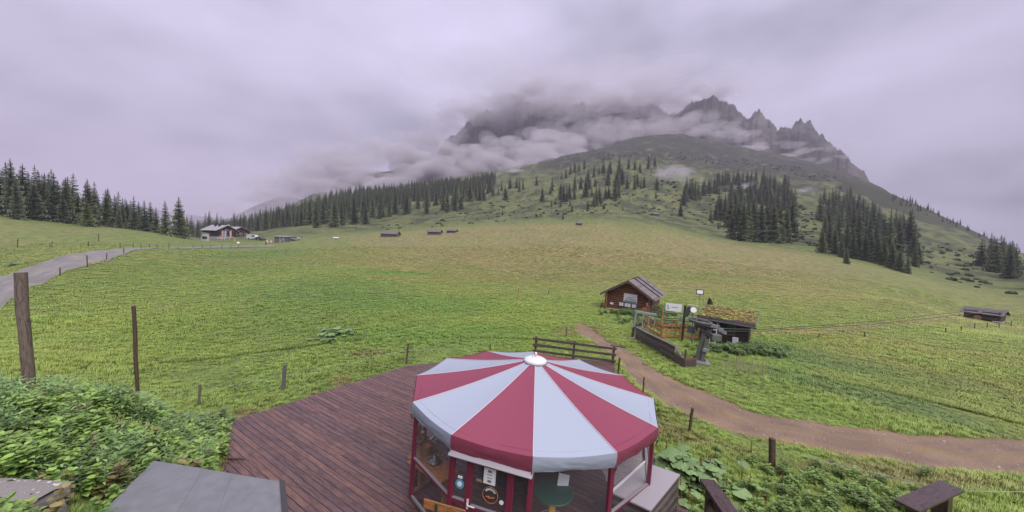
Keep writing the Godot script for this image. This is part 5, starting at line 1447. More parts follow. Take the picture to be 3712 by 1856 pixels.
	for k in 3:
		mb = MB.new()
		mb.tube([Vector3(0.78 + 0.12 * k, 2.06 - 0.05 * k, 0.22), Vector3(0.78 + 0.12 * k, 2.06 - 0.05 * k, 0.32)], [0.09], 12)
		part("guide_roller", mb, M.steel, m)
	for k in 4:
		mb = MB.new()
		var x := -0.45 + 0.22 * k
		mb.tube([Vector3(x, 2.1, 0.15), Vector3(x - 0.1, 1.9, 0.3), Vector3(x + 0.05, 1.7, 0.25)], [0.025], 6)
		part("hose", mb, M.iron, m)
	# hauling ropes
	var ra := [Vector3(11.43, 1.96, -20.00), Vector3(16.00, 1.44, -22.60), Vector3(32.81, 0.57, -32.00), Vector3(64.05, -0.05, -48.00), Vector3(80.65, -0.18, -56.00), Vector3(181.09, 1.69, -95.00)]
	var rb := [Vector3(11.61, 1.81, -20.00), Vector3(16.21, 1.27, -22.90), Vector3(32.83, 0.32, -32.00), Vector3(64.09, -0.48, -48.00), Vector3(80.70, -0.75, -56.00), Vector3(181.22, 0.42, -95.00)]
	wire("haul_rope", ra, 0.0, 0.022, M.cable, "upper of the two lift ropes running right from the mast", "", "rope")
	wire("haul_rope", rb, 0.0, 0.022, M.cable, "lower of the two lift ropes running right from the mast", "", "rope")
	# low plank wall between track and lift
	var wl := thing("plank_wall", on_ground(Vector3(8.78, 0, -24.6)), "low curved wall of weathered planks beside the dirt track", "wall")
	var bend := [Vector3(0, 0, 0), Vector3(0.16, 0, 1.5), Vector3(0.42, 0, 3.1), Vector3(0.62, 0, 4.5), Vector3(0.70, 0, 5.55)]
	for s in 4:
		for k in 5:
			if s == 3 and k > 2: continue
			mb = MB.new()
			mb.off = Vector2(rng.randf() * 4, rng.randf())
			var hh := 0.165
			var a: Vector3 = bend[s] + Vector3(0, 0.07 + hh * k, 0); var b: Vector3 = bend[s + 1] + Vector3(0, 0.07 + hh * k, 0)
			mb.bar(a + Vector3(rng.randf_range(-0.01, 0.01), 0, 0), b + Vector3(rng.randf_range(-0.01, 0.01), 0, 0), 0.06, hh - 0.012, Vector3.UP)
			part("plank", mb, [M.wall_plank, M.fence_wood, M.grey_wood, M.wall_plank][rng.randi() % 4], wl)
		mb = MB.new()
		if s < 3:
			mb.bar(bend[s] + Vector3(0, 0.865, 0), bend[s + 1] + Vector3(0, 0.865, 0), 0.2, 0.05)
			part("capping", mb, M.grey_wood, wl)
	mb = MB.new()
	mb.bar(bend[3] + Vector3(0.05, 0.87, 0.0), bend[3] + Vector3(0.12, 0.5, 0.55), 0.16, 0.05)
	part("capping", mb, M.grey_wood, wl)
	for k in 3:
		mb = MB.new()
		mb.bar(bend[4] + Vector3(0.0, 0.07 + 0.165 * k, 0.03), bend[4] + Vector3(0.78, 0.07 + 0.165 * k, -0.28), 0.06, 0.152)
		part("plank", mb, M.fence_wood if k < 2 else M.boards[5], wl)
	mb = MB.new()
	mb.bar(bend[4] + Vector3(0.05, -0.2, -0.06), bend[4] + Vector3(0.08, 0.95, -0.06), 0.07, 0.07, Vector3(0, 0, 1))
	part("post", mb, M.iron, wl)
	# fresh larch fence with tall posts and two dark pipes
	var fn := thing("larch_fence", on_ground(Vector3(10.5, 0, -27.7)), "fresh orange larch fence with tall posts behind the plank wall", "fence")
	var F := [Vector3(0, 0, 0), Vector3(0.15, 0, 2.75), Vector3(1.7, 0, 2.5), Vector3(2.85, 0, 2.85)]
	for k in [[F[0], 2.05, 0.05], [F[1], 2.15, -0.02], [F[2], 1.95, 0.1]]:
		mb = MB.new()
		mb.bar(k[0] + Vector3(0, -0.2, 0), k[0] + Vector3(k[2] + 0.1, k[1], 0), 0.09, 0.09, Vector3(0, 0, 1), 0.01)
		part("post", mb, M.orange_wood, fn)
	for s in 3:
		for k in 3:
			mb = MB.new()
			mb.off = Vector2(rng.randf() * 4, rng.randf())
			var y: float = [0.95, 0.58, 0.22][k] + (0.12 if s == 0 else 0.0) * (1.0 - k * 0.4)
			mb.bar(F[s] + Vector3(0, y, 0.06), F[s + 1] + Vector3(0, [0.95, 0.58, 0.22][k] - 0.0, 0.06), 0.035, 0.15)
			part("rail", mb, M.orange_wood, fn)
	for k in 9:
		mb = MB.new()
		var f := (k + 0.6) / 9.0
		var p: Vector3 = F[0].lerp(F[1], f * 2.0) if f < 0.5 else F[1].lerp(F[2], (f - 0.5) * 2.0)
		var b := rng.randf_range(-0.05, 0.25)
		mb.bar(p + Vector3(0, b, 0.1), p + Vector3(0.06, b + rng.randf_range(0.95, 1.35), 0.1), 0.045, 0.045, Vector3(0, 0, 1))
		part("picket", mb, M.orange_wood, fn)
	for y in [1.72, 1.36, 1.22]:
		mb = MB.new()
		mb.tube([F[0] + Vector3(0.1, y + 0.08, -0.05), F[1] + Vector3(0.5, y + 0.02, -0.4), F[2] + Vector3(0.4, y, -0.2), F[3] + Vector3(0.2, y - 0.05, -0.1)], [0.03], 7)
		part("pipe", mb, M.iron, fn)
	# grey steel gate frame
	var g := thing("steel_portal", on_ground(Vector3(8.72, 0, -24.95)), "grey steel frame standing at the left end of the plank wall", "frame")
	for k in [[Vector3(0, 0.55, 0), Vector3(0.12, 1.83, 0), 0.12, "upright"], [Vector3(0.05, 1.86, 0), Vector3(1.62, 1.66, -0.15), 0.17, "beam"], [Vector3(0.55, 0, 0.1), Vector3(0.62, 1.72, 0), 0.07, "leg"], [Vector3(1.0, 0, -0.1), Vector3(1.08, 1.7, -0.1), 0.07, "leg"], [Vector3(1.45, 0.5, -0.1), Vector3(1.52, 1.62, -0.12), 0.05, "leg"]]:
		mb = MB.new()
		mb.bar(k[0], k[1], k[2], k[2], Vector3(0, 0, 1), 0.008)
		part(k[3], mb, M.steel, g)
	mb = MB.new()
	mb.bar(Vector3(-0.05, -0.1, 0), Vector3(0.02, 0.75, 0), 0.16, 0.16, Vector3(0, 0, 1))
	part("foot", mb, M.iron, g)
	mb = MB.new()
	mb.bar(Vector3(0.02, 0.8, 0.02), Vector3(0.4, 0.74, 0.02), 0.16, 0.12)
	part("clamp", mb, M.iron, g)
	mb = MB.new()
	mb.box(Transform3D(Basis(), Vector3(-0.1, 0.0, 0.05)), Vector3(0.5, 0.14, 0.5))
	part("footing", mb, M.stone, g)
	# information board
	var sg := thing("map_board", on_ground(Vector3(14.1, 0, -30.8)), "white map board on two thin legs behind the larch fence", "sign", "", deg_to_rad(-12))
	sg.rotation.z = deg_to_rad(-2.5)
	mb = MB.new()
	mb.box(Transform3D(Basis(), Vector3(0, 1.3, 0)), Vector3(1.3, 0.66, 0.04))
	part("panel", mb, M.paper, sg)
	for k in 3:
		mb = MB.new()
		mb.box(Transform3D(Basis(Vector3(0, 0, 1), 0.5 * k - 0.4), Vector3(-0.5 + 0.03 * k, 1.42 - 0.14 * k, 0.024)), Vector3(0.16, 0.07, 0.006))
		part("print", mb, M.green_print, sg)
	for k in 4:
		mb = MB.new()
		mb.box(Transform3D(Basis(Vector3(0, 0, 1), 0.25 * k - 0.3), Vector3(-0.12 + 0.13 * k, 1.3 + 0.05 * (k % 2), 0.024)), Vector3(0.14, 0.05, 0.006))
		part("print", mb, M.slate_ink, sg)
	for k in [-0.55, 0.6]:
		mb = MB.new()
		mb.tube([Vector3(k, -0.3, 0.0), Vector3(k, 1.2, 0.0)], [0.025], 6)
		part("leg", mb, M.steel, sg)
	# floodlight, round lamp, post behind the hut
	var fl := thing("floodlight", on_ground(Vector3(18.2, 0, -34.4)), "floodlight on a thin grey pole behind the turf roofed hut", "lamp", "", deg_to_rad(-28))
	mb = MB.new()
	mb.tube([Vector3(0, -0.3, 0), Vector3(0.05, 2.1, 0)], [0.03], 6)
	part("pole", mb, M.steel, fl)
	mb = MB.new()
	mb.box(Transform3D(Basis(Vector3.RIGHT, -0.3), Vector3(0.05, 2.34, 0)), Vector3(0.66, 0.5, 0.18), 0.03)
	part("housing", mb, M.machine, fl)
	mb = MB.new()
	mb.box(Transform3D(Basis(Vector3.RIGHT, -0.3), Vector3(0.05, 2.33, 0.1)), Vector3(0.5, 0.34, 0.03))
	part("lamp_glass", mb, M.paper, fl)
	mb = MB.new()
	mb.tube([Vector3(-0.95, 1.02, 0), Vector3(0.02, 0.98, 0)], [0.025], 6)
	part("crossbar", mb, M.paper, fl)
	var rl := thing("round_lamp", on_ground(Vector3(12.2, 0, -23.9)), "round white lamp on a bent post left of the turf roof", "lamp", "", deg_to_rad(-15))
	mb = MB.new()
	mb.tube([Vector3(0.1, -0.2, 0.1), Vector3(0.08, 1.6, 0.1), Vector3(0.05, 2.0, 0.05), Vector3(0.1, 2.3, 0)], [0.045], 8)
	part("post", mb, M.grey_wood, rl)
	mb = MB.new()
	mb.tube([Vector3(0.1, 2.28, -0.05), Vector3(0.1, 2.32, 0.06)], [0.2, 0.19], 24)
	part("lamp_glass", mb, M.white, rl)
	mb = MB.new()
	mb.tube([Vector3(0.1, 2.25, -0.4), Vector3(0.1, 2.28, -0.05)], [0.16, 0.2], 20)
	mb.box(Transform3D(Basis(Vector3(0, 0, 1), -0.35), Vector3(-0.2, 2.15, -0.15)), Vector3(0.22, 0.7, 0.3))
	part("housing", mb, M.iron, rl)
	post("dark_post", on_ground(Vector3(12.0, 0, -24.6)), 2.5, 0.07, M.dark_wood, "dark upright post just left of the round white lamp", "", 2.0, true)
	mb = MB.new()
	mb.tube([Vector3(0, -0.2, 0), Vector3(0.03, 0.5, 0), Vector3(0, 0.9, 0), Vector3(-0.05, 1.15, 0)], [0.26, 0.3, 0.2, 0.05], 9)
	single("carved_stump", mb, M.dark_wood, on_ground(Vector3(21.6, 0, -38.6), 0.1), "dark weathered stump standing up behind the turf roofed hut", "stump")

# ------------------------------------------------------------------ pasture fences, barn
func pasture() -> void:
	var big := [[Vector3(-11.33, 2.09, -8.37), 3.09]]
	post("gate_post", big[0][0], big[0][1], 0.105, M.post_wood, "thick grey round post, tallest, at the left edge", "", -3.0)
	var tall := [[Vector3(-11.51, 0.66, -11.01), 3.26]]
	post("fence_post", tall[0][0], tall[0][1], 0.05, M.brown_post, "tall thin brown pole rising from the weeds left of the deck", "", -1.8)
	var st := [[Vector3(-11.54, -0.20, -13.22), 0.77]]
	post("fence_stake", st[0][0], st[0][1], 0.045, M.post_wood, "short leaning stake in the grass between tall pole and deck", "", 3.0)
	var dp := [[Vector3(-9.61, -0.34, -15.14), 1.09]]
	post("fence_post", on_ground(dp[0][0]), dp[0][1], 0.065, M.grey_wood, "short grey squared post behind the back edge of the deck", "", 4.0, true)
	var mid := [[Vector3(-5.26, -0.20, -18.34), 1.12], [Vector3(-1.08, -0.19, -20.70), 0.56], [Vector3(5.59, -0.15, -17.92), 0.88], [Vector3(6.04, -0.15, -15.64), 0.77], [Vector3(6.53, -0.13, -12.49), 0.85], [Vector3(7.92, 0.04, -10.35), 0.83]]
	var names := ["thin dark post at the far left corner of the deck", "thin post behind the striped tent roof, left of its hub", "dark post beside the track just right of the rail fence", "thin post beside the track right of the tent roof", "leaning dark post between the daisies and the dirt track", "thick dark post by the track, nearest and rightmost"]
	for k in 6:
		post("fence_post", on_ground(mid[k][0]), mid[k][1], [0.04, 0.035, 0.05, 0.035, 0.05, 0.075][k], M.brown_post, names[k], "", [3.5, 2, 4, 1, 4.5, -3.5][k], k == 5)
	# electric fence wire: from the left edge round the deck, and along the track
	var T := func(p: Vector3, h: float) -> Vector3: return p + Vector3(0, h, 0)
	var e0: Vector3 = Vector3(-11.77, 2.94, -8.00)
	var near_end: Vector3 = Vector3(-9.36, 2.51, -6.40)
	wire("fence_wire", [e0, T.call(big[0][0], 0.28)], 0.03, 0.0065, M.wire, "pale wire from the left edge to the thick post", "")
	wire("fence_wire", [near_end, T.call(big[0][0], 0.16)], 0.01, 0.008, M.wire, "white wire rising from the lower left edge to the thick post", "")
	wire("fence_wire", [T.call(big[0][0], 0.2), T.call(tall[0][0], 0.52)], 0.02, 0.0065, M.wire, "pale wire between the thick post and the tall pole", "")
	wire("fence_wire", [T.call(tall[0][0], 0.52), T.call(st[0][0], 0.48), T.call(on_ground(dp[0][0]), 0.62), T.call(on_ground(mid[0][0]), 0.75)], 0.02, 0.0065, M.wire, "pale wire from the tall pole along the grass behind the deck", "")
	wire("fence_wire", [T.call(on_ground(mid[0][0]), 0.75), T.call(on_ground(mid[1][0]), 0.4)], 0.02, 0.0065, M.wire, "pale wire behind the striped tent roof", "")
	wire("fence_wire", [T.call(on_ground(mid[3][0]), 0.6), T.call(on_ground(mid[4][0]), 0.55), T.call(on_ground(mid[5][0]), 0.5), Vector3(11.08, 0.65, -8.60), Vector3(15.83, 0.25, -9.40)], 0.02, 0.0075, M.wire, "pale wire sagging along the near side of the dirt track", "")
	# posts along the gravel road
	var road := [[Vector3(-41.06, 0.58, -30.24), 1.15], [Vector3(-47.91, 1.06, -37.86), 0.85], [Vector3(-51.44, 1.51, -43.26), 1.40], [Vector3(-55.60, 1.91, -48.99), 0.98], [Vector3(-64.25, 2.10, -59.11), 0.92], [Vector3(-75.28, 2.25, -72.52), 1.05], [Vector3(-76.09, 2.11, -79.25), 1.41], [Vector3(-76.45, 2.33, -69.69), 1.09], [Vector3(-80.86, 2.48, -76.27), 0.85], [Vector3(-80.03, 2.40, -78.87), 0.79], [Vector3(-80.22, 2.38, -80.74), 0.81], [Vector3(-75.71, 2.01, -80.92), 0.63], [Vector3(-81.38, 2.02, -91.21), 0.91], [Vector3(-82.54, 1.92, -95.24), 0.85], [Vector3(-83.62, 1.83, -99.16), 0.77], [Vector3(-84.54, 1.73, -104.10), 1.04], [Vector3(-82.80, 1.67, -105.28), 0.94], [Vector3(-82.07, 1.67, -107.23), 0.84]]
	for k in road.size():
		post("roadside_post", on_ground(road[k][0]), clampf(road[k][1], 0.6, 1.5), 0.055, M.brown_post, "dark thin post in the row along the near edge of the gravel road" if k not in [7, 8, 9, 10] else "dark thin post on the far side of the gravel road at its crest", "posts along the gravel road" if k not in [7, 8, 9, 10] else "posts on the far side of the road", rng.randf_range(-2, 2))
	var lf := [[Vector3(-92.86, 1.96, -67.08), 1.57], [Vector3(-84.19, 2.40, -70.98), 1.11], [Vector3(-94.37, 3.27, -81.56), 1.63], [Vector3(-165.70, 9.11, -122.32), 0.95]]
	var ln := ["reddish stake alone in the far left pasture", "dark post in the turf just beyond the road crest", "thin stake high in the pasture below the left wood", "short post close under the left wood"]
	for k in 4:
		post("pasture_post", on_ground(lf[k][0]), clampf(lf[k][1], 0.6, 1.7), 0.07, M.brown_post, ln[k], "", 1.0)
	var br := [[Vector3(-89.34, 2.22, -69.33), 1.31], [Vector3(-88.98, 2.16, -68.82), 0.92]]
	for k in 2:
		post("pasture_stake", on_ground(br[k][0]), clampf(br[k][1], 0.6, 1.5), 0.06, M.post_wood, "pale stake of a close pair in the left pasture", "pair of stakes in the left pasture", 4.0 - 9.0 * k)
	var fr := [[Vector3(23.43, 0.00, -26.85), 0.27], [Vector3(28.02, -0.00, -28.00), 0.32], [Vector3(39.00, -0.11, -31.80), 0.39], [Vector3(42.47, -0.27, -33.43), 0.45], [Vector3(52.03, -1.29, -39.81), 0.63], [Vector3(57.80, -1.75, -43.06), 0.68], [Vector3(64.73, -2.33, -47.05), 0.69], [Vector3(71.47, -2.83, -50.72), 0.91], [Vector3(14.17, -0.06, -44.40), 0.50], [Vector3(11.89, -0.07, -45.18), 0.41], [Vector3(0.85, 0.01, -39.78), 1.34], [Vector3(4.81, -0.02, -45.04), 0.61], [Vector3(3.98, -0.07, -24.73), 0.73]]
	for k in fr.size():
		post("far_post", on_ground(fr[k][0]), clampf(fr[k][1], 0.4, 1.4), 0.045, M.post_wood if k != 10 else M.orange_wood, ["thin post in the row below the hay barn", "thin post in the meadow left of the log hut", "orange marker stake in the middle of the meadow", "thin post left of the rail fence by the track"][0 if k < 8 else 2 if k == 10 else 3 if k == 12 else 1], ["posts below the hay barn", "meadow posts", "", ""][0 if k < 8 else 2 if k == 10 else 3 if k == 12 else 1], 1.0)
	wire("fence_wire", [on_ground(Vector3(19.34, -0.00, -27.91), 0.5), on_ground(Vector3(23.66, 0.00, -27.12), 0.55), on_ground(Vector3(28.30, -0.00, -28.29), 0.55), on_ground(Vector3(39.00, -0.11, -31.80), 0.5), on_ground(Vector3(71.47, -2.83, -50.72), 0.5)], 0.02, 0.012, M.post_wood, "thin brown wire along the row of posts below the barn", "")
	# rail fence at the back of the deck
	var f := thing("rail_fence", Vector3(1.50, 0.0, -20.1), "dark wooden rail fence at the back corner of the deck", "fence", "", deg_to_rad(-10.5))
	f.rotation.z = deg_to_rad(-2.0)
	var mb: MB
	for k in 3:
		mb = MB.new()
		mb.bar(Vector3(2.13 * k, -0.3, 0), Vector3(2.13 * k + 0.03, 1.10, 0), 0.12, 0.14, Vector3(0, 0, 1), 0.012)
		part("post", mb, M.fence_wood, f)
	for k in 3:
		mb = MB.new()
		mb.off = Vector2(rng.randf() * 3, rng.randf())
		mb.bar(Vector3(-0.15, 0.98 - 0.34 * k, 0.08), Vector3(4.42, 0.96 - 0.34 * k, 0.08), 0.05, 0.13, Vector3.UP, 0.008)
		part("rail", mb, M.fence_wood, f)
	mb = MB.new()
	mb.bar(Vector3(4.1, 1.08, -0.1), Vector3(4.95, 1.02, -0.2), 0.09, 0.05)
	part("end_board", mb, M.fence_wood, f)
	# hay barn
	var bx := on_ground(Vector3(77.71, -3.30, -56.49), 0.15)
	var b := thing("hay_barn", bx + Vector3(0, 0, 0), "weathered grey log hay barn alone in the right meadow", "barn", "", deg_to_rad(-66))
	var L := 3.5; var W := 2.2; var hw := 1.15; var rise := 0.62
	mb = MB.new()
	mb.slab(PackedVector2Array([Vector2(-L + 0.1, -W + 0.1), Vector2(-0.1, -W + 0.1), Vector2(-0.1, -0.1), Vector2(-L + 0.1, -0.1)]), -0.3, hw)
	part("inner_wall", mb, M.dark_fill, b)
	for k in 8:
		var y := 0.09 + 0.18 * k
		for seg in [[-L, -L * 0.66], [-L * 0.45, 0.0]]:
			mb = MB.new()
			mb.off = Vector2(rng.randf() * 4, rng.randf())
			mb.tube([Vector3(seg[0] - 0.15, y, 0), Vector3(seg[1] + 0.15, y, 0)], [0.092], 8)
			part("wall_log", mb, M.grey_wood if k % 3 else M.fence_wood, b)
		mb = MB.new()
		mb.tube([Vector3(0, y + 0.05, 0.2), Vector3(0, y + 0.05, -W - 0.2)], [0.092], 8)
		part("wall_log", mb, M.fence_wood, b)
	for k in 3:
		mb = MB.new()
		mb.tube([Vector3(-L, hw - 0.1 - 0.16 * k, 0), Vector3(0, hw - 0.1 - 0.16 * k, 0)], [0.07], 8)
		if k == 0: part("wall_log", mb, M.fence_wood, b)
	for s in [0.0, 1.0]:
		for k in 5:
			mb = MB.new()
			mb.off = Vector2(rng.randf() * 4, rng.randf())
			var a := Vector3(0, hw - 0.2, 0.42).lerp(Vector3(0, hw + rise, -W / 2), (k + 0.5) / 5.0)
			var sl := atan2(rise + 0.2, W / 2 + 0.42)
			if s > 0.5: a.z = -W - a.z
			mb.box(Transform3D(Basis(Vector3.UP, PI / 2) * Basis(Vector3(0, 0, 1), sl if s < 0.5 else -sl), Vector3(-L / 2, a.y + 0.06, a.z)), Vector3(0.46, 0.05, L + 1.0))
			part("roof_board", mb, M.shingle[k % 3], b)
	mb = MB.new()
	mb.bar(Vector3(-0.6, 0.02, 0.35), Vector3(0.5, 0.02, 0.3), 0.3, 0.12)
	single("white_slab", mb, M.white, bx, "white slab lying at the near corner of the hay barn", "slab").rotation.y = deg_to_rad(-66)
	mb = MB.new()
	mb.tube([Vector3(-2.1, 0.3, 0.2), Vector3(-2.1, 0.3, 0.55)], [0.42], 16)
	single("hay_roll", mb, M.tub_wood, bx, "round brown bale standing in the opening of the barn", "bale").rotation.y = deg_to_rad(-66)

# ------------------------------------------------------------------ deck
func deck() -> void:
	var yaw := deg_to_rad(-33.5)
	var o := thing("deck", Vector3.ZERO, "large wet deck of dark red brown planks round the striped tent", "deck", "", yaw)
	var inv := Transform3D(Basis(Vector3.UP, yaw), Vector3.ZERO).inverse()
	var P := PackedVector2Array()
	for q in deck_poly:
		var l := inv * Vector3(q.x, 0, q.y)
		P.append(Vector2(l.x, l.z))
	var lo := P[0]; var hi := P[0]
	for q in P:
		lo = lo.min(q); hi = hi.max(q)
	var pitch := 0.168
	var n := int((hi.y - lo.y) / pitch) + 1
	var joints := [0.31, 0.62, 0.12, 0.78, 0.45, 0.2, 0.9]
	for s in n:
		var y0 := lo.y + s * pitch
		var jagged := rng.randf_range(-0.05, 0.05)
		var strips := Geometry2D.intersect_polygons(PackedVector2Array([Vector2(lo.x - 1, y0), Vector2(hi.x + 1, y0), Vector2(hi.x + 1, y0 + pitch - 0.014), Vector2(lo.x - 1, y0 + pitch - 0.014)]), P)
		for st in strips:
			var a := INF; var b := -INF
			for q in st:
				a = minf(a, q.x); b = maxf(b, q.x)
			var cuts := [a - 1.0]
			var x: float = a + 1.5 + joints[s % 7] * 4.0
			while x < b - 0.8:
				cuts.append(x)
				x += 4.6
			cuts.append(b + 1.0)
			for k in cuts.size() - 1:
				var pieces := Geometry2D.intersect_polygons(st, PackedVector2Array([Vector2(cuts[k] + 0.004, y0 - 1), Vector2(cuts[k + 1] - 0.004, y0 - 1), Vector2(cuts[k + 1] - 0.004, y0 + 1), Vector2(cuts[k] + 0.004, y0 + 1)]))
				for pc in pieces:
					var mb := MB.new()
					mb.off = Vector2(rng.randf() * 5, rng.randf() * 5)
					mb.slab(pc, -0.045, rng.randf_range(-0.003, 0.003))
					part("plank", mb, M.boards[rng.randi() % 7], o)
	var under := MB.new()  # solid dark slab, added beneath the planks to block light
	under.slab(grow(P, -0.12), -0.42, -0.10)
	part("dark_underslab", under, M.dark_fill, o)

# ------------------------------------------------------------------ the tent
func bar_tent() -> void:
	var R := 3.3; var eave := 2.33
	var o := thing("bar_tent", Vector3(0.64, 0.0, -9.84), "round bar tent with maroon and pale striped twelve sided roof", "tent")
	o.rotation.z = deg_to_rad(-2.2)
	var ang := func(k: float) -> float: return 3.2 - k * PI / 6.0
	var rim := func(k: float, r: float, y: float) -> Vector3:
		# straight between corners
		var k0 := floorf(k); var f := k - k0
		var a := Vector3(cos(ang.call(k0)), 0, sin(ang.call(k0))); var b := Vector3(cos(ang.call(k0 + 1)), 0, sin(ang.call(k0 + 1)))
		return a.lerp(b, f) * r + Vector3(0, y, 0)
	for k in 12:
		var cm: Material = M.maroon if k % 2 == 0 else M.white_canvas
		var g := []
		for t in 11:
			var f := t / 10.0
			var row := []
			for s in 9:
				var e := s / 8.0
				var r := lerpf(0.22, R, f)
				var y := lerpf(3.06, eave, pow(f, 0.97)) - 0.045 * sin(PI * f) - 0.05 * sin(PI * e) * f + 0.010 * noise.get_noise_2d(k * 500.0 + e * 160.0, f * 300.0) * sin(PI * e)
				row.append(rim.call(k + e * 0.9999, r, y))
			g.append(row)
		var mb := MB.new()
		mb.sheet(g)
		if mb.n[40].y < 0: mb.turn()
		part("roof_panel", mb, cm, o)
		g = []
		for t in 9:
			var f := t / 8.0
			var row := []
			for s in 17:
				var e := s / 16.0
				var wr := (noise.get_noise_2d(k * 900.0 + e * 260.0, f * 900.0) * 0.045 + sin(e * 9.0 + k + f * 5.0) * 0.006) * sin(PI * e) * f
				var bulge := 0.012 * sin(PI * f) - 0.045 * f * f + wr + 0.012 * noise.get_noise_2d(k * 700.0 + e * 500.0, f * 2600.0) * smoothstep(0.1, 0.5, f)
				var low := 0.33 + 0.015 * sin(PI * e) if k != 2 else 0.37
				row.append(rim.call(k + e * 0.9999, R + 0.012 + bulge, eave - 0.05 * sin(PI * e) * (1.0 - f) - low * f + 0.01))
			g.append(row)
		mb = MB.new()
		mb.sheet(g)
		if mb.n[40].dot(Vector3(mb.v[40].x, 0, mb.v[40].z)) < 0: mb.turn()
		part("valance", mb, cm, o)
		var line := []
		for t in 11:
			var f := t / 10.0
			line.append(rim.call(float(k), lerpf(0.22, R, f), lerpf(3.06, eave, pow(f, 0.97)) - 0.045 * sin(PI * f) + 0.006))
		mb = MB.new()
		mb.tube(line, [0.011], 5)
		part("seam", mb, M.seam, o)
		line = []
		for s in 9:
			var e := s / 8.0
			line.append(rim.call(k + e * 0.9999, R * 0.955, lerpf(3.06, eave, 0.957) - 0.006 - 0.05 * sin(PI * e) * 0.955))
		mb = MB.new()
		mb.tube(line, [0.009], 5)
		part("hem", mb, cm, o)
		# frame
		mb = MB.new()
		mb.bar(rim.call(float(k), R - 0.1, 0.0), rim.call(float(k), R - 0.1, eave - 0.08), 0.11, 0.09, Vector3(cos(ang.call(float(k))), 0, sin(ang.call(float(k)))), 0.01)
		part("frame_post", mb, M.frame, o)
		var a: Vector3 = rim.call(float(k), R - 0.1, 0.0); var b: Vector3 = rim.call(k + 0.9999, R - 0.1, 0.0)
		mb = MB.new()
		mb.bar(a + Vector3(0, 0.05, 0), b + Vector3(0, 0.05, 0), 0.05, 0.06)
		part("floor_rail", mb, M.alu, o)
		mb = MB.new()
		mb.bar(a + Vector3(0, eave - 0.14, 0), b + Vector3(0, eave - 0.14, 0), 0.06, 0.07)
		part("top_rail", mb, M.frame, o)
		var along: Vector3 = (b - a).normalized()
		if k != 2:
			mb = MB.new()
			mb.bar(a + Vector3(0, 0.97, 0), b + Vector3(0, 0.97, 0), 0.06, 0.06)
			part("middle_rail", mb, M.frame, o)
			mb = MB.new()
			mb.bar(a + Vector3(0, 1.008, 0), b + Vector3(0, 1.008, 0), 0.065, 0.012)
			part("rail_trim", mb, M.alu, o)
			for y in [[0.09, 0.93], [1.02, eave - 0.18]]:
				mb = MB.new()
				mb.quad(a + along * 0.05 + Vector3(0, y[0], 0), b - along * 0.05 + Vector3(0, y[0], 0), b - along * 0.05 + Vector3(0, y[1], 0), a + along * 0.05 + Vector3(0, y[1], 0))
				part("clear_pane", mb, M.clear_pane, o)
		else:
			# the door side: side light, door, side light
			var L := a.distance_to(b)
			var nn: Vector3 = Vector3((a + b).x, 0, (a + b).z).normalized()
			for f in [0.24, 0.76]:
				mb = MB.new()
				mb.bar(a.lerp(b, f), a.lerp(b, f) + Vector3(0, eave - 0.2, 0), 0.14, 0.07, nn, 0.01)
				part("door_jamb", mb, M.frame, o)
			for sp in [[0.03, 0.2, 0.97], [0.28, 0.72, 0.92], [0.8, 0.97, 0.97]]:
				var p: Vector3 = a.lerp(b, sp[0]); var q: Vector3 = a.lerp(b, sp[1])
				mb = MB.new()
				mb.bar(p + Vector3(0, sp[2], 0), q + Vector3(0, sp[2], 0), 0.06, 0.08)
				part("middle_rail", mb, M.frame, o)
				mb = MB.new()
				mb.bar(p + Vector3(0, sp[2] + 0.047, 0), q + Vector3(0, sp[2] + 0.047, 0), 0.065, 0.014)
				part("rail_trim", mb, M.alu, o)
				for y in [[0.09, sp[2] - 0.05], [sp[2] + 0.05, eave - 0.3]]:
					mb = MB.new()
					mb.quad(p + Vector3(0, y[0], 0), q + Vector3(0, y[0], 0), q + Vector3(0, y[1], 0), p + Vector3(0, y[1], 0))
					part("clear_pane", mb, M.clear_pane, o)
			mb = MB.new()
			mb.bar(a - along * 0.05 + nn * 0.1 + Vector3(0, eave - 0.36, 0), b + along * 0.05 + nn * 0.1 + Vector3(0, eave - 0.36, 0), 0.13, 0.04, Vector3.UP + nn * 0.9, 0.008)
			part("door_canopy", mb, M.alu, o)
			var hd: Vector3 = a.lerp(b, 0.25) + nn * 0.07 + Vector3(0, 1.0, 0)
			mb = MB.new()
			mb.tube([hd - nn * 0.05, hd, hd + along * 0.03 + nn * 0.02, hd + along * 0.17 + nn * 0.02], [0.014], 8)
			mb.bar(hd - nn * 0.02 + Vector3(0, -0.1, 0), hd - nn * 0.02 + Vector3(0, 0.1, 0), 0.04, 0.015, nn)
			part("door_handle", mb, M.white, o)
			var bas := Basis(along, Vector3.UP, along.cross(Vector3.UP))
			# print on the panes
			for st in [[0.5, 1.66, 0.25, 0.32, M.paper, "sticker"], [0.37, 1.52, 0.12, 0.06, M.tub_wood, "sticker"], [0.12, 1.47, 0.10, 0.055, M.paper, "sticker"]]:
				mb = MB.new()
				mb.box(Transform3D(bas, a.lerp(b, st[0]) + nn * 0.012 + Vector3(0, st[1], 0)), Vector3(st[2], st[3], 0.006))
				part(st[5], mb, st[4], o)
			for st in [[0.12, 1.33, 0.095, M.blue_print], [0.12, 1.335, 0.05, M.paper], [0.67, 1.22, 0.045, M.paper]]:
				mb = MB.new()
				var c: Vector3 = a.lerp(b, st[0]) + nn * (0.012 if st[2] != 0.05 else 0.02) + Vector3(0, st[1], 0)
				mb.tube([c, c + nn * 0.008], [st[2]], 20)
				part("sticker", mb, st[3], o)
			var c0: Vector3 = a.lerp(b, 0.525) + nn * 0.014 + Vector3(0, 1.30, 0)
			mb = MB.new()
			mb.tube([c0 - nn * 0.004, c0 + nn * 0.002], [0.165], 32)
			part("sticker", mb, M.dark_fill, o)
			var ring := []
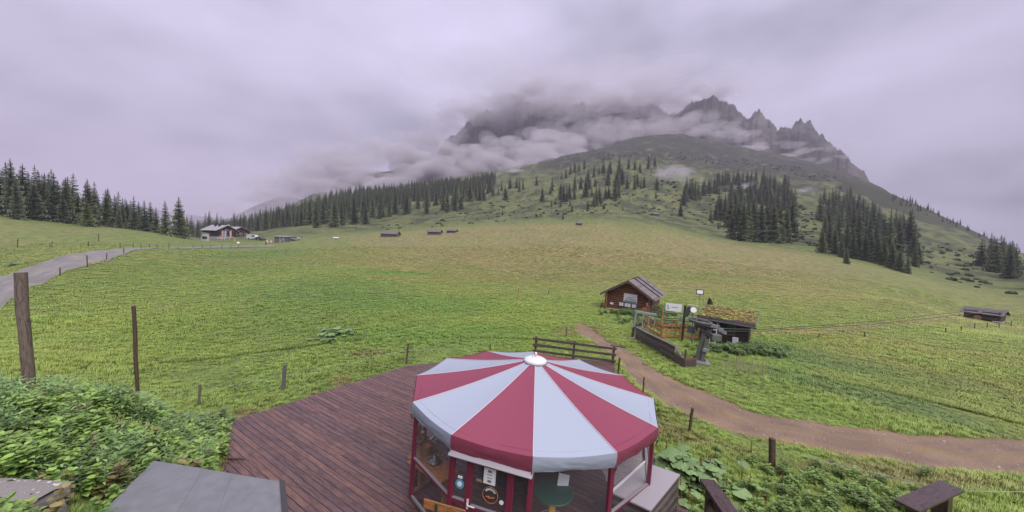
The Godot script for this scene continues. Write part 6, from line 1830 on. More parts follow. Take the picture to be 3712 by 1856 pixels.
			for q in 33:
				ring.append(c0 + nn * 0.006 + (along * cos(TAU * q / 32) + Vector3.UP * sin(TAU * q / 32)) * 0.16)
			mb = MB.new()
			mb.tube(ring, [0.008], 5, false)
			part("sticker_ring", mb, M.log_end, o)
			for q in 9:
				var th := lerpf(2.5, 0.64, q / 8.0)
				mb = MB.new()
				var c: Vector3 = c0 + nn * 0.008 + (along * cos(th) + Vector3.UP * sin(th)) * 0.10
				mb.bar(c, c + (along * cos(th) + Vector3.UP * sin(th)) * 0.035, 0.016, 0.004, nn)
				part("sticker_print", mb, M.paper, o)
			for q in 3:
				mb = MB.new()
				var c: Vector3 = c0 + nn * 0.008 + along * (0.05 * q - 0.05) - Vector3.UP * (0.05 + 0.015 * (q % 2))
				mb.bar(c - along * 0.04, c + along * 0.04 + Vector3.UP * 0.02, 0.02, 0.004, nn)
				part("sticker_print", mb, M.orange_print, o)
			for q in 4:
				mb = MB.new()
				mb.box(Transform3D(bas, a.lerp(b, 0.5) + nn * 0.018 + Vector3(0, 1.76 - 0.065 * q, 0)), Vector3(0.10 if q % 3 else 0.08, 0.012 if q % 3 else 0.045, 0.003))
				part("sticker_print", mb, M.slate_ink, o)
		# rafters inside
		mb = MB.new()
		mb.bar(rim.call(float(k), 0.2, 2.94), rim.call(float(k), R - 0.1, eave - 0.1), 0.04, 0.05)
		part("rafter", mb, M.frame, o)
		# tensioning hooks at the corners
		mb = MB.new()
		mb.tube([rim.call(float(k), R + 0.03, eave - 0.26), rim.call(float(k), R - 0.02, eave - 0.40)], [0.012], 6)
		part("hook", mb, M.iron, o)
	var hub := MB.new()
	hub.lathe([Vector2(0.31, 3.02), Vector2(0.315, 3.08), Vector2(0.30, 3.12), Vector2(0.2, 3.17), Vector2(0.0, 3.19)], 36)
	part("hub_cap", hub, M.white, o)
	hub = MB.new()
	hub.lathe([Vector2(0.27, 2.96), Vector2(0.33, 3.0), Vector2(0.33, 3.05), Vector2(0.30, 3.06)], 36)
	part("hub_ring", hub, M.slate_ink, o)
	hub = MB.new()
	hub.lathe([Vector2(0.02, 3.18), Vector2(0.02, 3.24), Vector2(0.045, 3.26), Vector2(0.03, 3.31), Vector2(0.0, 3.32)], 10)
	part("finial", hub, M.white, o)
	for k in 5:
		hub = MB.new()
		hub.lathe([Vector2(0.014, 3.15), Vector2(0.012, 3.185), Vector2(0.0, 3.19)], 8, Transform3D(Basis(), Vector3(cos(TAU * k / 5) * 0.11, 0.0, sin(TAU * k / 5) * 0.11)))
		part("bolt", hub, M.machine, o)
	furniture(o.position)

func furniture(c: Vector3) -> void:
	# what stands inside, seen through the panes
	var mb: MB
	var t := thing("round_table", Vector3(1.09, 1.03, -7.48) - Vector3(0, 1.03, 0), "round dark green table top on a yellow leg inside the tent", "table")
	mb = MB.new()
	mb.lathe([Vector2(0.0, 1.0), Vector2(0.40, 1.0), Vector2(0.42, 1.015), Vector2(0.40, 1.035), Vector2(0.0, 1.036)], 40)
	part("table_top", mb, M.green_top, t)
	mb = MB.new()
	mb.bar(Vector3(-0.05, 0.02, 0.05), Vector3(-0.02, 1.0, 0), 0.13, 0.13, Vector3(0, 0, 1), 0.01)
	part("leg", mb, M.yellow, t)
	var ring := []
	for q in 33:
		ring.append(Vector3(cos(TAU * q / 32) * 0.36, 0.35, sin(TAU * q / 32) * 0.36))
	mb = MB.new()
	mb.tube(ring, [0.012], 6, false)
	part("foot_ring", mb, M.alu, t)
	mb = MB.new()
	mb.lathe([Vector2(0.34, 0.0), Vector2(0.34, 0.025), Vector2(0.06, 0.05), Vector2(0.0, 0.05)], 28)
	part("foot", mb, M.machine, t)
	# trestle table with things on it, along the left panes
	var p := Vector3(-1.74, 0.75, -8.63) - Vector3(0, 0.75, 0)
	var b := thing("trestle_table", p, "orange brown wooden trestle table inside the left panes of the tent", "table", "", deg_to_rad(-38))
	for k in 4:
		mb = MB.new()
		mb.off = Vector2(rng.randf() * 3, rng.randf())
		mb.bar(Vector3(-0.62, 0.735, -0.24 + 0.16 * k), Vector3(0.62, 0.735, -0.24 + 0.16 * k), 0.155, 0.035, Vector3.UP, 0.004)
		part("table_board", mb, M.bench_wood, b)
	for x in [-0.45, 0.45]:
		mb = MB.new()
		mb.bar(Vector3(x, 0.04, 0.0), Vector3(x, 0.72, 0.0), 0.09, 0.16, Vector3(0, 0, 1), 0.01)
		part("leg", mb, M.tub_wood, b)
		mb = MB.new()
		mb.bar(Vector3(x, 0.03, -0.3), Vector3(x, 0.03, 0.3), 0.08, 0.06)
		part("foot_bar", mb, M.tub_wood, b)
	var q := Vector3(-2.04, 0.90, -9.11) - Vector3(0, 0.9, 0)
	var tub := thing("wooden_tub", Vector3(q.x, 0.78, q.z), "wooden tub with a bowl in it on the end of the trestle table", "tub")
	for k in 16:
		mb = MB.new()
		var a := TAU * k / 16.0
		mb.bar(Vector3(cos(a) * 0.155, 0.0, sin(a) * 0.155), Vector3(cos(a) * 0.185, 0.24, sin(a) * 0.185), 0.068, 0.018, Vector3(cos(a), 0, sin(a)))
		part("stave", mb, M.tub_wood, tub)
	mb = MB.new()
	mb.lathe([Vector2(0.0, 0.06), Vector2(0.07, 0.08), Vector2(0.12, 0.2), Vector2(0.11, 0.2), Vector2(0.06, 0.1), Vector2(0.0, 0.09)], 24)
	part("bowl", mb, M.orange_wood, tub)
	mb = MB.new()
	mb.lathe([Vector2(0.172, 0.1), Vector2(0.176, 0.12), Vector2(0.178, 0.14)], 24)
	part("hoop", mb, M.tin, tub)
	mb = MB.new()
	mb.bar(Vector3(-0.3, -0.78, -0.2), Vector3(-0.3, 0.0, -0.2), 0.06, 0.06)
	mb.bar(Vector3(0.2, -0.78, -0.2), Vector3(0.2, 0.0, -0.2), 0.06, 0.06)
	mb.bar(Vector3(-0.4, -0.02, -0.05), Vector3(0.4, -0.02, -0.05), 0.6, 0.04)
	part("stand", mb, M.tub_wood, tub)
	q = Vector3(-1.74, 0.78, -8.78)
	mb = MB.new()
	mb.lathe([Vector2(0.17, 0.0), Vector2(0.175, 0.015), Vector2(0.10, 0.07), Vector2(0.06, 0.09), Vector2(0.055, 0.15), Vector2(0.0, 0.165)], 28)
	single("metal_lid", mb, M.tin, q, "dull grey hat shaped metal lid on the trestle table", "lid")
	q = Vector3(-2.28, 0.90, -9.67) - Vector3(0, 0.9, 0)
	var rk := thing("wooden_rack", q, "pale wooden stand with round base behind the tub in the tent", "stand")
	mb = MB.new()
	mb.lathe([Vector2(0.0, 0.78), Vector2(0.2, 0.78), Vector2(0.21, 0.82), Vector2(0.0, 0.825)], 24)
	part("round_base", mb, M.tub_wood, rk)
	for x in [-0.08, 0.08]:
		mb = MB.new()
		mb.bar(Vector3(x, 0.82, 0), Vector3(x, 1.25, 0), 0.06, 0.08, Vector3(0, 0, 1))
		part("upright", mb, M.tub_wood, rk)
	for y in [0.95, 1.12]:
		mb = MB.new()
		mb.bar(Vector3(-0.08, y, 0), Vector3(0.08, y, 0), 0.05, 0.06)
		part("crosspiece", mb, M.tub_wood, rk)
	mb = MB.new()
	mb.bar(Vector3(0, 0.0, 0), Vector3(0, 0.78, 0), 0.12, 0.12, Vector3(0, 0, 1))
	part("pillar", mb, M.tub_wood, rk)
	# the bar counter in the middle
	var bar := thing("bar_counter", c + Vector3(-0.15, 0, -0.25), "dark panelled bar counter in the middle of the tent", "counter")
	for k in 8:
		mb = MB.new()
		var a0 := TAU * k / 8.0 + 0.2; var a1 := TAU * (k + 1) / 8.0 + 0.2
		mb.bar(Vector3(cos(a0) * 1.25, 0.52, sin(a0) * 1.25), Vector3(cos(a1) * 1.25, 0.52, sin(a1) * 1.25), 0.05, 1.0)
		part("front_panel", mb, M.dark_wood, bar)
		mb = MB.new()
		mb.bar(Vector3(cos(a0) * 1.27, 1.06, sin(a0) * 1.27), Vector3(cos(a1) * 1.27, 1.06, sin(a1) * 1.27), 0.4, 0.05)
		part("counter_top", mb, M.wall_plank if k % 2 else M.dark_wood, bar)
	mb = MB.new()
	mb.tube([Vector3(0, 0, 0), Vector3(0, 2.9, 0)], [0.09], 12)
	part("centre_pole", mb, M.frame, bar)
	var pap := MB.new()
	pap.box(Transform3D(Basis(Vector3.RIGHT, -0.5) * Basis(Vector3(0, 0, 1), -0.2), Vector3.ZERO), Vector3(0.24, 0.3, 0.012))
	single("menu_card", pap, M.paper, Vector3(1.32, 1.10, -7.71), "white card leaning on the bar behind the green table", "card")
	# bench outside the door
	var p0 := Vector3(-1.64, 0.85, -7.28); var p1 := Vector3(-0.73, 0.85, -6.99)
	var be := thing("bench", Vector3(p0.x, 0, p0.z), "orange wooden bench with a dark green clamp beside the tent door", "bench")
	var d := p1 - p0; d.y = 0
	mb = MB.new()
	mb.bar(Vector3(0, 0.82, 0), d + Vector3(0, 0.82, 0), 0.035, 0.2, Vector3.UP, 0.008)
	part("backrest", mb, M.bench_wood, be)
	var nn := Vector3(-d.z, 0, d.x).normalized()
	mb = MB.new()
	mb.bar(nn * 0.22 + Vector3(0, 0.44, 0), d + nn * 0.22 + Vector3(0, 0.44, 0), 0.32, 0.035, Vector3.UP, 0.008)
	part("seat", mb, M.bench_wood, be)
	for f in [0.32, 0.95]:
		mb = MB.new()
		mb.bar(d * f + Vector3(0, 0.0, 0), d * f + Vector3(0, 0.9, 0) + nn * 0.03, 0.05, 0.04, nn)
		mb.bar(d * f + nn * 0.36, d * f + nn * 0.36 + Vector3(0, 0.42, 0), 0.05, 0.04, nn)
		mb.bar(d * f, d * f + nn * 0.36 + Vector3(0, 0.0, 0), 0.05, 0.04)
		part("frame", mb, M.green_top, be)
	# weathered chest with a grey lid, clear film between it and the tent
	var ch := thing("chest", Vector3.ZERO, "weathered slatted chest with a smooth grey lid right of the tent", "chest")
	var q4 := [Vector3(2.40, 0.86, -7.75), Vector3(3.08, 0.86, -7.24), Vector3(4.27, 0.86, -8.47), Vector3(3.58, 0.86, -8.92)]
	ch.position = Vector3(q4[0].x, 0, q4[0].z)
	var e := []
	for k in 4: e.append(Vector3(q4[k].x, 0.86, q4[k].z) - ch.position)
	e[1] = e[0] + (e[1] - e[0])
	mb = MB.new()
	mb.slab(PackedVector2Array([Vector2(e[0].x, e[0].z), Vector2(e[1].x, e[1].z), Vector2(e[2].x, e[2].z), Vector2(e[3].x, e[3].z)]), 0.84, 0.875)
	part("lid", mb, M.lid, ch)
	var ctr: Vector3 = (e[0] + e[1] + e[2] + e[3]) * 0.25
	for s in 4:
		var a: Vector3 = e[s].lerp(ctr, 0.06); var b2: Vector3 = e[(s + 1) % 4].lerp(ctr, 0.06)
		for k in 7:
			mb = MB.new()
			mb.off = Vector2(rng.randf() * 3, rng.randf())
			var y := 0.07 + 0.118 * k
			mb.bar(Vector3(a.x, y, a.z), Vector3(b2.x, y, b2.z), 0.03, 0.1)
			part("slat", mb, M.grey_wood if k % 2 else M.fence_wood, ch)
	mb = MB.new()
	mb.slab(PackedVector2Array([Vector2(e[0].x, e[0].z), Vector2(e[1].x, e[1].z), Vector2(e[2].x, e[2].z), Vector2(e[3].x, e[3].z)]), 0.02, 0.80, Transform3D(Basis.from_scale(Vector3(0.86, 1, 0.86)), ctr * Vector3(0.14, 0, 0.14)))
	part("inner_box", mb, M.dark_fill, ch)
	mb = MB.new()
	mb.bar(e[0] + Vector3(0, 0.03, 0), e[3] + Vector3(0, 0.03, 0), 0.04, 0.03)
	part("trim", mb, M.white, ch)
	var fl := []
	for r in 9:
		var row := []
		for k in 13:
			var f := k / 12.0; var v := r / 8.0
			var base: Vector3 = e[0].lerp(e[3], f) + Vector3(-0.02, 0.06, -0.01)
			var away := Vector3(-0.25, 0.0, -0.17) * v
			row.append(base + away + Vector3(0, 0.62 * v, 0) + Vector3(0.5, 0.2, 0.4) * 0.09 * noise.get_noise_2d(f * 900.0, v * 700.0))
		fl.append(row)
	mb = MB.new()
	mb.sheet(fl)
	var film := single("film_sheet", mb, M.clear_film, ch.position, "crinkled clear plastic sheet hanging between tent and grey lid", "sheet")

# ------------------------------------------------------------------ close to the camera
func foreground() -> void:
	var mb: MB
	# flat roof of the shed below
	var o := thing("felt_roof", Vector3.ZERO, "flat grey felt roof with a dark right edge, lower left", "roof")
	var c := [Vector3(-6.07, 2.30, -6.07), Vector3(-3.58, 2.30, -5.68), Vector3(-3.01, 2.30, -4.88), Vector3(-5.57, 2.30, -4.75)]
	o.position = Vector3(c[0].x, 0, c[0].z)
	var a := Vector2(c[0].x, c[0].z); var b := Vector2(c[1].x, c[1].z); var d := Vector2(c[2].x, c[2].z); var e := Vector2(c[3].x, c[3].z)
	for k in 3:                                  # three felt sheets, each lapping over the next
		var f0: float = [0.0, 0.40, 0.62][k]; var f1: float = [0.40, 0.62, 0.975][k]
		mb = MB.new()
		mb.slab(PackedVector2Array([a.lerp(b, f0) - a, a.lerp(b, f1) - a, e.lerp(d, f1) - a, e.lerp(d, f0) - a]), 2.16, 2.3 - 0.006 * k)
		part("felt_sheet", mb, M.felt, o)
	mb = MB.new()
	mb.slab(PackedVector2Array([a.lerp(b, 0.975) - a, b - a + Vector2(0.03, 0), d - a + Vector2(0.03, 0), e.lerp(d, 0.975) - a]), 2.10, 2.31)
	part("edge_strip", mb, M.felt_edge, o)
	mb = MB.new()
	mb.slab(PackedVector2Array([a.lerp(d, 0.1) - a, b.lerp(e, 0.1) - a, d.lerp(a, 0.1) - a, e.lerp(b, 0.1) - a]), -0.4, 2.12)
	part("wall", mb, M.dark_wood, o)
	# two capped railing ends
	for k in 2:
		var q := [Vector3(4.48, 1.10, -7.98), Vector3(4.83, 1.10, -8.02), Vector3(4.70, 1.10, -6.77), Vector3(4.38, 1.10, -6.75)]
		var lab := "dark stained railing end with one sloping cap board, nearest right of the chest"
		if k == 1:
			q = [Vector3(8.44, 1.10, -7.54), Vector3(10.31, 1.10, -8.28), Vector3(10.47, 1.10, -8.00), Vector3(8.62, 1.10, -7.17)]
			lab = "dark stained railing end with broad cap board on two posts, lower right"
		var r := thing("railing", Vector3(q[0].x, 0, q[0].z), lab, "railing")
		var p := []
		for s in 4: p.append(Vector2(q[s].x - q[0].x, q[s].z - q[0].z))
		mb = MB.new()
		mb.off = Vector2(rng.randf(), rng.randf())
		var z: Vector2 = (p[3] - p[0]) if k == 0 else (p[1] - p[0])
		var x: Vector2 = (p[1] - p[0]) if k == 0 else (p[3] - p[0])
		var ctr: Vector2 = (p[0] + p[1] + p[2] + p[3]) * 0.25
		var zz := Vector3(z.x, 0, z.y).normalized()
		mb.box(Transform3D(Basis(Vector3.UP.cross(zz).normalized(), Vector3.UP, zz), Vector3(ctr.x, 1.075, ctr.y)), Vector3(x.length() * 0.94, 0.055, z.length()), 0.008)
		part("cap_board", mb, M.rail_wood, r)
		for s in 6:
			mb = MB.new()
			var kx := (s % 2 - 0.5) * x.length() * 0.55; var kz := (s / 2 - 1.0) * z.length() * 0.36 + rng.randf_range(-0.05, 0.05)
			var kp := Vector3(ctr.x, 1.1035, ctr.y) + zz * kz + Vector3.UP.cross(zz).normalized() * kx
			mb.lathe([Vector2(0.022, -0.004), Vector2(0.018, 0.0015), Vector2(0.0, 0.002)], 9, Transform3D(Basis(zz.cross(Vector3.UP), Vector3.UP, zz * -1.0) * Basis.from_scale(Vector3(0.8, 1, rng.randf_range(0.9, 1.6))), kp))
			part("knot", mb, M.dark_wood, r)
		var xx := Vector3.UP.cross(zz).normalized()
		var n := 3 if k == 0 else 2
		for s in n:
			mb = MB.new()
			var f := (s + 0.5) / n - 0.5
			var w := Vector3(ctr.x, 0, ctr.y) + zz * z.length() * f * (1.15 if k == 1 else 1.0)
			mb.off = Vector2(rng.randf(), rng.randf())
			mb.bar(w + Vector3(0, -0.3, 0), w + Vector3(0, 1.047, 0), x.length() * 0.62, 0.06 if k == 0 else 0.22, zz, 0.006)
			part("upright", mb, M.rail_wood if k else M.fence_wood, r)
		if k == 0:
			mb = MB.new()
			mb.bar(Vector3(ctr.x, 0.75, ctr.y) - zz * z.length() * 0.5, Vector3(ctr.x, 0.75, ctr.y) + zz * z.length() * 0.5, 0.05, 0.14)
			part("rail", mb, M.rail_wood, r)
	# lichened stone wall, lower left corner
	var w := thing("stone_wall", Vector3(-6.45, 2.35, -4.45), "low wall of lichened grey stone slabs in the lower left corner", "wall")
	var st := [[Vector3(0.02, 0.45, 0.0), Vector3(1.32, 0.2, 0.5), 0.0], [Vector3(0.38, 0.22, 0.05), Vector3(0.62, 0.22, 0.5), 0.05], [Vector3(-0.3, 0.2, 0.08), Vector3(0.66, 0.22, 0.46), -0.04], [Vector3(-0.95, 0.4, 0.1), Vector3(0.6, 0.24, 0.5), 0.1], [Vector3(0.2, -0.02, 0.05), Vector3(0.9, 0.24, 0.5), 0.02], [Vector3(-0.7, -0.02, 0.05), Vector3(0.8, 0.24, 0.5), 0.02]]
	for k in st.size():
		var g := MB.new()
		# a block with uneven faces
		var rr := RandomNumberGenerator.new()
		rr.seed = 60 + k
		var s: Vector3 = st[k][1] * 0.5
		var nx := 8; var top := []
		for face in 2:
			var rows := []
			for r in 5:
				var row := []
				for q in nx + 1:
					var u := q / float(nx) * 2.0 - 1.0; var v := (1.0 - r / 4.0 * 2.0) if face == 0 else (r / 4.0 * 2.0 - 1.0)
					var n := rough_noise.get_noise_2d(u * 25.0 + k * 50.0, v * 14.0 + face * 300.0) * 0.035
					row.append(Vector3(u * s.x, s.y + n - 0.02 * float(absf(v) > 0.9), v * s.z + n * 0.6) if face == 0 else Vector3(u * s.x, v * s.y, s.z + n))
				rows.append(row)
			g.sheet(rows)
		g.box(Transform3D(Basis(), Vector3(0, -0.02, -0.02)), s * 2.0 - Vector3(0.03, 0.05, 0.05), 0.03)
		var ms := part("stone", g, M.stone, w)
		ms.position = st[k][0]
		ms.rotation.y = st[k][2]
	for k in 60:                                 # lichen and moss cushions
		mb = MB.new()
		var s := rng.randf_range(0.01, 0.034)
		mb.lathe([Vector2(s, 0.0), Vector2(s * 0.9, 0.008), Vector2(0.0, 0.016)], 7, Transform3D(Basis(Vector3.UP, rng.randf() * 3.0) * Basis.from_scale(Vector3(rng.randf_range(0.7, 1.8), 0.5, rng.randf_range(0.5, 1.1))), Vector3(rng.randf_range(-0.6, 0.62), 0.545, rng.randf_range(-0.22, 0.24))))
		part("lichen", mb, [M.lichen, M.moss, M.lichen][k % 3], w)
	# ferns
	fern(on_ground(Vector3(-6.95, 2.76, -4.90), -0.02), 0.62, "fern at the far left edge above the stone wall", 9, 0.75)
	fern(on_ground(Vector3(-5.66, 2.60, -4.60), -0.2), 0.5, "fern between the stone wall and the felt roof", 11, 0.9)
	fern(on_ground(Vector3(-5.92, 2.50, -5.00), -0.3), 0.45, "smaller fern close to the left edge of the felt roof", 8, 0.9)
	fern(on_ground(Vector3(-5.46, 2.71, -4.30), -0.1), 0.42, "fern in front of the stone wall end", 8, 0.9)
	# a dry branch on the deck edge
	mb = MB.new()
	mb.tube([Vector3(0, 0.03, 0), Vector3(0.2, 0.05, 0.02), Vector3(0.42, 0.03, -0.02), Vector3(0.55, 0.04, 0.03)], [0.03, 0.028, 0.02, 0.012], 7)
	single("dry_stick", mb, M.brown_post, Vector3(-7.73, -0.00, -9.73), "dark dry stick lying on the left edge of the deck", "stick")

# ------------------------------------------------------------------ grass, weeds, flowers
func meadow_cover() -> void:
	var r := RandomNumberGenerator.new()
	r.seed = 99
	var felt := PackedVector2Array([Vector2(-6.92, -6.86), Vector2(-5.92, -9.45), Vector2(-5.10, -8.39), Vector2(-5.92, -5.07)])
	var c := [Vector3(-6.07, 2.30, -6.07), Vector3(-3.58, 2.30, -5.68), Vector3(-3.01, 2.30, -4.88), Vector3(-5.57, 2.30, -4.75)]
	felt = PackedVector2Array([Vector2(c[0].x, c[0].z), Vector2(c[1].x, c[1].z), Vector2(c[2].x, c[2].z), Vector2(c[3].x, c[3].z)])
	var chest := PackedVector2Array([Vector2(2.3, -7.7), Vector2(3.1, -7.1), Vector2(4.3, -8.4), Vector2(3.5, -8.9)])
	var hut := PackedVector2Array([Vector2(9.9, -36.4), Vector2(13.8, -35.2), Vector2(15.4, -40.6), Vector2(11.5, -41.8)])
	var op := PackedVector2Array([Vector2(13.3, -24.7), Vector2(15.4, -23.1), Vector2(17.1, -25.2), Vector2(15.0, -26.9)])
	var mast := PackedVector2Array([Vector2(10.3, -20.4), Vector2(11.3, -20.4), Vector2(11.3, -19.4), Vector2(10.3, -19.4)])
	keep_clear = [grow(deck_poly, 0.02), grow(track_poly, -0.25), grow(road_poly, -0.1), felt, chest, hut, op, mast]
	var P := PackedVector2Array([Vector2(-14, -9.5), Vector2(-11.5, -9.6), Vector2(-10.6, -11.0), Vector2(-9.2, -11.6), Vector2(-7.75, -9.5), Vector2(-6.55, -7.6), Vector2(-5.6, -6.5), Vector2(-6.2, -5.9), Vector2(-5.4, -4.4), Vector2(-5.2, -3.2), Vector2(-8, -2.8), Vector2(-14, -5)])
	var tufts := [blade_tuft(1, 24, 0.7, 0.55, 0.032), blade_tuft(2, 20, 0.8, 0.65, 0.04)]
	for layer in 2:
		var xf := []
		var cols := []
		var n := 130000 if layer == 0 else 90000
		for k in n:
			var d: float
			if layer == 0: d = 4.0 * pow(38.0 / 4.0, pow(r.randf(), 0.8))
			else: d = 24.0 * pow(120.0 / 24.0, pow(r.randf(), 1.25))
			var az := deg_to_rad(r.randf_range(-64, 69))
			var x := sin(az) * d; var z := -cos(az) * d
			if not clear_of(x, z): continue
			if d < 14.0 and Geometry2D.is_point_in_polygon(Vector2(x, z), P) and k % 6: continue
			var y := H(x, z)
			var a := noise.get_noise_2d(x * 9.0 + 400.0, z * 9.0)
			var s := (0.085 + 0.0014 * d) * r.randf_range(0.5, 1.4) * (1.0 + 0.9 * a) if layer == 0 else (0.10 + 0.0006 * d) * r.randf_range(0.5, 1.3)
			var w := s * (1.3 if layer == 0 else 2.0 + d * 0.010)
			xf.append(Transform3D(Basis(Vector3.UP, r.randf() * TAU) * Basis.from_scale(Vector3(w, s, w)), Vector3(x, y - 0.02, z)))
			var q := turf(x, z) * r.randf_range(0.92, 1.28)
			if r.randf() < 0.06: q = q.lerp(Color(0.26, 0.22, 0.08), 0.6)
			cols.append(q)
		scatter("grass", tufts[layer], M.grass, xf, cols, ["lush meadow grass near the deck and the track", "flowering meadow grass farther out towards the brow"][layer], "grass")
	# weeds on the bank in the lower left
	var kinds := [[weed_mesh(1, 4, 0.13, 0.035, 0.42), Color(0.175, 0.275, 0.068), 1600], [weed_mesh(2, 4, 0.15, 0.017, 0.52), Color(0.150, 0.245, 0.095), 620], [weed_mesh(3, 3, 0.11, 0.045, 0.34), Color(0.165, 0.270, 0.055), 900]]
	for kd in 3:
		var xf := []
		var cols := []
		for k in kinds[kd][2] * 3:
			if xf.size() >= kinds[kd][2]: break
			var x := r.randf_range(-14, -4.8); var z := r.randf_range(-11.7, -2.8)
			if not Geometry2D.is_point_in_polygon(Vector2(x, z), P) or Geometry2D.is_point_in_polygon(Vector2(x, z), felt): continue
			if x < -5.7 and x > -9.0 and z > -4.85: continue
			var a := noise.get_noise_2d(x * 40.0 + kd * 300.0, z * 40.0)
			if a < -0.06: continue
			var s := r.randf_range(0.65, 1.2)
			xf.append(Transform3D(Basis(Vector3.UP, r.randf() * TAU) * Basis(Vector3.RIGHT, r.randf_range(-0.3, 0.3)) * Basis.from_scale(Vector3(s, s, s)), Vector3(x, H(x, z) - 0.03, z)))
			cols.append((kinds[kd][1] if r.randf() > 0.04 else Color(0.20, 0.17, 0.07)) * r.randf_range(0.75, 1.5))
		scatter("undergrowth", kinds[kd][0], M.weed, xf, cols, ["broad leaved weeds covering the bank left of the deck", "narrow leaved tall weeds scattered over the left bank", "pale bramble leaves over the left bank"][kd], "weeds")
	# weeds round the lift and the huts
	var xf2 := []
	var cols2 := []
	for k in 1500:
		var spots := [[Vector2(14.6, -22.4), Vector2(2.4, 0.9)], [Vector2(11.8, -33.8), Vector2(2.6, 1.2)], [Vector2(16.0, -22.8), Vector2(1.4, 1.4)], [Vector2(15.2, -36.0), Vector2(0.9, 2.4)], [Vector2(12.0, -29.5), Vector2(2.4, 1.3)], [Vector2(15.9, -22.6), Vector2(1.2, 0.8)], [Vector2(7.6, -9.0), Vector2(4.0, 1.5)], [Vector2(-9.4, -10.6), Vector2(1.0, 1.6)]]
		var s: Array = spots[k % 8]
		var x: float = s[0].x + r.randfn(0, 0.5) * s[1].x; var z: float = s[0].y + r.randfn(0, 0.5) * s[1].y
		if not clear_of(x, z): continue
		var q := r.randf_range(0.55, 1.2) * (0.75 if k % 8 == 6 else 1.0)
		xf2.append(Transform3D(Basis(Vector3.UP, r.randf() * TAU) * Basis.from_scale(Vector3(q * 1.2, q, q * 1.2)), Vector3(x, H(x, z) - 0.03, z)))
		cols2.append((Color(0.15, 0.23, 0.06) if k % 8 == 6 else Color(0.14, 0.215, 0.075)) * r.randf_range(0.7, 1.3))
	scatter("undergrowth", kinds[0][0], M.weed, xf2, cols2, "rank nettles growing round the lift huts and in patches of the meadow", "weeds")
	# burdock: large leaves one by one
	for f in [[Vector3(4.85, 0, -9.9), 150, Vector2(1.5, 1.0), 0.20, "broad burdock patch between the striped tent and the dirt track"], [Vector3(-11.15, 0, -10.7), 26, Vector2(0.7, 0.45), 0.19, "burdock clump at the foot of the tall thin pole"], [Vector3(-11.5, 0, -22.8), 34, Vector2(1.0, 1.6), 0.22, "dark burdock clump out in the left meadow"], [Vector3(-23.5, 0, -19.6), 22, Vector2(2.4, 0.9), 0.26, "dark leafy clump on the turf beyond the gravel road"]]:
		var at := on_ground(f[0])
		if f[0].z < -19.0 and f[0].x < -20.0: at = on_ground(Vector3(-63.60, 1.07, -45.96))
		var o := thing("burdock", at, f[4], "plant")
		for k in f[1]:
			var mb := MB.new()
			var off := Vector2(r.randfn(0, 0.5) * f[2].x, r.randfn(0, 0.5) * f[2].y)
			var gx: float = at.x + off.x; var gz: float = at.z + off.y
			if not clear_of(gx, gz): continue
			var s: float = f[3] * r.randf_range(0.7, 1.45)
			var a := r.randf() * TAU
			var tone := r.randf_range(0.7, 1.3)
			mb.col = Color(0.150, 0.235, 0.092) * tone
			var h := r.randf_range(0.15, 0.62) * (1.0 - 0.4 * clampf(off.length() / f[2].x, 0, 1))
			var dd := Vector3(cos(a), r.randf_range(-0.25, 0.1), sin(a)).normalized()
			# a round, wavy, heart-shaped blade
			var rim := []
			for q in 11:
				var th := -2.75 + 5.5 * q / 10.0
				var rad := s * (0.62 + 0.38 * cos(th * 0.5)) * (1.0 + 0.07 * sin(q * 2.3 + k))
				var side := dd.cross(Vector3.UP).normalized()
				rim.append(dd * cos(th) * rad + side * sin(th) * rad + Vector3(0, s * (-0.22 * pow(rad / s, 2) + 0.09 * sin(q * 2.9 + k)), 0))
			var cen := Vector3(0, 0, 0)
			for q in 10:
				if (rim[q] - cen).cross(rim[q + 1] - cen).y < 0: mb.tri(cen, rim[q + 1], rim[q])
				else: mb.tri(cen, rim[q], rim[q + 1])
			var top := Vector3(off.x, H(gx, gz) - at.y + h, off.y)
			mb.col = Color(0.13, 0.16, 0.08)
			mb.tri(Vector3(-0.006, -h, 0), Vector3(0.006, -h, 0), Vector3(0, 0, 0))
			part("leaf", mb, M.weed, o).position = top
	# dock seed spikes and yellow-white flower stems
	var spike := MB.new()
	spike.col = Color(1, 1, 1)
	for k in 26:
		var y := 0.35 + 0.65 * k / 26.0
		var a := k * 2.4
		var p := Vector3(cos(a), 0.4, sin(a)) * 0.06 * (1.3 - y)
		spike.tri(Vector3(0, y, 0), Vector3(0, y + 0.05, 0), p + Vector3(0, y, 0))
	spike.quad(Vector3(-0.008, 0, 0), Vector3(0.008, 0, 0), Vector3(0.005, 1, 0), Vector3(-0.005, 1, 0))
	var xf3 := []
	var cols3 := []
	for k in 900:
		var zone := k % 6
		var p: Vector2
		if zone < 2: p = Vector2(r.randfn(-22, 5), r.randfn(-32, 6))
		elif zone == 2: p = Vector2(r.randfn(-12, 3), r.randfn(-27, 5))
		elif zone == 3: p = Vector2(r.randfn(12.6, 0.8), r.randfn(-18.8, 0.6))
		elif zone == 4: p = Vector2(r.randf_range(-30, -5), r.randf_range(-50, -20))
		else: p = Vector2(r.randfn(4.5, 1.2), r.randfn(-9.8, 0.8))
		if not clear_of(p.x, p.y): continue
		var s := r.randf_range(0.3, 0.62)
		xf3.append(Transform3D(Basis(Vector3.UP, r.randf() * TAU) * Basis.from_scale(Vector3(s * 1.6, s, s * 1.6)), Vector3(p.x, H(p.x, p.y) - 0.02, p.y)))
		cols3.append((Color(0.16, 0.06, 0.03) if zone == 5 else Color(0.40, 0.40, 0.24)) * r.randf_range(0.7, 1.2))
	scatter("flower_spikes", spike.mesh(), M.weed, xf3, cols3, "pale hellebore and dock spikes standing in the meadow", "flowers")
	# daisies and buttercups
	var star := MB.new()
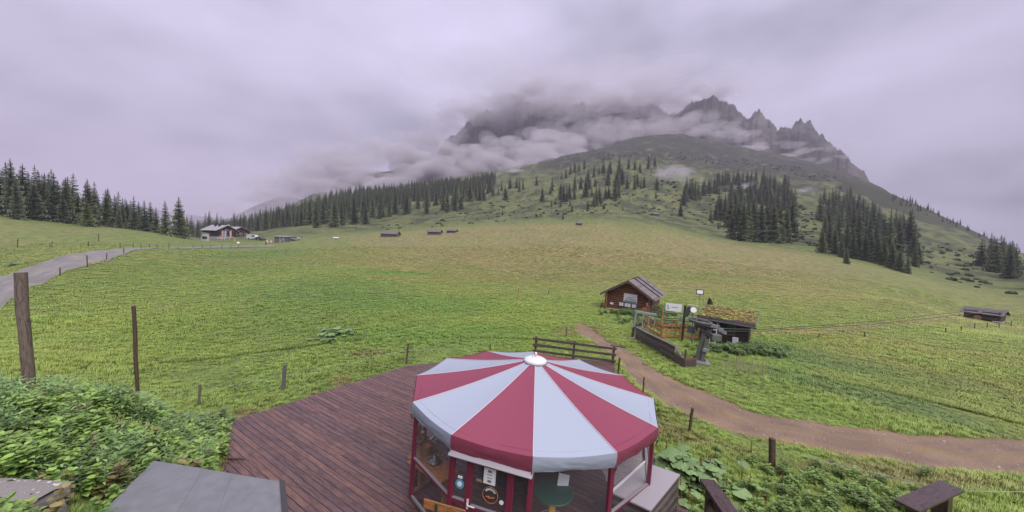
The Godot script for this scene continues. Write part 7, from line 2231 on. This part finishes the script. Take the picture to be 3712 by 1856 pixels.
	for k in 7:
		var a := TAU * k / 7.0; var b := TAU * (k + 0.7) / 7.0
		star.tri(Vector3(0, 0.02, 0), Vector3(cos(a), 0.0, sin(a)), Vector3(cos(b), 0.0, sin(b)))
	for k in star.n.size(): star.n[k] = Vector3.UP
	var xf4 := []
	var cols4 := []
	for k in 2400:
		var zones := [[Vector2(-11.2, -14.8), Vector2(0.6, 0.4)], [Vector2(-6.7, -17.2), Vector2(0.8, 0.35)], [Vector2(-8.6, -16.0), Vector2(0.5, 0.4)], [Vector2(5.55, -12.0), Vector2(0.7, 0.7)], [Vector2(5.9, -13.6), Vector2(0.5, 0.5)], [Vector2(-5.6, -18.6), Vector2(0.7, 0.3)]]
		var p: Vector2
		var white := true
		if k % 12 < 6:
			var s: Array = zones[k % 6]
			p = s[0] + Vector2(r.randfn(0, 0.6) * s[1].x, r.randfn(0, 0.6) * s[1].y)
			if k > 1300: continue
		else:
			var d := r.randf_range(8, 40); var az := deg_to_rad(r.randf_range(-56, 56))
			p = Vector2(sin(az) * d, -cos(az) * d)
			white = r.randf() < 0.3
		if not clear_of(p.x, p.y): continue
		var s2 := r.randf_range(0.016, 0.028) * (1.0 + p.length() * 0.012)
		xf4.append(Transform3D(Basis.from_euler(Vector3(r.randf_range(-0.2, 0.7), r.randf() * TAU, 0)) * Basis.from_scale(Vector3(s2, s2, s2)), Vector3(p.x, H(p.x, p.y) + r.randf_range(0.16, 0.34), p.y)))
		cols4.append(Color(0.72, 0.72, 0.70) if white else Color(0.62, 0.48, 0.03))
	scatter("wildflowers", star.mesh(), M.weed, xf4, cols4, "white daisies and yellow buttercups sprinkled in the grass", "flowers")
	# stones on the track
	var peb := MB.new()
	peb.lathe([Vector2(0.9, -0.3), Vector2(1.0, 0.1), Vector2(0.6, 0.55), Vector2(0.0, 0.65)], 7)
	xf4 = []
	cols4 = []
	for k in 4000:
		var road := k % 4 == 0
		var P2: PackedVector2Array = road_poly if road else track_poly
		var p := Vector2(r.randf_range(-40, -16), r.randf_range(-62, -22)) if road else Vector2(r.randf_range(2, 19), r.randf_range(-28, -8))
		if not Geometry2D.is_point_in_polygon(p, P2): continue
		var s := r.randf_range(0.010, 0.026) * (1.6 if r.randf() < 0.06 else 1.0)
		xf4.append(Transform3D(Basis(Vector3.UP, r.randf() * TAU) * Basis.from_scale(Vector3(s * 1.3, s * 0.7, s)), Vector3(p.x, H(p.x, p.y) + 0.02, p.y)))
		cols4.append((Color(0.30, 0.26, 0.25) if r.randf() < 0.8 else Color(0.42, 0.38, 0.36)) * r.randf_range(0.6, 1.2))
	scatter("pebbles", peb.mesh(), M.weed, xf4, cols4, "pale pebbles strewn over the dirt track and road", "pebbles")

# ------------------------------------------------------------------ mist
func mist() -> void:
	var r := RandomNumberGenerator.new()
	r.seed = 17
	var banks := [
		["long cloud bank lying across the foot of the rock walls", 0.0060, [[Vector3(145.63, 300.39, -1090.00), 109, 36], [Vector3(242.55, 330.68, -1100.00), 110, 37], [Vector3(341.15, 359.02, -1110.00), 111, 35], [Vector3(437.78, 377.16, -1110.00), 99, 30], [Vector3(540.19, 379.37, -1120.00), 87, 27], [Vector3(626.96, 368.07, -1120.00), 75, 25], [Vector3(689.23, 355.83, -1120.00), 62, 20], [Vector3(35.38, 254.92, -1000.00), 100, 33]], 9],
		["mist pouring over the dark slopes above the long forest", 0.0125, [[Vector3(-331.79, 138.35, -760.00), 76, 25], [Vector3(-224.41, 187.86, -860.00), 86, 31], [Vector3(-99.13, 233.03, -920.00), 92, 35], [Vector3(43.43, 272.55, -960.00), 96, 32], [Vector3(-300.00, 90.01, -640.00), 57, 16], [Vector3(-266.37, 106.21, -680.00), 60, 20], [Vector3(-226.68, 125.27, -720.00), 64, 22], [Vector3(-180.91, 145.77, -760.00), 68, 25], [Vector3(-122.52, 156.33, -760.00), 68, 25], [Vector3(-67.57, 175.32, -800.00), 71, 25], [Vector3(-6.09, 182.91, -800.00), 62, 21], [Vector3(57.81, 207.04, -840.00), 65, 21], [Vector3(130.56, 239.71, -900.00), 70, 20], [Vector3(2.83, 131.07, -640.00), 36, 10]], 9],
		["cap of cloud hiding the summits of the massif", 0.0050, [[Vector3(-162.79, 473.61, -1330.00), 133, 35], [Vector3(-47.17, 498.97, -1340.00), 164, 42], [Vector3(99.11, 516.11, -1340.00), 179, 42], [Vector3(245.53, 527.45, -1340.00), 179, 45], [Vector3(392.14, 533.00, -1340.00), 149, 45], [Vector3(513.05, 544.32, -1350.00), 120, 39], [Vector3(630.01, 569.16, -1350.00), 105, 36], [Vector3(737.85, 591.90, -1360.00), 106, 30], [Vector3(-243.54, 426.04, -1300.00), 66, 29], [Vector3(-100.73, 444.95, -1290.00), 86, 23], [Vector3(167.48, 466.31, -1290.00), 129, 20], [Vector3(421.32, 485.71, -1290.00), 100, 20]], 10],
		["veil of thin cloud trailing above the massif", 0.0016, [[Vector3(-79.89, 565.36, -1360.00), 287, 60], [Vector3(216.55, 598.56, -1360.00), 302, 66], [Vector3(517.01, 621.60, -1370.00), 274, 61], [Vector3(747.57, 619.80, -1380.00), 184, 40], [Vector3(738.79, 423.54, -1100.00), 73, 29], [Vector3(824.73, 372.44, -1060.00), 71, 26], [Vector3(858.07, 305.84, -1000.00), 56, 22]], 6],
		["cloud drifting before the left shoulder of the mountain", 0.0042, [[Vector3(-604.09, 227.43, -1150.00), 153, 56], [Vector3(-465.21, 257.88, -1150.00), 141, 56], [Vector3(-339.60, 300.33, -1150.00), 128, 51], [Vector3(-673.86, 153.81, -1100.00), 147, 49], [Vector3(-656.22, 100.21, -1000.00), 122, 27], [Vector3(-251.82, 328.72, -1150.00), 77, 38]], 7],
		["wisp of mist caught between the scattered spruces and the dense stand", 0.015, [[Vector3(178.21, 87.07, -400.00), 20, 8], [Vector3(169.66, 95.33, -410.00), 15, 6], [Vector3(184.40, 75.27, -380.00), 11, 7], [Vector3(214.30, 69.60, -350.00), 14, 4]], 7],
		["thin wisp of mist between the two dense stands", 0.012, [[Vector3(320.11, 77.13, -400.00), 12, 5], [Vector3(296.14, 67.02, -380.00), 8, 4]], 6],
		["streak of mist drawn along the foot of the rock on the right", 0.008, [[Vector3(672.61, 303.66, -1010.00), 52, 10], [Vector3(719.67, 271.08, -960.00), 53, 10], [Vector3(728.61, 232.43, -880.00), 44, 8]], 6],
		["haze filling the valley behind the chalet", 0.0030, [[Vector3(-649.85, 48.80, -900.00), 120, 20], [Vector3(-447.73, 50.26, -760.00), 93, 20], [Vector3(-648.49, 28.09, -800.00), 89, 12]], 6]]
	for b in banks:
		var o := thing("cloud_bank", b[2][0][0], b[0], "cloud")
		o.set_meta("kind", "stuff")
		var fm := FogMaterial.new()
		fm.density = b[1]
		fm.albedo = Color(0.97, 0.95, 1.0)
		for c in b[2]:
			for k in b[3] * 2:
				var f := FogVolume.new()
				f.shape = RenderingServer.FOG_VOLUME_SHAPE_ELLIPSOID
				var q: float = r.randf_range(0.22, 0.66)
				f.size = Vector3(c[1] * q * r.randf_range(1.0, 1.7), c[2] * q * r.randf_range(1.0, 2.0), c[1] * q * 1.2) * 1.25
				f.material = fm
				f.position = c[0] - o.position + Vector3(r.randfn(0, 0.5) * c[1], r.randfn(0, 0.5) * c[2], r.randfn(0, 0.5) * c[1])
				f.rotation = Vector3(0, r.randf() * TAU, r.randf_range(-0.25, 0.55))
				f.name = "puff" if o.get_child_count() == 0 else "puff_%03d" % o.get_child_count()
				o.add_child(f)
